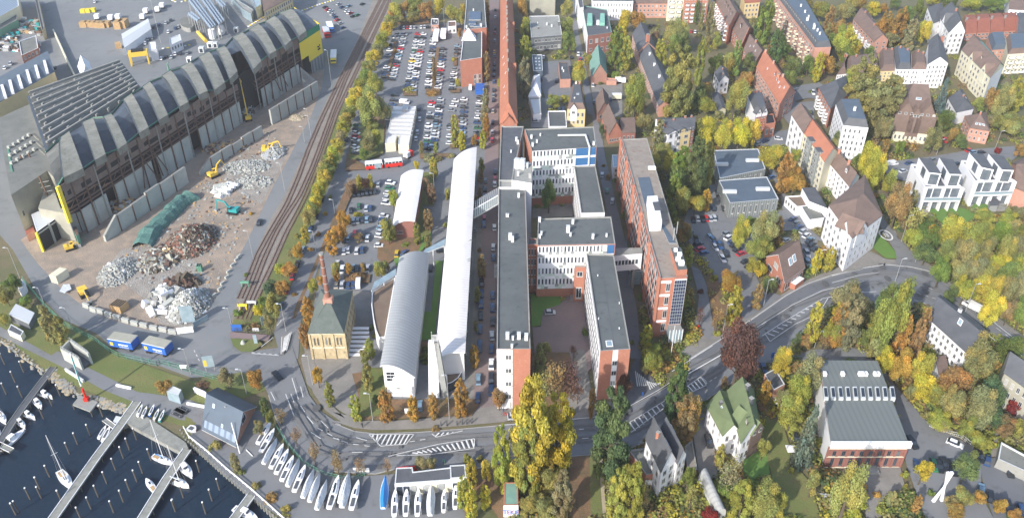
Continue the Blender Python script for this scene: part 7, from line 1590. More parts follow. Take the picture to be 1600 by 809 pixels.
ST_ = [('white racing yacht hull closest to the clubhouse',497,430,'stored'),('white yacht on cradle with grey cockpit',512,466,'stored'),('grey tarpaulin covered yacht',524,520,'cover'),('white yacht on cradle with cabin windows',556,540,'stored'),('pale blue decked yacht on cradle',580,566,'stored'),
  ('white yacht with dark roof hatch on cradle',605,598,'stored'),('long grey tarp covered yacht',633,620,'cover'),('white yacht with blue cockpit cloth',662,645,'stored'),('small grey covered boat',702,672,'cover'),('long white wrapped yacht',732,690,'cover'),('grey wrapped yacht with tall stern',765,725,'cover'),
  ('white yacht with teal hatch on cradle',822,715,'stored'),('big white wrapped yacht',872,690,'cover')]
for i, (lab, x, y, kd) in enumerate(ST_):
 boat('%s, %s from left in the yard row' % (lab, ORD[i]), L8, x, y, 38-i*1.6,-62, 9.2+.3*(i > 5)+(1.0 if i > 10 else 0), kd, .2, group='boats laid up along the road bend')
boat('white wrapped yacht left of the boat ramp road', M7, 65,705, 14,-60, 11, 'cover', .2); boat('white yacht with open cockpit left of the boat ramp road', M7, 108,722, 14,-55, 10, 'stored', .2); boat('white yacht at the left of the lower yard', M7, 15,690, 15,-50, 8.5, 'stored', .2)
boat('bright blue covered boat standing right of the boat ramp road', M7, 246,712, 5,-70, 11, 'cover', .2, 'tarp_blue')
for lab, x, y, kd, L_ in (('white yacht first right of the blue covered boat',294,760,'stored',9),('white yacht with dark hatches, second right of blue boat',347,757,'stored',9),('white yacht with blue stripe, third right of blue boat',402,757,'stored',9),('long white yacht fourth right of blue covered boat',463,745,'cover',10.5),('slim white yacht with orange rudder near shed end',524,750,'stored',7.5),('white yacht last in the row below the boat shed',578,728,'stored',8.5)):
 boat(lab, M7, x, y, 3,-60, L_, kd, .2)
# dry-stored mast lying, benches, picnic table
for lab, R, x0, y0, x1, y1, z0_, z1_ in (('loose white mast leaning beside the clubhouse',L8,375,505,335,360,.5,6),('grey mast lying in the boat yard',L8,405,487,435,517,.4,.4)):
 a, c = G(*R(x0,y0),z0_), G(*R(x1,y1),z1_); tag(MB().bar(a, c, .14, 'white_paint', n=6).build('mast', origin=a), lab, 'mast')
for lab, R, x, y in (('timber picnic table left of the clubhouse',L8,95,318),('grey boat trolley rack near the dinghies',L7,850,315)):
 t = thing('picnic_table', lab, 'table', G(*R(x,y),0), None, -.5); m = MB(); m.box(-2,2,-.8,.8,.9,1.05,'slate'); obj('tabletop', m.mesh('tabletop'), t)
 for s_ in (-1, 1): m = MB(); m.box(-2,2,s_*1.5-.25,s_*1.5+.25,.5,.6,'slate'); obj('bench', m.mesh('bench'), t)
 m = MB(); [m.box(xx-.1,xx+.1,-1.5,1.5,0,.9,'steel') for xx in (-1.4,1.4)]; obj('legs', m.mesh('legs'), t)
wm = MB(); ribbon(wm, E(L8,158,195,205,215,238,245), .7, 2.2, 'white_wall', 2.2); ribbon(wm, E(L8,125,265,230,285), .6, 1.0, 'white_wall', 1.0); tag(wm.build('sand_yard_wall', origin=G(*L8(200,240),0)), 'white low walls around the sand yard beside the clubhouse', 'wall')
wm = MB(); ribbon(wm, E(L7,305,105,390,160), .6, 1.3, 'galvanised', 1.3); tag(wm.build('promenade_wall', origin=G(*L7(350,130),0)), 'pale parapet wall by the crane on the promenade', 'wall')
wm = MB(); ribbon(wm, E(L7,545,180,615,195), .6, .9, 'white_paint', .9); tag(wm.build('bench_wall', origin=G(*L7(580,188),0)), 'long white bench on the promenade lawn', 'bench')
# green fence along the port road
def fence(label, pts, h_, mat, every=3, solid=.0):
 P = [G(x, y, 0) for x, y in pts]; t = thing('fence', label, 'fence', P[len(P)//2]*1); m = MB(); m2 = MB()
 for a, c in zip(P, P[1:]):
  for z in (h_, h_*.5, .15): m2.bar(a+Vector((0,0,z)), c+Vector((0,0,z)), .06, mat, n=4)
  k = max(1, int((c-a).length/every))
  for i in range(k+1): p = a.lerp(c, i/k); m.bar(p, p+Vector((0,0,h_)), .08, mat, n=4)
  kk = int((c-a).length/.5)
  for i in range(kk): p = a.lerp(c, i/kk); m2.bar(p, p+Vector((0,0,h_)), .035, mat, n=3)
 tag(m.build('posts', t), kind='stuff'); m2.build('mesh_panel', t)
fence('green mesh fence between the port road and the waterfront lawn', [L5(150,320),L5(290,490),L5(420,610),L5(600,700),L5(700,775),L7(560,55),L7(740,95),L8(0,85),L8(130,120),L8(290,170)], 2.2, 'green_trim')
fence('green fence along the upper edge of the boat yard', [L8(545,380),L8(600,470),L8(680,560),L8(770,610),L8(902,640),M7(150,612)], 1.8, 'green_trim')
fence('thin dark fence at the railway end', [L6(455,640),L6(560,648),L6(680,655)], 1.8, 'slate', 2)
fence('pale fence beside the curved drive', [R8(455,385),R8(500,405),R8(600,430),R8(660,480)], 1.6, 'galvanised')
# VEHICLES
CC = dict(w=(.78,.78,.78), s=(.48,.50,.52), g=(.20,.22,.23), k=(.018,.02,.024), b=(.03,.07,.17), l=(.20,.32,.42), r=(.50,.02,.03), y=(.75,.5,.04), n=(.03,.16,.07), o=(.5,.12,.03), t=(.35,.31,.24))
CN = dict(w='white', s='silver', g='grey', k='black', b='dark blue', l='light blue', r='red', y='yellow', n='green', o='orange', t='beige')
def car_meshes(kind):
 L_, W_, H_ = dict(car=(4.4,1.8,1.5), van=(5.6,2.0,2.3), suv=(4.7,1.95,1.8))[kind]
 b = MB(); prof = [(-.5,.28),(-.5,.56),(-.47,.62),(.22,.60),(.47,.52),(.5,.44),(.5,.26)] if kind != 'van' else [(-.5,.22),(-.5,.9),(-.48,.97),(.24,.97),(.30,.9),(.40,.62),(.49,.5),(.5,.22)]
 for s_ in (-1, 1):
  f_ = [(x*L_, s_*W_/2, z*H_) for x, z in prof]; b.face(f_ if s_ < 0 else f_[::-1], 'paint')
 for i in range(len(prof)):
  (x0, z0), (x1, z1) = prof[i-1], prof[i]; b.face([(x0*L_,-W_/2,z0*H_),(x0*L_,W_/2,z0*H_),(x1*L_,W_/2,z1*H_),(x1*L_,-W_/2,z1*H_)][::-1], 'paint')
 w_ = .78*W_/2
 if kind != 'van':
  b.face([(-.33*L_,-w_,H_),(.08*L_,-w_,H_),(.08*L_,w_,H_),(-.33*L_,w_,H_)], 'paint')
 g = MB(); lo, hi = .60*H_, H_-.01
 if kind != 'van':
  B4 = [(-.46,-.94),(.25,-.94),(.25,.94),(-.46,.94)]; T4 = [(-.34,-.78),(.09,-.78),(.09,.78),(-.34,.78)]
  bp = [(x*L_, y*W_/2, lo) for x, y in B4]; tp = [(x*L_, y*W_/2, hi) for x, y in T4]
  for i in range(4): j = (i+1) % 4; g.face([bp[i], bp[j], tp[j], tp[i]], 'dark_glass')
 else:
  g.face([(.305*L_,-w_,.9*H_),(.405*L_,-w_,.63*H_),(.405*L_,w_,.63*H_),(.305*L_,w_,.9*H_)], 'dark_glass')
  for s_ in (-1, 1): f_ = [(.12*L_,s_*(W_/2+.01),.62*H_),(.36*L_,s_*(W_/2+.01),.62*H_),(.28*L_,s_*(W_/2+.01),.88*H_),(.12*L_,s_*(W_/2+.01),.88*H_)]; g.face(f_ if s_ < 0 else f_[::-1], 'dark_glass')
 wh = MB()
 wh.bar((0,-.11,0), (0,.11,0), .33, 'black', n=10); wh.bar((0,-.13,0), (0,.13,0), .17, 'steel', n=8)
 return L_, W_, b.mesh('body'), g.mesh('windows'), wh.mesh('wheel')
CARM = {k: car_meshes(k) for k in ('car','van','suv')}
NC = [0]
CARS = []
def car(R, x, y, *a, **k): CARS.append((R(x, y)[1], len(CARS), (R, x, y)+a, k))
def place_car(far, R, x, y, col, dx, dy, label=None, kind='car', group=None, what=None, z=0.12, wheels=True, big=1):
 px, py = R(x, y); p, p2 = G(px, py+1.2, z), G(*R(x+dx,y+dy), z);
 q0 = G(*R(x, y), z); v = G(*R(x+dx,y+dy), z)-q0; ang = math.atan2(v.y, v.x)
 along = abs(math.sin(ang)); sl, sw_ = .88+.30*along, .88+.30*(1-along)
 rr = random.Random(int(px*31+py*17))
 k = kind if kind != 'car' or rr.random() > .12 else 'suv'
 L_, W_, bm_, gm, wm_ = CARM[k]; nm = 'parked_van' if k == 'van' else 'parked_car'
 j = rr.uniform(-.04,.04); cc = CC[col]; f_ = rr.uniform(.8,1.15)
 if far:                                     # the farthest cars, past 300, as one object
  M = Matrix.Translation(p) @ Matrix.Rotation(ang+j, 4, 'Z') @ Matrix.Diagonal((sl, sw_, 1.12, 1))
  for me, mat in ((bm_, 'car_'+col), (gm, 'dark_glass')):
   k0 = len(FAR.v); FAR.v += [tuple(M @ v.co) for v in me.vertices]; FAR.f += [tuple(k0+i for i in q.vertices) for q in me.polygons]; FAR.m += [FAR.mi(mat)]*len(me.polygons)
  return
 t = thing(nm, label, 'van' if k == 'van' else 'car', p, group, ang+j); t.scale = (sl*rr.uniform(.95,1.04)*big, sw_*big, 1.12*big)
 obj('body', bm_, t, color=tuple(min(.85, c*f_) for c in cc)); obj('windows', gm, t)
 if wheels:
  for sx in (-.31, .31):
   for sy in (-1, 1): obj('wheel', wm_, t, (sx*L_, sy*W_*.46, .33))
 if not label: auto(t, '%s %s' % (CN[col], what or ('van' if k == 'van' else 'car')), px, py)
 NC[0] += 1
 return t
def row(name, R, x0, y0, x1, y1, cols, dx, dy, first='top', wheels=False):
 n = len(cols); vert = first in ('top',)
 for i, c in enumerate(cols):
  if c == '-': continue
  f = i/max(1, n-1); rr = random.Random(i*7+int(x0+y0))
  car(R, x0+(x1-x0)*f+rr.uniform(-1.5,1.5), y0+(y1-y0)*f+rr.uniform(-1,1), c, dx, dy, '%s car, %s from %s in %s' % (CN[c], ORD[i], first, name), 'car', name, wheels=wheels)
row('the second car row of the big car park', M1, 452,222,376,505, 'sswwrwlwkrwssk', 30,2)
row('the short top left car row by the railway hedge', M1, 412,222,388,262, 'swk', 30,2)
row('the small car group left of the second row', M1, 372,290,352,350, 'kws', 30,2)
row('the lower left car group by the hedge trees', M1, 342,428,326,490, 'wsbk', 30,2)
row('the third car row of the big car park', M1, 538,218,474,560, 'rkwswnswywwsgwkbk', 30,2)
row('the fourth car row of the big car park', M1, 574,218,508,572, 'wkswgrwswwkwwbgwl', 30,2)
row('the fifth car row of the big car park', M1, 638,232,604,560, 'kswbksgwlswkwwk', 30,2)
row('the sixth car row of the big car park', M1, 698,312,666,556, 'kgkbswrkgsww', 30,2)
row('the short car row beside the brick office', M1, 790,292,784,362, 'lkkg', 30,2)
row('the lower short car row beside the brick office', M1, 772,442,756,568, 'gwwksk', 30,2)
row('the top edge row of the big car park', M1, 430,178,602,172, 'kwrws-wsk', 2,-30, 'left')
row('the car row between tank rack and middle lot', M1, 684,632,634,935, 'sgkwbgklgwsbkl', 30,2)
row('the left car row of the middle lot', M1, 628,650,592,945, 'rw-sk-wsgwnbk', 30,2)
row('the two-part row left of the golden hedge', M1, 777,640,752,700, 'wwg', 30,2)
row('the lower row left of the golden hedge', M3, 745,70,742,180, 'ks-wgw', 30,2)
row('the row right of the golden hedge', M1, 832,630,812,915, 'wgkbkgsblbkw', 30,2)
row('the rightmost car row near the cobbled street', M1, 932,620,905,905, 'kwgswbngrk', 30,2)
row('the diagonal row left of the scrub patch', M3, 150,72,142,246, 'nkwrwkwsk', 30,6)
row('the black car row above the lower car park', M3, 138,502,268,486, 'kkkkkk', 2,-30, 'left', True)
row('the second row of the lower car park', M3, 104,672,243,660, 'ksgklk', 2,-30, 'left', True)
row('the right edge row of the lower car park', M3, 366,432,340,560, 'wnwsw', 30,4, 'top', True)
row('the bottom right row of the lower car park', M3, 326,640,298,768, 'wbglsw', 30,4, 'top', True)
for x, y, c in ((116,605,'k'),(165,578,'n'),(212,592,'s'),(238,590,'b'),(288,440,'s'),(72,790,'k'),(98,782,'l'),(140,750,'r'),(198,762,'k'),(220,780,'w')): car(M3, x, y, c, 3,-30)
for x, y, c in ((72,133,'w'),(97,125,'s'),(152,132,'w'),(187,125,'b'),(62,250,'w'),(155,245,'k'),(221,242,'s'),(125,242,'l'),(25,345,'t'),(60,345,'s'),(100,350,'b'),(130,345,'b'),(30,215,'w')): car(M5, x, y, c, 4,-30)
car(M5, 163,340, 'w', 4,-30, kind='van'); car(M5, 292,98, 'w', 30,0); car(M5, 620,240, 'k', 2,-30); car(M5, 685,130, 'k', 30,-5); car(M5, 455,145, 'b', 20,-20); car(M5, 405,150, 'y', 4,-30, what='car in high-visibility livery')
for i, (R, x, y, c) in enumerate([(M1,1028,65,'k'),(M1,1028,110,'w'),(M1,1027,182,'k'),(M1,1025,210,'r'),(M1,1025,258,'s'),(M1,1023,330,'y'),(M1,1023,355,'g'),(M1,1021,408,'k'),(M1,1020,440,'k'),(M1,1020,478,'k'),(M1,1019,518,'b'),(M1,1017,572,'k'),(M1,1016,605,'g'),(M1,1015,635,'k'),(M1,1013,705,'t'),(M1,1012,775,'k'),
  (M3,1009,110,'s'),(M3,1007,158,'r'),(M3,1027,360,'k'),(M3,1025,405,'r'),(M3,1024,440,'w'),(M5,1015,108,'s'),(M5,1014,172,'b'),(M5,1010,412,'b'),(M5,1010,490,'b'),(M5,1011,578,'k'),(M5,1006,668,'s'),(M5,1004,750,'b')]):
 car(R, x, y, c, 0,-30, '%s parked car, %s along the right kerb of the cobbled street' % (CN[c], ORD[i]), group='cars along the right kerb of the cobbled street')
for i, (R, x, y, c) in enumerate([(M1,983,362,'s'),(M3,965,415,'g'),(M3,962,468,'k'),(M3,960,518,'b'),(M3,958,655,'r'),(M3,956,692,'b'),(M3,898,722,'g'),(M5,946,178,'s'),(M5,945,270,'k'),(M5,942,335,'k'),(M5,942,400,'b'),(M5,937,468,'b'),(M5,935,540,'k'),(M5,932,625,'b'),(M5,930,725,'b'),(M7,690,12,'b'),(M7,684,160,'l'),(M7,682,246,'b')]):
 car(R, x, y, c, 0,-30, '%s parked car, %s along the left side of the cobbled street' % (CN[c], ORD[i]), group='cars along the left side of the cobbled street')
car(M7,745,90,'w',0,-30); car(M7,744,155,'k',0,-30); car(M7,744,210,'b',0,-30); car(M3,1022,712,'w',0,-30)
car(M7, 410,285, 'l', 1,-30); car(M8, 70,338, 's', 30,-2); car(M6, 322,522, 's', 30,0); car(L8, 552,143, 'k', 18,20); car(L4, 630,680, 'k', 12,-30)
for x, y, c in ((1030,530,'k'),(990,640,'k'),(955,722,'b'),(1178,155,'k'),(1115,322,'t')): car(L4, x, y, c, 10,-30)
for x, y, c in ((903,125,'l'),(870,215,'k'),(838,292,'r'),(805,375,'r'),(760,482,'b')): car(L6, x, y, c, 8,-30)
for x, y, c in ((375,185,'w'),(350,220,'g'),(337,245,'k'),(326,272,'r'),(300,342,'k'),(286,370,'b'),(270,398,'b'),(85,800,'k')): car(M1, x, y, c, 8,-30)
row('the left edge group below the lower left trees', M1, 392,605,352,755, 'kkbgsw', 30,2)
for x, y, c in ((550,755,'w'),(541,690,'k')): car(M1, x, y, c, 0,-30)
for x, y, c in ((536,112,'s'),(526,150,'w')): car(M3, x, y, c, 0,-30)
car(M1, 870,560, 'w', 2,-20, kind='van'); car(M1, 455,560+92, 'w', 20,2, kind='van')
for x, y, c in ((500,345,'w'),(510,380,'r'),(455,365,'k'),(362,515,'k'),(320,682,'k'),(345,680,'k'),(380,690,'k'),(405,690,'b'),(592,540,'w'),(600,645,'g'),(703,632,'b'),(265,500,'k'),(258,540,'s'),(280,362,'w'),(950,165,'k'),(975,165,'k')): car(M2, x, y, c, 2,-30)
car(M2, 230,770, 's', 30,0)
for x, y, c in ((650,380,'s'),(715,545,'s'),(683,480,'n')): car(M4, x, y, c, 3,-30)
for x, y, c in ((285,497,'k'),(260,590,'k'),(325,592,'k'),(133,665,'k'),(160,655,'w'),(192,660,'k'),(215,655,'r'),(242,655,'s'),(266,650,'s'),(120,735,'g'),(150,785,'k')): car(R3, x, y, c, -8,-30)
row('the diagonal row right of the big linden', R3, 762,658,872,790, 'bgbswl', 26,-16, 'left', True)
for x, y, c in ((630,395,'b'),(590,165,'b'),(545,185,'g')): car(R3, x, y, c, 10,-4)
car(R3, 672,152, 'w', 25,2)
for x, y, c, dx, dy in ((150,55,'k',-8,-30),(163,90,'k',16,-6),(177,120,'r',16,-6),(200,145,'b',16,-6),(240,50,'l',16,22),(255,62,'b',16,22),(270,110,'s',16,24),(300,100,'b',16,24),(340,150,'k',16,24),(318,182,'w',16,24),(345,22,'g',20,-8),(382,78,'b',20,-8),(395,98,'k',20,-8),(412,125,'k',20,-8),(436,150,'r',20,-8),(466,200,'k',20,-8),(490,232,'k',20,-8),(850,150,'s',10,20),(855,210,'l',10,20),(868,70,'k',26,-16),(885,92,'k',26,-16),(903,120,'k',26,-16),(720,65,'g',20,-8)):
 car(R5, x, y, c, dx, dy)
car(R5, 358,50, 'w', 20,-12, kind='suv')
car(R6, 880,490, 'w', -30,-16, 'white delivery van driving along the main road beneath the wooded slope', 'van', big=1.15)
for x, y, c, dx, dy in ((575,463,'w',26,10),(392,563,'b',0,-30),(475,563,'n',8,26),(500,568,'k',8,26),(524,558,'k',10,26),(546,568,'k',10,26),(570,585,'k',8,26),(690,520,'k',8,26),(727,540,'b',2,-26),(828,590,'k',8,28),(698,680,'l',0,-26),(740,710,'k',0,-28),(825,760,'k',8,26),(885,780,'b',8,26),(369,457,'k',10,12)): car(R8, x, y, c, dx, dy)
for x, y, c, dx, dy in ((170,452,'k',6,22),(428,108,'b',10,22),(580,440,'k',4,22)): car(R7, x, y, c, dx, dy)
for x, y, c, dx, dy in ((448,356,'s',24,-8),(485,306,'b',24,-8),(635,285,'g',24,-8),(713,162,'r',14,22),(790,312,'k',24,-8),(942,238,'k',24,-4),(890,238,'l',24,-4),(868,230,'r',24,-4)): car(R4, x, y, c, dx, dy)
car(R4, 378,313, 'w', 24,-4, kind='van')
for x, y, c in ((770,578,'s'),(890,590,'w'),(922,575,'k'),(880,718,'k')): car(R1, x, y, c, 8,20)
car(R1,120,200,'r',0,-20); car(R1,145,203,'w',0,-20)
for i, (x, y, c) in enumerate([(1045,48,'k'),(1060,62,'r'),(1078,72,'w'),(1092,92,'s'),(1108,110,'b'),(1122,128,'r'),(1140,150,'s'),(1155,178,'b'),(1130,28,'s'),(1150,48,'b'),(1172,68,'g'),(1200,85,'w'),(1195,40,'l')]): car(L2, x, y, c, 22,-10)
for i, (x, y, c) in enumerate([(90,70,'w'),(112,85,'r'),(128,105,'k'),(155,98,'n'),(188,28,'k')]): car(M1, x, y, c, 22,-10)
for i, (x, y, c) in enumerate([(600,12,'w'),(972,175,'k'),(1008,158,'b'),(1050,145,'s'),(1080,130,'k'),(1065,202,'w'),(1110,180,'b'),(1130,170,'s'),(872,280,'w'),(920,275,'w'),(937,248,'s'),(965,243,'g'),(985,350,'k'),(1022,372,'w'),(1052,360,'k'),(1085,362,'s'),(1110,342,'w'),(1142,340,'k'),(1187,335,'g'),(350,432,'k'),(32,430,'w'),(70,405,'s')]): car(L1, x, y, c, 8,-22)
FAR = MB()
for c, v in CC.items(): surf('car_'+c, v, rough=.35)
CARS.sort(key=lambda a: -a[0])
for i, a in enumerate(CARS): place_car(i >= 300, *a[2], **a[3])
tag(FAR.build('distant_cars', origin=G(620,60,0)), 'the farthest small parked cars in the upper car parks', 'cars', kind='stuff')
# lorries, trailers, bus
def lorry(label, R, x, y, dx, dy, L_, col, top='white_paint', cab='w', W_=2.6, H_=3.6, cat='lorry', text=None):
 p = G(*R(x,y), .1); v = G(*R(x+dx,y+dy), .1)-p; ang = math.atan2(v.y, v.x)
 t = thing('lorry' if cab else 'trailer', label, cat, p, None, ang); m = MB()
 b0 = -L_/2; b1 = L_/2-(2.6 if cab else 0); m.box(b0,b1,-W_/2,W_/2,1.1,H_,col, top=top); m.box(b0-.03,b1+.03,-W_/2-.04,W_/2+.04,H_-.25,H_-.05,'white_paint'); obj('box_body', m.mesh('box_body'), t)
 if cab: m = MB(); m.box(b1+.2,L_/2,-W_/2+.1,W_/2-.1,.6,3.0,cab); m.box(L_/2,L_/2+.05,-W_/2+.25,W_/2-.25,1.8,2.7,'dark_glass'); obj('cab', m.mesh('cab'), t)
 m = MB(); m.box(b0,b1,-W_/2+.4,W_/2-.4,.8,1.1,'black'); obj('chassis', m.mesh('chassis'), t)
 for xx in (b0+1, b0+2.1, b1-1.2):
  for s_ in (-1, 1): m = MB(); m.bar((xx,s_*W_*.36,.5),(xx,s_*W_*.49,.5),.5,'black',n=10); obj('wheel', m.mesh('wheel'), t)
 if text:
  m = MB(); m.box(-3.9,-2.7,-W_/2-.06,-W_/2-.02,1.7,3.1,'machine_yellow'); obj('emblem', m.mesh('emblem'), t); m = MB()
  for k in range(9): m.box(-.6+k*.42,-.35+k*.42,-W_/2-.06,-W_/2-.02,2.3 if k % 3 else 2.1,2.9,'white_paint'); m.box(-.4+k*.4,-.2+k*.4,-W_/2-.06,-W_/2-.02,1.5,1.8,'white_paint')
  obj('lettering', m.mesh('lettering'), t)
 return t
lorry('blue curtain trailer with orange logo and cream roof, left of two', L5, 795, 735, 30,5, 9, 'blue_paint', 'beige_wall', None, 4, 4.4, 'trailer', True)
lorry('blue curtain trailer with orange logo and cream roof, right of two', L5, 1010, 765, 30,7, 9, 'blue_paint', 'beige_wall', None, 4, 4.4, 'trailer', True)
lorry('blue lorry with white roof on the port road', L2, 1078,190, 10,28, 15, 'blue_paint', cab='machine_yellow' and 'blue_paint', W_=4)
lorry('red lorry with grey roof beside the blue lorry', L2, 1055,222, 10,28, 15, 'red_paint', 'galvanised', cab='red_paint', W_=4)
lorry('white lorry with pale box on the port road', L2, 1100,378, -2,30, 17, 'cream_wall', cab='bright_yellow', W_=3.6)
lorry('long white trailer in the car park, left of two', M1, 654,245, 6,-30, 18, 'white_wall', 'white_wall', None, 3.6); lorry('long white trailer in the car park, right of two', M1, 700,235, 4,-30, 15, 'white_wall', 'white_wall', None, 3.6)
for i, (R, x, y) in enumerate([(L1,618,122),(L1,703,128),(L1,750,122),(L1,925,85),(L1,1000,75),(L1,1028,50),(L1,905,122)]):
 t = lorry(None, R, x, y, 10,-22, 7, 'white_wall', 'white_wall', 'white_paint', 3); auto(t, 'white lorry', *R(x,y))
lorry('white utility truck with red cab parked among the middle lot cars', M3, 480,268, 16,-10, 5, 'white_wall', 'white_wall', 'red_paint'); lorry('white flatbed by the service yard', M2, 765,525, 20,0, 6, 'white_wall', 'cream_wall', 'white_paint'); lorry('pale tarpaulin trailer in the lower small yard', M2, 740,632, 20,0, 5.5, 'cream_wall', 'white_wall', None)
t = thing('articulated_bus', 'red and white articulated bus turning past the car park', 'bus', G(*M3(325,330),.1), None, math.atan2(*reversed((G(*M3(415,315),0)-G(*M3(235,335),0)).xy.to_tuple())))
for s_, x0, x1 in ((0,-8.6,-.8),(1,.4,8.6)):
 m = MB(); m.box(x0,x1,-1.5,1.5,.5,2.3,'red_paint'); m.box(x0,x1,-1.5,1.5,3.2,3.7,'white_paint'); m.box(x0+.05,x1-.05,-1.46,1.46,2.3,3.2,'dark_glass')
 for k in range(6): xx = x0+(x1-x0)*k/5; m.box(xx-.12,xx+.12,-1.52,1.52,2.3,3.2,'white_paint')
 if not s_: m.box(-4.6,-1.4,-1.56,-1.5,.6,3.2,'sky_glass')
 obj('body', m.mesh('body'), t)
 for xx in ((x0+1.6),(x1-1.8)):
  for yy in (-1, 1): m = MB(); m.bar((xx,yy*1.2,.5),(xx,yy*1.56,.5),.5,'black',n=10); obj('wheel', m.mesh('wheel'), t)
m = MB(); m.box(-.8,.4,-1.35,1.35,.6,3.4,'black'); obj('bellows', m.mesh('bellows'), t)
# lamps and masts
def lamp(R, xb, yb, xt, yt, kind='street', label=None):
 (a, b_), (c, d_) = R(xb, yb), R(xt, yt); H_ = hh(d_, b_); p = G(a, b_, 0)
 t = thing('street_lamp', label, 'street lamp', p, 'street lamps'); m = MB(); m.bar((0,0,0), (0,0,H_), .13, 'steel', .08, n=6); obj('pole', m.mesh('pole'), t)
 sgn = -1 if a < 800 else 1
 m = MB(); m.bar((0,0,H_), (1.5*sgn,-.2,H_+.3), .08, 'galvanised', n=5); obj('arm', m.mesh('arm'), t)
 m = MB(); m.box(1.2*sgn-.45,1.2*sgn+.45,-.35,.1,H_+.25,H_+.42,'galvanised'); obj('lamp_head', m.mesh('lamp_head'), t)
 if not label: auto(t, 'tall street lamp', a, b_)
for a in [(L1,1018,275,960,5),(L4,790,485,750,305),(L4,955,130,932,5),(L4,915,170,900,75),(L5,128,305,60,112),(L5,285,478,248,362),(L5,462,630,418,490),(L6,592,188,552,5),(L6,462,632,422,492),(L6,985,130,960,5),(L6,798,640,765,465),(L8,145,135,110,15),(L8,408,228,385,112),(L8,718,185,695,48),(M7,188,355,168,225),(M7,548,345,537,140),(M7,665,95,661,140-70),(M8,525,200,517,120),(R5,578,478,612,312),(R5,322,640,355,470),(R5,905,290,942,125),(R6,398,325,432,180),(R6,525,205,545,145),(R6,840,520,900,340),(R4,437,800,480,635),(R4,660,250,690,155),(R4,1030,215,1062,102),(R5,900,740,925,640),(L2,1090,575,1058,320),(L2,945,809,932,690),(M3,645,530,638,370),(M3,12,620,60,535),(M7,478,345,478,300),(M1,705,175,706,60)]: lamp(*a)
t = thing('flagpole', 'tall white flagpole at the tower entrance', 'flagpole', G(*M6(1085,790),0)); H_ = hh(M6(0,600)[1], M6(0,790)[1]); m = MB(); m.bar((0,0,0),(0,0,H_),.12,'white_paint',.08); obj('pole', m.mesh('pole'), t)
# bollards, people, signs, sculpture
for i, (x, y) in enumerate([(508,378),(536,378),(583,374),(608,372),(628,370),(652,366)]):
 p = G(*M7(x,y), 0); o = tag(MB().bar(p, p+Vector((0,0,1.9)), .22, 'slate', n=8).bar(p+Vector((0,0,1.9)), p+Vector((0,0,2.1)), .26, 'slate', .1, n=8).build('bollard', origin=p), 'dark bollard at the pavement edge, %s from left' % ORD[i], 'bollard', 'bollards before the curved halls')
def person(label, R, x, y, coat, legs, ang=0):
 t = thing('person', label, 'person', G(*R(x,y), .15), None, ang); t.scale = (1.15,1.15,1.2)
 me = bpy.data.meshes.new('body'); V = [(0,0,.95),(0,0,1.2),(0,0,1.42),(0,0,1.52),(0,.02,1.68),(-.1,0,.9),(-.12,.12,.5),(-.12,.2,.08),(.1,0,.9),(.12,-.1,.5),(.12,-.22,.08),(-.22,0,1.4),(-.28,-.05,1.12),(-.26,-.15,.88),(.22,0,1.4),(.28,.05,1.12),(.26,.12,.88),(-.12,.32,.04),(.12,-.1,.04)]
 E_ = [(0,1),(1,2),(2,3),(3,4),(0,5),(5,6),(6,7),(0,8),(8,9),(9,10),(2,11),(11,12),(12,13),(2,14),(14,15),(15,16),(7,17),(10,18)]
 me.from_pydata(V, E_, []); o = bpy.data.objects.new('body', me); S.collection.objects.link(o); o.parent = t; md = o.modifiers.new('skin', 'SKIN'); o.modifiers.new('s', 'SUBSURF').levels = 1
 rad = [.15,.16,.15,.06,.11,.1,.08,.06,.1,.08,.06,.07,.055,.045,.07,.055,.045,.04,.04]
 for v, r_ in zip(me.skin_vertices[0].data, rad): v.radius = (r_, r_*.85)
 me.skin_vertices[0].data[0].use_root = True; me.materials.append(MATS[coat])
 m = MB(); m.bar((0,.02,1.74), (0,.02,1.84), .11, 'bark', .05, n=8); obj('hair', m.mesh('hair'), t)
 return t
person('person in dark clothes standing on the pavement beside the bend', M7, 140,383, 'black', 'black'); person('person beside a parked bicycle in front of the west campus wing', M8, 20,315, 'cloth', 'black'); person('person in green coat standing beside the boat shed', M7, 523,553, 'green_trim', 'black'); person('person in red jacket walking near the tower entrance', R5, 165,625, 'red_paint', 'cloth')
person('person in black crossing near the corner house', R6, 325,232, 'black', 'black'); person('person in blue walking at the striped zebra corner', M8, 672,238, 'blue_paint', 'black'); person('person standing at the brick hall door', R8, 240,570, 'cloth', 'black')
def bicycle(R, x, y, label):
 t = thing('bicycle', label, 'bicycle', G(*R(x,y), .15), None, .2)
 for xx in (-.55,.55):
  m = MB(); P_ = [Vector((xx+.36*math.cos(a), 0, .36+.36*math.sin(a))) for a in [k*6.2832/12 for k in range(13)]]; [m.bar(a, c, .035, 'black', n=4) for a, c in zip(P_, P_[1:])]; obj('wheel', m.mesh('wheel'), t)
 m = MB(); [m.bar(a, c, .04, 'red_paint', n=4) for a, c in (((-.55,0,.36),(-.15,0,.85)),((-.15,0,.85),(.4,0,.85)),((.55,0,.36),(.4,0,1.0)),((-.15,0,.85),(0,0,.36)),((0,0,.36),(.4,0,.8)))]; obj('frame', m.mesh('frame'), t)
bicycle(M8, 25,322, 'red framed bicycle in front of the west campus wing'); bicycle(M8, 30,330, 'second bicycle by the west campus wing, nearer the road')
t = thing('sculpture', 'white crossed plank sculpture on the lawn by the lower car row', 'sculpture', G(*R8(497,733),0)); t.rotation_euler = (0,0,.1); Hs = hh(540+595*K2, 540+735*K2)
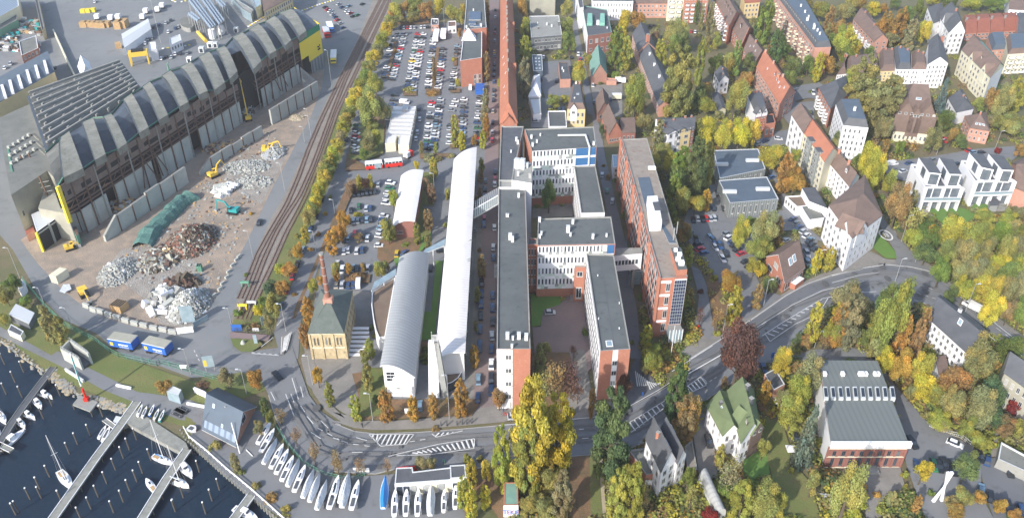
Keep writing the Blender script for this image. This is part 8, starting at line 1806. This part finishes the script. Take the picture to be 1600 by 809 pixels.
for dx0, dx1 in ((-1.6,.4),(.9,-.8)):
 m = MB(); m.bar((dx0,0,0), (dx0*.1,0,Hs*.5), .55, 'white_wall', .25, n=4); m.bar((dx0*.1,0,Hs*.5), (dx1*.9,0,Hs), .25, 'white_wall', .5, n=4); obj('plank', m.mesh('plank'), t)
for lab, R, x, y, mat_, w_, h_ in (('white notice board beside the pavement trees', M7, 352,330, 'white_paint', 1.6,2), ('white sign on posts left of the boat ramp', M7, 137,605, 'white_paint', 4.5,1.6), ('blue direction sign beside the main road lay-by', R7, 467,70, 'blue_paint', 1,2.4), ('white sign board right of the poplar path', M8, 700,665, 'white_paint', 2,1.8), ('white sign on the green fence by the lorries', L7, 868,118, 'white_paint', 2.4,1.4)):
 board('sign', lab, R, x, y, w_, h_, 1.2, mat_)
b_ = board('advert_pillar', 'tall advertising board with orange poster at the port junction', L8, 238,120, 3.4,4.5,2.0,'sky_glass', .2); m = MB(); m.box(-1.5,-.5,-.12,-.08,2.5,5,'machine_yellow'); obj('poster', m.mesh('poster'), b_)
p = G(*L2(55,445),0)
tag(MB().bar(p, p+Vector((0,0,4)), .6, 'green_trim', .5, n=8).bar(p+Vector((0,0,4)), p+Vector((1,0,5)), .3, 'green_trim', n=6).build('light_beacon', origin=p), 'small dark green lattice machine behind the humped hall roof', 'machine')
for lab, R, x, y in (('pale swing hammock frame beside the villa lawn', R7, 480,265), ('white garden pavilion in the lower right garden', R7, 720,720), ('white trampoline frame in the villa garden', R7, 555,490)):
 p = G(*R(x,y),0); tag(MB().box(p.x-1.2,p.x+1.2,p.y-1.4,p.y+1.4,.6,.75,'white_paint').bar(p+Vector((-1.1,0,0)), p+Vector((-1.1,0,2)), .08,'steel').bar(p+Vector((1.1,0,0)), p+Vector((1.1,0,2)), .08,'steel').bar(p+Vector((-1.1,0,2)), p+Vector((1.1,0,2)), .08,'steel').build('swing', origin=p), lab, 'garden furniture')
# TREES
TC = dict(y=(.51,.45,.08), l=(.35,.36,.09), g=(.20,.26,.075), d=(.12,.175,.08), o=(.45,.285,.085), b=(.34,.235,.11), t=(.33,.31,.13), r=(.28,.05,.04), s=(.17,.225,.19), c=(.16,.085,.06))
TN = dict(y='golden yellow', l='yellow-green', g='green', d='dark green', o='orange', b='russet brown', t='olive brown', r='crimson', s='blue-green', c='copper brown')
def crown_mesh(kind, seed, n, leaf):
 """unit crown: radius 1, half height 1, centre at origin; many small leaf clumps through a lumpy volume"""
 rnd = random.Random(seed); V = []; F = []; T = []
 lobes = []
 if kind == 'round':
  for _ in range(15):
   a, z = rnd.uniform(0,6.283), rnd.uniform(-.6,.75); r_ = .60*math.sqrt(max(0, 1-z*z))*rnd.uniform(.6,1.05); lobes.append((r_*math.cos(a), r_*math.sin(a), z*.85, rnd.uniform(.24,.42)))
  lobes.append((0,0,.1,.5))
 elif kind == 'column':
  for k in range(38):
   z = -.92+1.8*k/37; a = k*2.4+rnd.uniform(-.5,.5); w_ = .72*math.sqrt(max(.02, 1-abs((z+.12)/1.05)**3)); r_ = w_*rnd.uniform(.45,.95); lobes.append((r_*math.cos(a), r_*math.sin(a), z, rnd.uniform(.2,.32)*(1 if z < .55 else .65)))
 elif kind == 'conifer':
  for k in range(34):
   z = -.95+1.85*(k/34); w_ = .85*(1-(z+1)/2)+.04; a = k*2.4; lobes.append((w_*.65*math.cos(a), w_*.65*math.sin(a), z, .12+.26*w_))
 elif kind == 'bush':
  for _ in range(9):
   a = rnd.uniform(0,6.283); r_ = rnd.uniform(.2,.65); lobes.append((r_*math.cos(a), r_*math.sin(a), rnd.uniform(-.5,.2), rnd.uniform(.3,.45)))
 wts = [l[3]**2 for l in lobes]; tints = [rnd.uniform(.72,1.25) for _ in lobes]; hue = [rnd.uniform(-.12,.12) for _ in lobes]
 for _ in range(n):
  i = rnd.choices(range(len(lobes)), wts)[0]; lx, ly, lz, lr = lobes[i]
  d = Vector((rnd.gauss(0,1), rnd.gauss(0,1), rnd.gauss(0,1))).normalized(); rr = lr*(rnd.random()**.28)*rnd.uniform(.85,1.12)
  c = Vector((lx,ly,lz)) + Vector((d.x, d.y, d.z*(.55 if kind in ('column',) else .9)))*rr
  nrm = (d + Vector((rnd.gauss(0,.55), rnd.gauss(0,.55), rnd.gauss(0,.55)+.25))).normalized()
  u = nrm.orthogonal().normalized(); v = nrm.cross(u); an = rnd.uniform(0,6.283); u, v = u*math.cos(an)+v*math.sin(an), v*math.cos(an)-u*math.sin(an)
  s_ = leaf*rnd.uniform(.55,1.2); k0 = len(V)
  V += [tuple(c+u*s_), tuple(c+v*s_*.8), tuple(c-u*s_*.9), tuple(c-v*s_*.7)]; F.append((k0,k0+1,k0+2,k0+3))
  t_ = tints[i]*rnd.uniform(.75,1.25); h_ = hue[i]; T += [(t_*(1+h_), t_, t_*(1-h_), 1)]*4
 me = bpy.data.meshes.new('crown'); me.from_pydata(V, [], F); me.materials.append(MATS['leaves'])
 ca = me.color_attributes.new('tint', 'FLOAT_COLOR', 'POINT'); ca.data.foreach_set('color', [x for c in T for x in c]); me.update()
 return me
CR = {'round': [crown_mesh('round', s_, 4600, .058) for s_ in range(5)], 'column': [crown_mesh('column', 20+s_, 3600, .068) for s_ in range(3)], 'conifer': [crown_mesh('conifer', 30+s_, 2400, .075) for s_ in range(2)],
  'bush': [crown_mesh('bush', 40+s_, 900, .12) for s_ in range(3)], 'thin': [crown_mesh('round', 50+s_, 750, .062) for s_ in range(3)], 'big': [crown_mesh('round', 60+s_, 10000, .038) for s_ in range(3)], 'bigcol': [crown_mesh('column', 70+s_, 15000, .04) for s_ in range(2)]}
def trunk_mesh(seed):
 rnd = random.Random(seed); m = MB(); m.bar((0,0,0), (0,0,.55), .035, 'bark', .022, n=7); m.bar((0,0,.55), (.02,.01,.9), .022, 'bark', .006, n=6)
 for k in range(9):
  z = .3+.55*k/9; a = k*2.4+rnd.uniform(-.4,.4); r_ = .28*(1-abs(z-.55)); m.bar((0,0,z), (r_*math.cos(a), r_*math.sin(a), z+rnd.uniform(.12,.24)), .013, 'bark', .003, n=4)
 return m.mesh('trunk')
TR = [trunk_mesh(s_) for s_ in range(4)]
TN_COUNT = [0]; TPOS = []
def tree(R, x, yt, yb, w_, col, kind=None, label=None, group=None):
 (px, t0), (_, t1) = R(x, yt), R(x, yb); k0 = R(w_, 0)[0]-R(0, 0)[0]
 hpx = t1-t0; asp = hpx/max(k0, 1)
 rr = random.Random(int(px*13+t0*7))
 if kind is None: kind = 'bush' if hpx < 9 else ('column' if asp > 2.1 else 'round')
 if kind in ('round','thin','big') and kind != 'thin' and col == 'b' and asp < 1.9 and k0 < 20 and rr.random() < .5: kind = 'thin'
 if kind == 'round' and k0 > 26: kind = 'big'
 if kind == 'column' and k0 > 26: kind = 'bigcol'
 yc = (t0+t1)/2; d = dep(yc); mp = mpp(px, yc); r_ = k0/2*mp*(1.4 if 'col' in kind else 1.3); Vv = hpx/2*mp
 a = math.sqrt(max(Vv*Vv-(r_*math.sin(d)*.9)**2, (.6*r_)**2))/math.cos(d) if kind != 'bush' else max(.5*r_, Vv/math.cos(d)*.7)
 a = min(a, 3.2*r_+2); tz = 0 if kind == 'bush' else (.12*a+.8 if kind != 'conifer' else .5)
 zc = a*(.95 if kind != 'bush' else .6)+tz; mp = mpp(px, yc, zc); p = G(px, yc, zc); base = Vector((p.x, p.y, 0))
 r_ *= mp/mpp(px, yc); rz = rr.uniform(0, 6.28)
 c = TC[col]; j = [rr.uniform(.82,1.2) for _ in range(2)]; c = (c[0]*j[0], c[1]*j[0]*(.94+.12*rr.random()), c[2]*j[1])
 t = thing('bush' if kind == 'bush' else ('conifer_tree' if kind == 'conifer' else ('columnar_tree' if 'col' in kind else {'thin':'sparse_tree','big':'broad_tree'}.get(kind, 'tree'))), label, 'bush' if kind == 'bush' else 'tree', base, group)
 cm = rr.choice(CR[kind]); obj('crown', cm, t, (0,0,zc), rz, (r_*rr.uniform(.95,1.1), r_*rr.uniform(.9,1.1), a*1.04), c)
 if kind != 'bush': H_ = zc+a*.5; obj('trunk', rr.choice(TR), t, (0,0,0), rz, (max(H_*.75, 4), max(H_*.75, 4), H_))
 if not label:
  sz = 'small ' if hpx < 14 else ('tall ' if hpx > 36 else '')
  nm = {'bush':'bush','conifer':'conifer','column':'columnar tree','bigcol':'columnar tree','round':'round tree','big':'broad tree','thin':'sparse tree'}[kind]
  auto(t, sz+TN[col]+' '+nm, px, yc)
 TN_COUNT[0] += 1; TPOS.append((base.x, base.y))
 return t
T_ = {}
def trees(R, s):
 for it in s.split():
  v = it.split(','); tree(R, *[float(a) for a in v[:4]], v[4], v[5] if len(v) > 5 else None)
trees(L5, '70,270,400,100,g 30,330,470,90,t 300,470,690,90,t 375,540,720,80,t 155,400,480,80,g 20,520,600,70,l')
trees(L7, '770,150,235,70,b')
trees(L8, '310,105,200,75,t 450,95,205,70,o 490,235,330,40,g 462,345,430,50,t 740,95,190,48,o 795,170,275,45,l 350,500,590,40,t 515,300,370,40,l 565,290,370,60,b,thin 635,380,470,60,b,thin 720,450,560,60,b,thin 830,480,600,45,b,thin 255,435,500,60,t,bush 380,560,610,40,l,bush 450,620,680,50,t,bush 520,680,740,60,o,bush 595,735,800,60,t,bush 200,160,200,60,b,bush 250,190,240,50,b,bush')
trees(L6, '935,420,590,75,o 912,580,735,65,o 968,300,415,55,l 760,190,285,62,l 818,200,305,90,o 772,310,415,75,o 872,70,180,60,o 950,85,140,36,o,bush 848,370,425,30,o,bush 1080,0,150,70,o 1110,190,310,60,t 1192,200,282,42,o 1020,270,350,50,o 700,310,420,95,d 620,450,545,55,y 718,400,560,85,l 650,410,500,60,g 830,110,172,50,t 690,520,640,60,t 490,480,560,60,g,bush 540,570,640,80,t,bush 600,560,640,60,b,bush 540,250,300,30,g,bush 900,600,660,30,t,bush 1000,440,540,30,g,bush')
trees(L4, '1080,230,355,55,y 995,440,555,48,y 957,570,655,48,y 915,690,800,52,y 1042,590,650,30,o,bush 1075,480,540,26,l,bush 1000,712,780,32,o,bush 1190,400,520,60,b,thin 1150,600,700,60,o 1108,700,809,60,o 575,595,640,30,o,bush 1060,340,420,60,g 1030,280,380,70,t 870,720,800,50,l,bush')
H = [(618,18),(611,33),(604,48),(597,63),(590,78),(583,92),(576,107),(569,121),(563,135),(557,149),(551,163),(546,177),(541,190),(536,203),(531,216),(526,229),(521,241),(516,253),(511,265),(506,277),(501,289),(497,301),(492,314),(488,327),(483,341)]
for i, (x, y) in enumerate(H):
 c = 'ylyltylgly'[i % 10]; tree(P0, x, y-14, y+13, 21, c, 'round', '%s tree in the long railway hedge, %s' % (TN[c], (ORD[i]+' from the top') if i < 20 else (ORD[len(H)-1-i]+' from the bottom')), 'railway hedge trees')
trees(M1, '450,0,110,100,o 520,-20,105,110,l 590,0,125,95,o 670,-20,115,80,y 760,20,125,80,l 803,60,160,60,l 380,40,120,55,o 270,440,620,120,l 235,560,809,150,l 320,600,790,110,t 970,190,330,48,b 972,330,500,50,b 965,560,700,50,t 960,680,809,50,t 975,0,150,30,b 790,450,580,30,y,bush 800,505,560,30,l,bush 765,340,410,30,y,bush 475,545,590,80,t,bush 625,565,600,80,o,bush 510,570,600,40,y,bush 395,290,360,24,o,bush 380,390,440,22,g,bush 800,180,240,30,o 385,130,170,40,l,bush 820,20,100,40,y 430,105,150,60,t 1052,420,600,22,l,bush 500,70,140,90,t 640,330,560,30,b,column 1095,20,120,8,b,bush')
trees(M2, '150,-10,130,75,o 160,110,250,70,l 165,230,380,70,l 160,370,600,72,t 430,0,120,72,t 425,110,225,80,l 440,200,335,90,g 500,385,540,80,y 565,345,420,45,l 790,60,200,90,y 870,70,200,100,o 740,180,420,80,g 800,240,430,70,l 860,470,740,135,l 1090,120,300,120,t 1150,190,330,100,g 735,450,505,60,g 340,610,670,100,l 420,600,660,60,l 920,710,840,90,t 990,200,245,50,b 1020,250,430,80,l 1165,50,130,28,g 900,640,740,60,b 690,440,500,50,g,bush 640,500,550,30,g,bush 820,600,740,50,t 780,130,260,60,y 500,80,150,30,g,bush 410,330,380,40,t,bush 960,350,440,40,y')
tree(M2, 1140,310,710,165,'l','bigcol','huge bright yellow-green tree right of the long slate block')
tree(M2, 500,380,545,85,'y','big','bright golden tree beside the yellow and white villa')
trees(M3, '530,285,355,36,y 635,265,395,52,y 622,430,550,48,b 590,380,500,50,b,thin 600,590,720,60,b 770,0,190,52,l 815,100,215,45,y 560,160,240,30,t 650,170,240,26,l 893,120,195,40,o 947,95,205,42,l 940,265,360,35,l 935,340,420,35,b 380,465,595,62,l 350,650,809,82,l 165,375,472,32,y 200,380,462,60,c 235,370,452,32,y 125,430,505,60,c 255,420,462,30,o,bush 160,590,650,60,y,bush 90,620,700,50,o 60,680,809,70,o 708,640,730,30,l,bush 722,380,600,26,l,bush 530,680,809,45,l 165,740,809,70,b 970,-10,140,40,o 230,100,240,90,t 200,200,290,60,g 280,80,200,60,l 620,255,290,120,t,bush 740,240,265,60,t,bush 10,250,330,30,y 930,450,560,30,b 915,500,560,30,t 250,20,100,80,l')
trees(M5, '102,195,282,48,o 300,165,300,88,l 195,200,272,36,b 20,230,320,40,o 940,150,290,50,b 925,80,155,25,b,bush 912,350,450,40,l 230,680,809,60,l 190,750,809,50,t 895,720,860,55,o 905,560,640,30,t 340,200,260,40,t 600,700,800,70,g,bush 600,20,110,40,t 240,560,660,30,g,bush 370,10,80,60,l 270,610,700,40,l,bush 470,70,110,70,g,bush 150,265,300,120,b,bush')
trees(M7, '105,225,345,52,l 247,200,352,62,o 375,232,350,46,o 470,218,340,46,o 600,160,325,62,o 782,185,295,55,b 665,0,85,42,o 160,80,205,50,t 200,230,272,36,d 720,538,642,50,y 650,530,655,56,y 715,650,762,46,y 652,660,809,56,y 612,610,760,50,l 632,500,560,38,l 412,515,592,60,t 460,510,582,50,t 130,520,610,60,b,thin 20,520,600,50,b,thin 255,530,600,40,b,thin 540,210,290,20,b,bush 480,375,405,40,b,bush 150,30,100,40,l 440,20,90,60,g,bush 690,480,560,30,l,bush')
tree(M7, 790,385,665,80,'l','bigcol','tall slim yellow-green poplar left of the big yellow poplars'); tree(M8, 150,185,640,180,'y','bigcol','huge golden poplar, left of the pair at the main road'); tree(M8, 272,238,590,138,'y','bigcol','huge golden poplar, right of the pair at the main road'); tree(M8, 130,330,680,110,'l','bigcol','yellow-green poplar in front of the golden pair')
tree(M8, 530,205,595,165,'d','bigcol','huge dark green poplar beside the main road')
tree(M8, 835,92,365,82,'d','bigcol','narrow dark green tree at the hatched apron');
trees(M8, '235,555,700,110,t 200,690,820,110,t 295,590,809,90,t 130,690,820,80,t 880,230,445,90,b 560,580,830,90,l 630,560,830,95,l 600,560,680,60,l 340,60,240,100,c,thin 270,50,250,120,b,thin 220,90,240,100,t,thin 190,10,150,60,t 590,125,245,60,c 715,0,130,90,l 435,200,330,32,o 345,280,340,30,g,bush 890,560,680,60,g 680,60,140,50,t 670,620,809,70,b,thin 370,180,270,60,c,thin 180,130,200,60,c 570,540,590,40,r,bush 690,420,460,30,b,bush 810,700,809,60,y,bush 850,380,440,60,l 540,640,809,60,t')
trees(M6, '935,590,735,68,y 980,720,850,110,l 930,740,840,60,g 280,700,809,80,t 470,720,809,60,c,thin 910,520,600,50,g,bush 545,560,700,40,g,bush 890,370,470,40,g,bush 400,410,450,40,t,bush 1000,680,760,60,g,bush 840,660,740,30,l,bush 580,620,700,30,g,bush')
tree(M4, 315,410,605,90,'g','big','dense green tree standing in the campus courtyard')
trees(M4, '1010,30,230,72,t 1050,170,300,110,t 1140,290,500,150,g 1100,380,640,90,g 1130,420,640,110,l 1185,500,620,62,y 1185,680,809,62,t 660,290,340,30,b,bush 690,340,440,30,b,bush 740,380,430,50,g,bush 250,540,600,60,t,bush 400,540,590,30,t,bush 650,60,140,40,d 770,440,560,30,g,bush 1020,300,420,70,t 790,560,700,30,g,bush')
trees(R1, '180,255,520,62,l 160,0,140,32,g 240,30,265,52,t 270,335,475,82,g 590,10,285,95,g 545,110,270,62,d 665,195,400,82,d 770,350,490,85,g 862,350,470,72,g 740,440,560,72,g 350,310,470,85,t 410,260,460,62,g 225,600,720,110,l 940,-10,130,110,l 1000,40,200,62,o 1045,110,285,85,b 1115,180,370,90,y 1070,240,375,90,l 1180,-20,70,90,o 50,120,310,110,t 290,215,310,52,l 20,200,350,80,g 190,30,180,30,t 170,540,700,70,g 380,440,500,40,y,bush 690,370,440,50,b 990,150,280,50,t 880,560,600,40,g,bush 100,640,720,80,l 300,700,760,60,t 860,-20,60,80,t 510,110,200,40,t 700,230,330,40,g 620,260,380,40,b 1130,-10,90,80,t')
tree(R1, 400,475,745,122,'l','big','broad yellow-green tree beside the small white house'); tree(R1, 930,335,505,62,'y','column','slim golden tree at the brick end of the mansard block')
trees(R2, '60,0,145,120,t 70,150,365,110,l 130,230,370,90,y 10,200,330,80,g 185,0,60,72,b 270,5,115,90,y 340,75,245,75,o 400,-10,65,62,g 430,55,265,92,o 500,125,300,80,t 582,125,285,80,y 555,0,130,72,g 740,-20,60,100,g 880,-20,75,100,l 1040,-30,72,130,g 700,498,705,82,s,conifer 722,690,830,110,g 1010,555,725,92,b 1085,540,765,110,t 1170,490,700,92,l 1150,700,830,110,l 680,730,830,90,t 300,120,260,80,o 380,200,300,90,t 480,30,150,80,g 640,-20,40,80,l 960,-20,50,90,t 320,10,80,60,o 220,30,90,60,t 470,470,530,50,g,bush 340,500,600,60,g,bush 790,240,300,40,b,bush 1020,720,809,80,t')
tree(R2, 200,365,690,165,'t','bigcol','tall pale olive tree in front of the mansard row'); tree(R2, 350,490,830,180,'t','bigcol','huge olive-brown tree left of the gabled villa')
trees(R3, '225,15,200,100,y 325,10,225,120,y 430,5,225,115,y 505,20,205,90,y 170,30,190,60,l 150,160,520,130,g 220,170,480,90,l 60,200,460,120,g 20,330,600,100,g 150,480,625,125,y 215,470,600,60,o 625,172,372,122,y 722,240,480,92,o 780,205,305,62,l 1060,80,225,80,g 1172,250,310,50,g,bush 75,680,809,80,o 670,640,809,60,b 500,620,720,62,g 690,400,470,50,b 570,190,250,30,g,bush 60,560,640,60,l,bush 240,410,440,30,b,bush 770,300,400,50,t')
tree(R3, 775,325,505,135,'o','big','broad orange tree above the white garages'); tree(R3, 440,640,850,112,'y','round','golden tree in the car park, left of the big linden'); tree(R3, 590,565,850,150,'t','big','big olive-gold linden in the middle of the car park')
trees(R4, '60,90,235,110,t 160,240,312,50,g 375,330,505,90,l 640,80,235,92,t 820,120,212,92,g 430,160,252,62,g 340,150,245,42,b 250,140,260,70,b 280,300,440,60,t 510,470,620,60,t 530,560,790,120,t,thin 622,690,830,60,o 690,700,830,60,g 800,650,830,90,t 900,680,830,120,o 1010,690,830,120,b 1110,590,725,110,l 1180,560,665,80,t 960,590,700,120,l 1060,0,100,100,l 1130,10,140,112,t 1190,165,265,62,b 1050,195,245,40,r 760,70,190,60,b 700,20,90,70,t 980,560,640,60,g,bush 900,570,620,80,t,bush 480,650,740,60,b 560,740,809,60,y 1150,660,790,90,t 760,600,690,60,l')
tree(R4, 272,225,505,125,'y','big','bright yellow tree between white terrace and mansard block'); tree(R4, 420,415,695,135,'b','big','big rust orange tree left of the white modern terraces')
trees(R5, '370,230,405,120,o 402,350,575,90,y 545,335,485,60,b 290,470,645,72,b,thin 560,10,185,150,l 520,170,290,90,l 105,90,225,62,l 900,455,725,82,y 1060,460,710,90,o 1130,400,725,150,t 620,290,405,80,g 560,180,295,80,y 790,650,745,60,g 920,115,265,60,y 1000,105,255,70,y 40,60,130,50,g,bush 270,260,340,60,l,bush 340,370,450,40,g,bush 1010,560,730,110,l 850,650,760,80,o 960,640,750,80,b 285,610,680,50,l,bush 180,340,420,40,c,bush 550,440,500,50,o,bush 240,220,290,40,l,bush 100,600,700,40,g,bush 180,480,600,50,c,thin 640,-20,60,50,b,thin 860,220,300,40,g,bush')
trees(R6, '380,290,580,150,g 40,455,650,92,y 160,400,630,150,t 210,600,745,92,l 740,340,485,82,g 580,490,720,72,o 540,560,809,70,b 1120,730,800,42,y,bush 300,560,800,100,t 450,540,809,90,o 100,560,720,110,l 270,480,640,90,l 30,620,750,90,o')
tree(R6, 390,270,790,195,'l','big','huge yellow-green tree on the bank left of the slate roofed white house'); tree(R6, 945,640,930,165,'t','big','big olive tree in front of the slate roofed white house')
trees(R7, '82,225,425,100,o 35,100,350,50,d 155,240,292,32,g,bush 640,20,235,120,t 595,130,320,120,l 565,230,405,120,l 430,430,535,62,l 272,510,705,110,t,thin 330,630,830,90,l 430,610,830,120,l 245,640,722,62,g 660,580,705,60,t 700,500,545,40,g,bush 760,500,560,50,o,bush 870,670,830,72,l 180,760,830,72,r 228,460,565,42,y 90,655,785,60,t,thin 560,550,620,30,l,bush 250,80,240,30,b,bush 440,160,280,50,o 430,250,330,50,b,bush 690,380,500,50,l,bush 640,420,520,40,o,bush 40,560,660,50,l,bush 150,600,640,50,g,bush 690,50,170,60,t 590,60,160,60,b 520,190,290,50,t 500,680,809,70,l')
tree(R7, 520,0,165,80,'y','round','golden tree above the garden shed'); tree(R7, 640,285,565,105,'s','conifer','tall blue-green spruce left of the brick hall')
tree(P0, 1156,498,604,64,'c','big','huge copper brown beech beside the main road'); tree(R7, 835,515,830,135,'t','big','large pine in front of the brick hall entrance')
trees(R8, '430,530,650,72,y 345,560,640,36,l,bush 350,630,695,36,l,bush 635,490,645,100,g 210,665,725,36,o,bush 280,680,755,40,t 400,700,785,36,o 340,730,785,90,l,bush 700,680,745,60,o 790,710,795,60,o 620,650,755,80,t 590,740,830,80,b 860,770,830,60,o 250,10,155,80,y 330,20,185,100,o 420,25,205,90,y 300,70,160,60,o 440,130,275,112,y 512,180,305,90,l 500,285,405,100,l 580,175,365,110,t 690,0,205,120,t 765,130,305,110,d 700,190,400,120,t 765,260,405,100,d 640,330,445,80,l 700,400,485,90,l 850,250,335,60,r 820,320,435,92,b 885,340,440,60,l 835,5,52,30,y,bush 100,70,100,90,g,bush 370,170,260,50,t 620,90,200,80,t 440,280,360,40,t,bush 780,430,500,30,g,bush 520,330,410,80,t 240,740,800,60,l,bush 560,700,770,50,t 470,660,720,40,g,bush 70,690,820,60,l')
# wooded slope on the right: tree lines, told apart by their place
rnd = random.Random(77); LN = ['top','second','third','fourth','lowest']
for li, (y, x0, x1, n) in enumerate(((372,1412,1600,8),(398,1440,1606,7),(426,1462,1606,6),(456,1498,1606,5),(490,1540,1606,3))):
 for i in range(n):
  x = x0+(x1-x0)*(i+.5)/n+rnd.uniform(-5,5); c = rnd.choice('tloygltyglb'); w_ = rnd.uniform(26,40); h_ = rnd.uniform(40,58)
  tree(P0, x, y-h_*.6+rnd.uniform(-5,5), y+h_*.4, w_, c, 'big' if w_ > 30 else 'round', '%s tree, %s from left in the %s line of the slope wood' % (TN[c], ORD[i], LN[li]), 'slope wood')
def inside(x, y, P):
 c = False
 for i in range(len(P)):
  (x0, y0), (x1, y1) = P[i-1], P[i]
  if (y0 > y) != (y1 > y) and x < (x1-x0)*(y-y0)/(y1-y0)+x0: c = not c
 return c
BX = [(min(p[0] for p in P), max(p[0] for p in P), min(p[1] for p in P), max(p[1] for p in P), P) for P in SOLID]
def free(x, y, m_=0):
 for dx, dy in ((0,0),(m_,0),(-m_,0),(0,m_),(0,-m_)) if m_ else ((0,0),):
  for b in BX:
   if b[0] < x+dx < b[1] and b[2] < y+dy < b[3] and inside(x+dx, y+dy, b[4]): return False
 return True
# shrubs, hedges and undergrowth between the gardens: countless
rnd = random.Random(11); V = []; F = []; T = []; PAL = [TC[c] for c in 'lltgotlbgdyt']
n = 0
while n < 3000:
 px, py = rnd.uniform(795, 1640), 15+(rnd.random()**.8)*830; p = G(px, py, 0)
 if px < 1000 and 200 < py < 640: continue
 if not free(p.x, p.y, 1.2): continue
 n += 1; r_ = rnd.uniform(1.0,3.0); h_ = r_*rnd.uniform(.6,1.3); c = rnd.choice(PAL);
 for _ in range(int(34*r_)):
  d = Vector((rnd.gauss(0,1), rnd.gauss(0,1), abs(rnd.gauss(0,1)))).normalized()*(rnd.random()**.3); q = Vector((p.x+d.x*r_, p.y+d.y*r_*1.3, .1+d.z*h_))
  nrm = (d+Vector((rnd.gauss(0,.5),rnd.gauss(0,.5),.3))).normalized(); u = nrm.orthogonal().normalized(); v = nrm.cross(u); s_ = rnd.uniform(.22,.5); k0 = len(V)
  V += [tuple(q+u*s_), tuple(q+v*s_), tuple(q-u*s_), tuple(q-v*s_)]; F.append((k0,k0+1,k0+2,k0+3)); t_ = rnd.uniform(.7,1.25); T += [c[0]*t_, c[1]*t_, c[2]*t_, 1]*4
me = bpy.data.meshes.new('undergrowth'); me.from_pydata(V, [], F); me.materials.append(MATS['leaves']); me.color_attributes.new('tint', 'FLOAT_COLOR', 'POINT').data.foreach_set('color', T)
tag(obj('undergrowth', me), 'mixed autumn shrubs and undergrowth covering the gardens and banks', 'undergrowth', kind='stuff')
# more single trees where gardens and woods are dense
n = 0
for k in range(2500):
 px, py = rnd.uniform(960, 1610), rnd.uniform(10, 800); p = G(px, py, 0)
 if n >= 25 or (py > 640 and 1190 < px < 1290): continue
 if not free(p.x, p.y, 4.5) or any((p.x-a)**2+(p.y-b)**2 < 42 for a, b in TPOS): continue
 s_ = 9/mpp(px, py); w_ = s_*rnd.uniform(.7,1.1); h_ = w_*rnd.uniform(1.1,1.7); tree(P0, px, py-h_, py, w_, rnd.choice('tlgtglloyg')); n += 1
hz = MB(); hz.box(-900,900,-40,1500,-3.2,190,'pale_concrete'); ho = hz.build('haze'); tag(ho, kind='stuff')
hm = bpy.data.materials.new('haze'); hm.use_nodes = True; ht = hm.node_tree; ht.nodes.remove(ht.nodes['Principled BSDF']); pv = ht.nodes.new('ShaderNodeVolumePrincipled')
pv.inputs['Color'].default_value = (.95,.96,1,1); pv.inputs['Density'].default_value = .00014; pv.inputs['Anisotropy'].default_value = .2; ht.links.new(pv.outputs[0], ht.nodes['Material Output'].inputs['Volume'])
ho.data.materials.clear(); ho.data.materials.append(hm)
print('cars', NC[0], 'trees', TN_COUNT[0])
finish_labels()
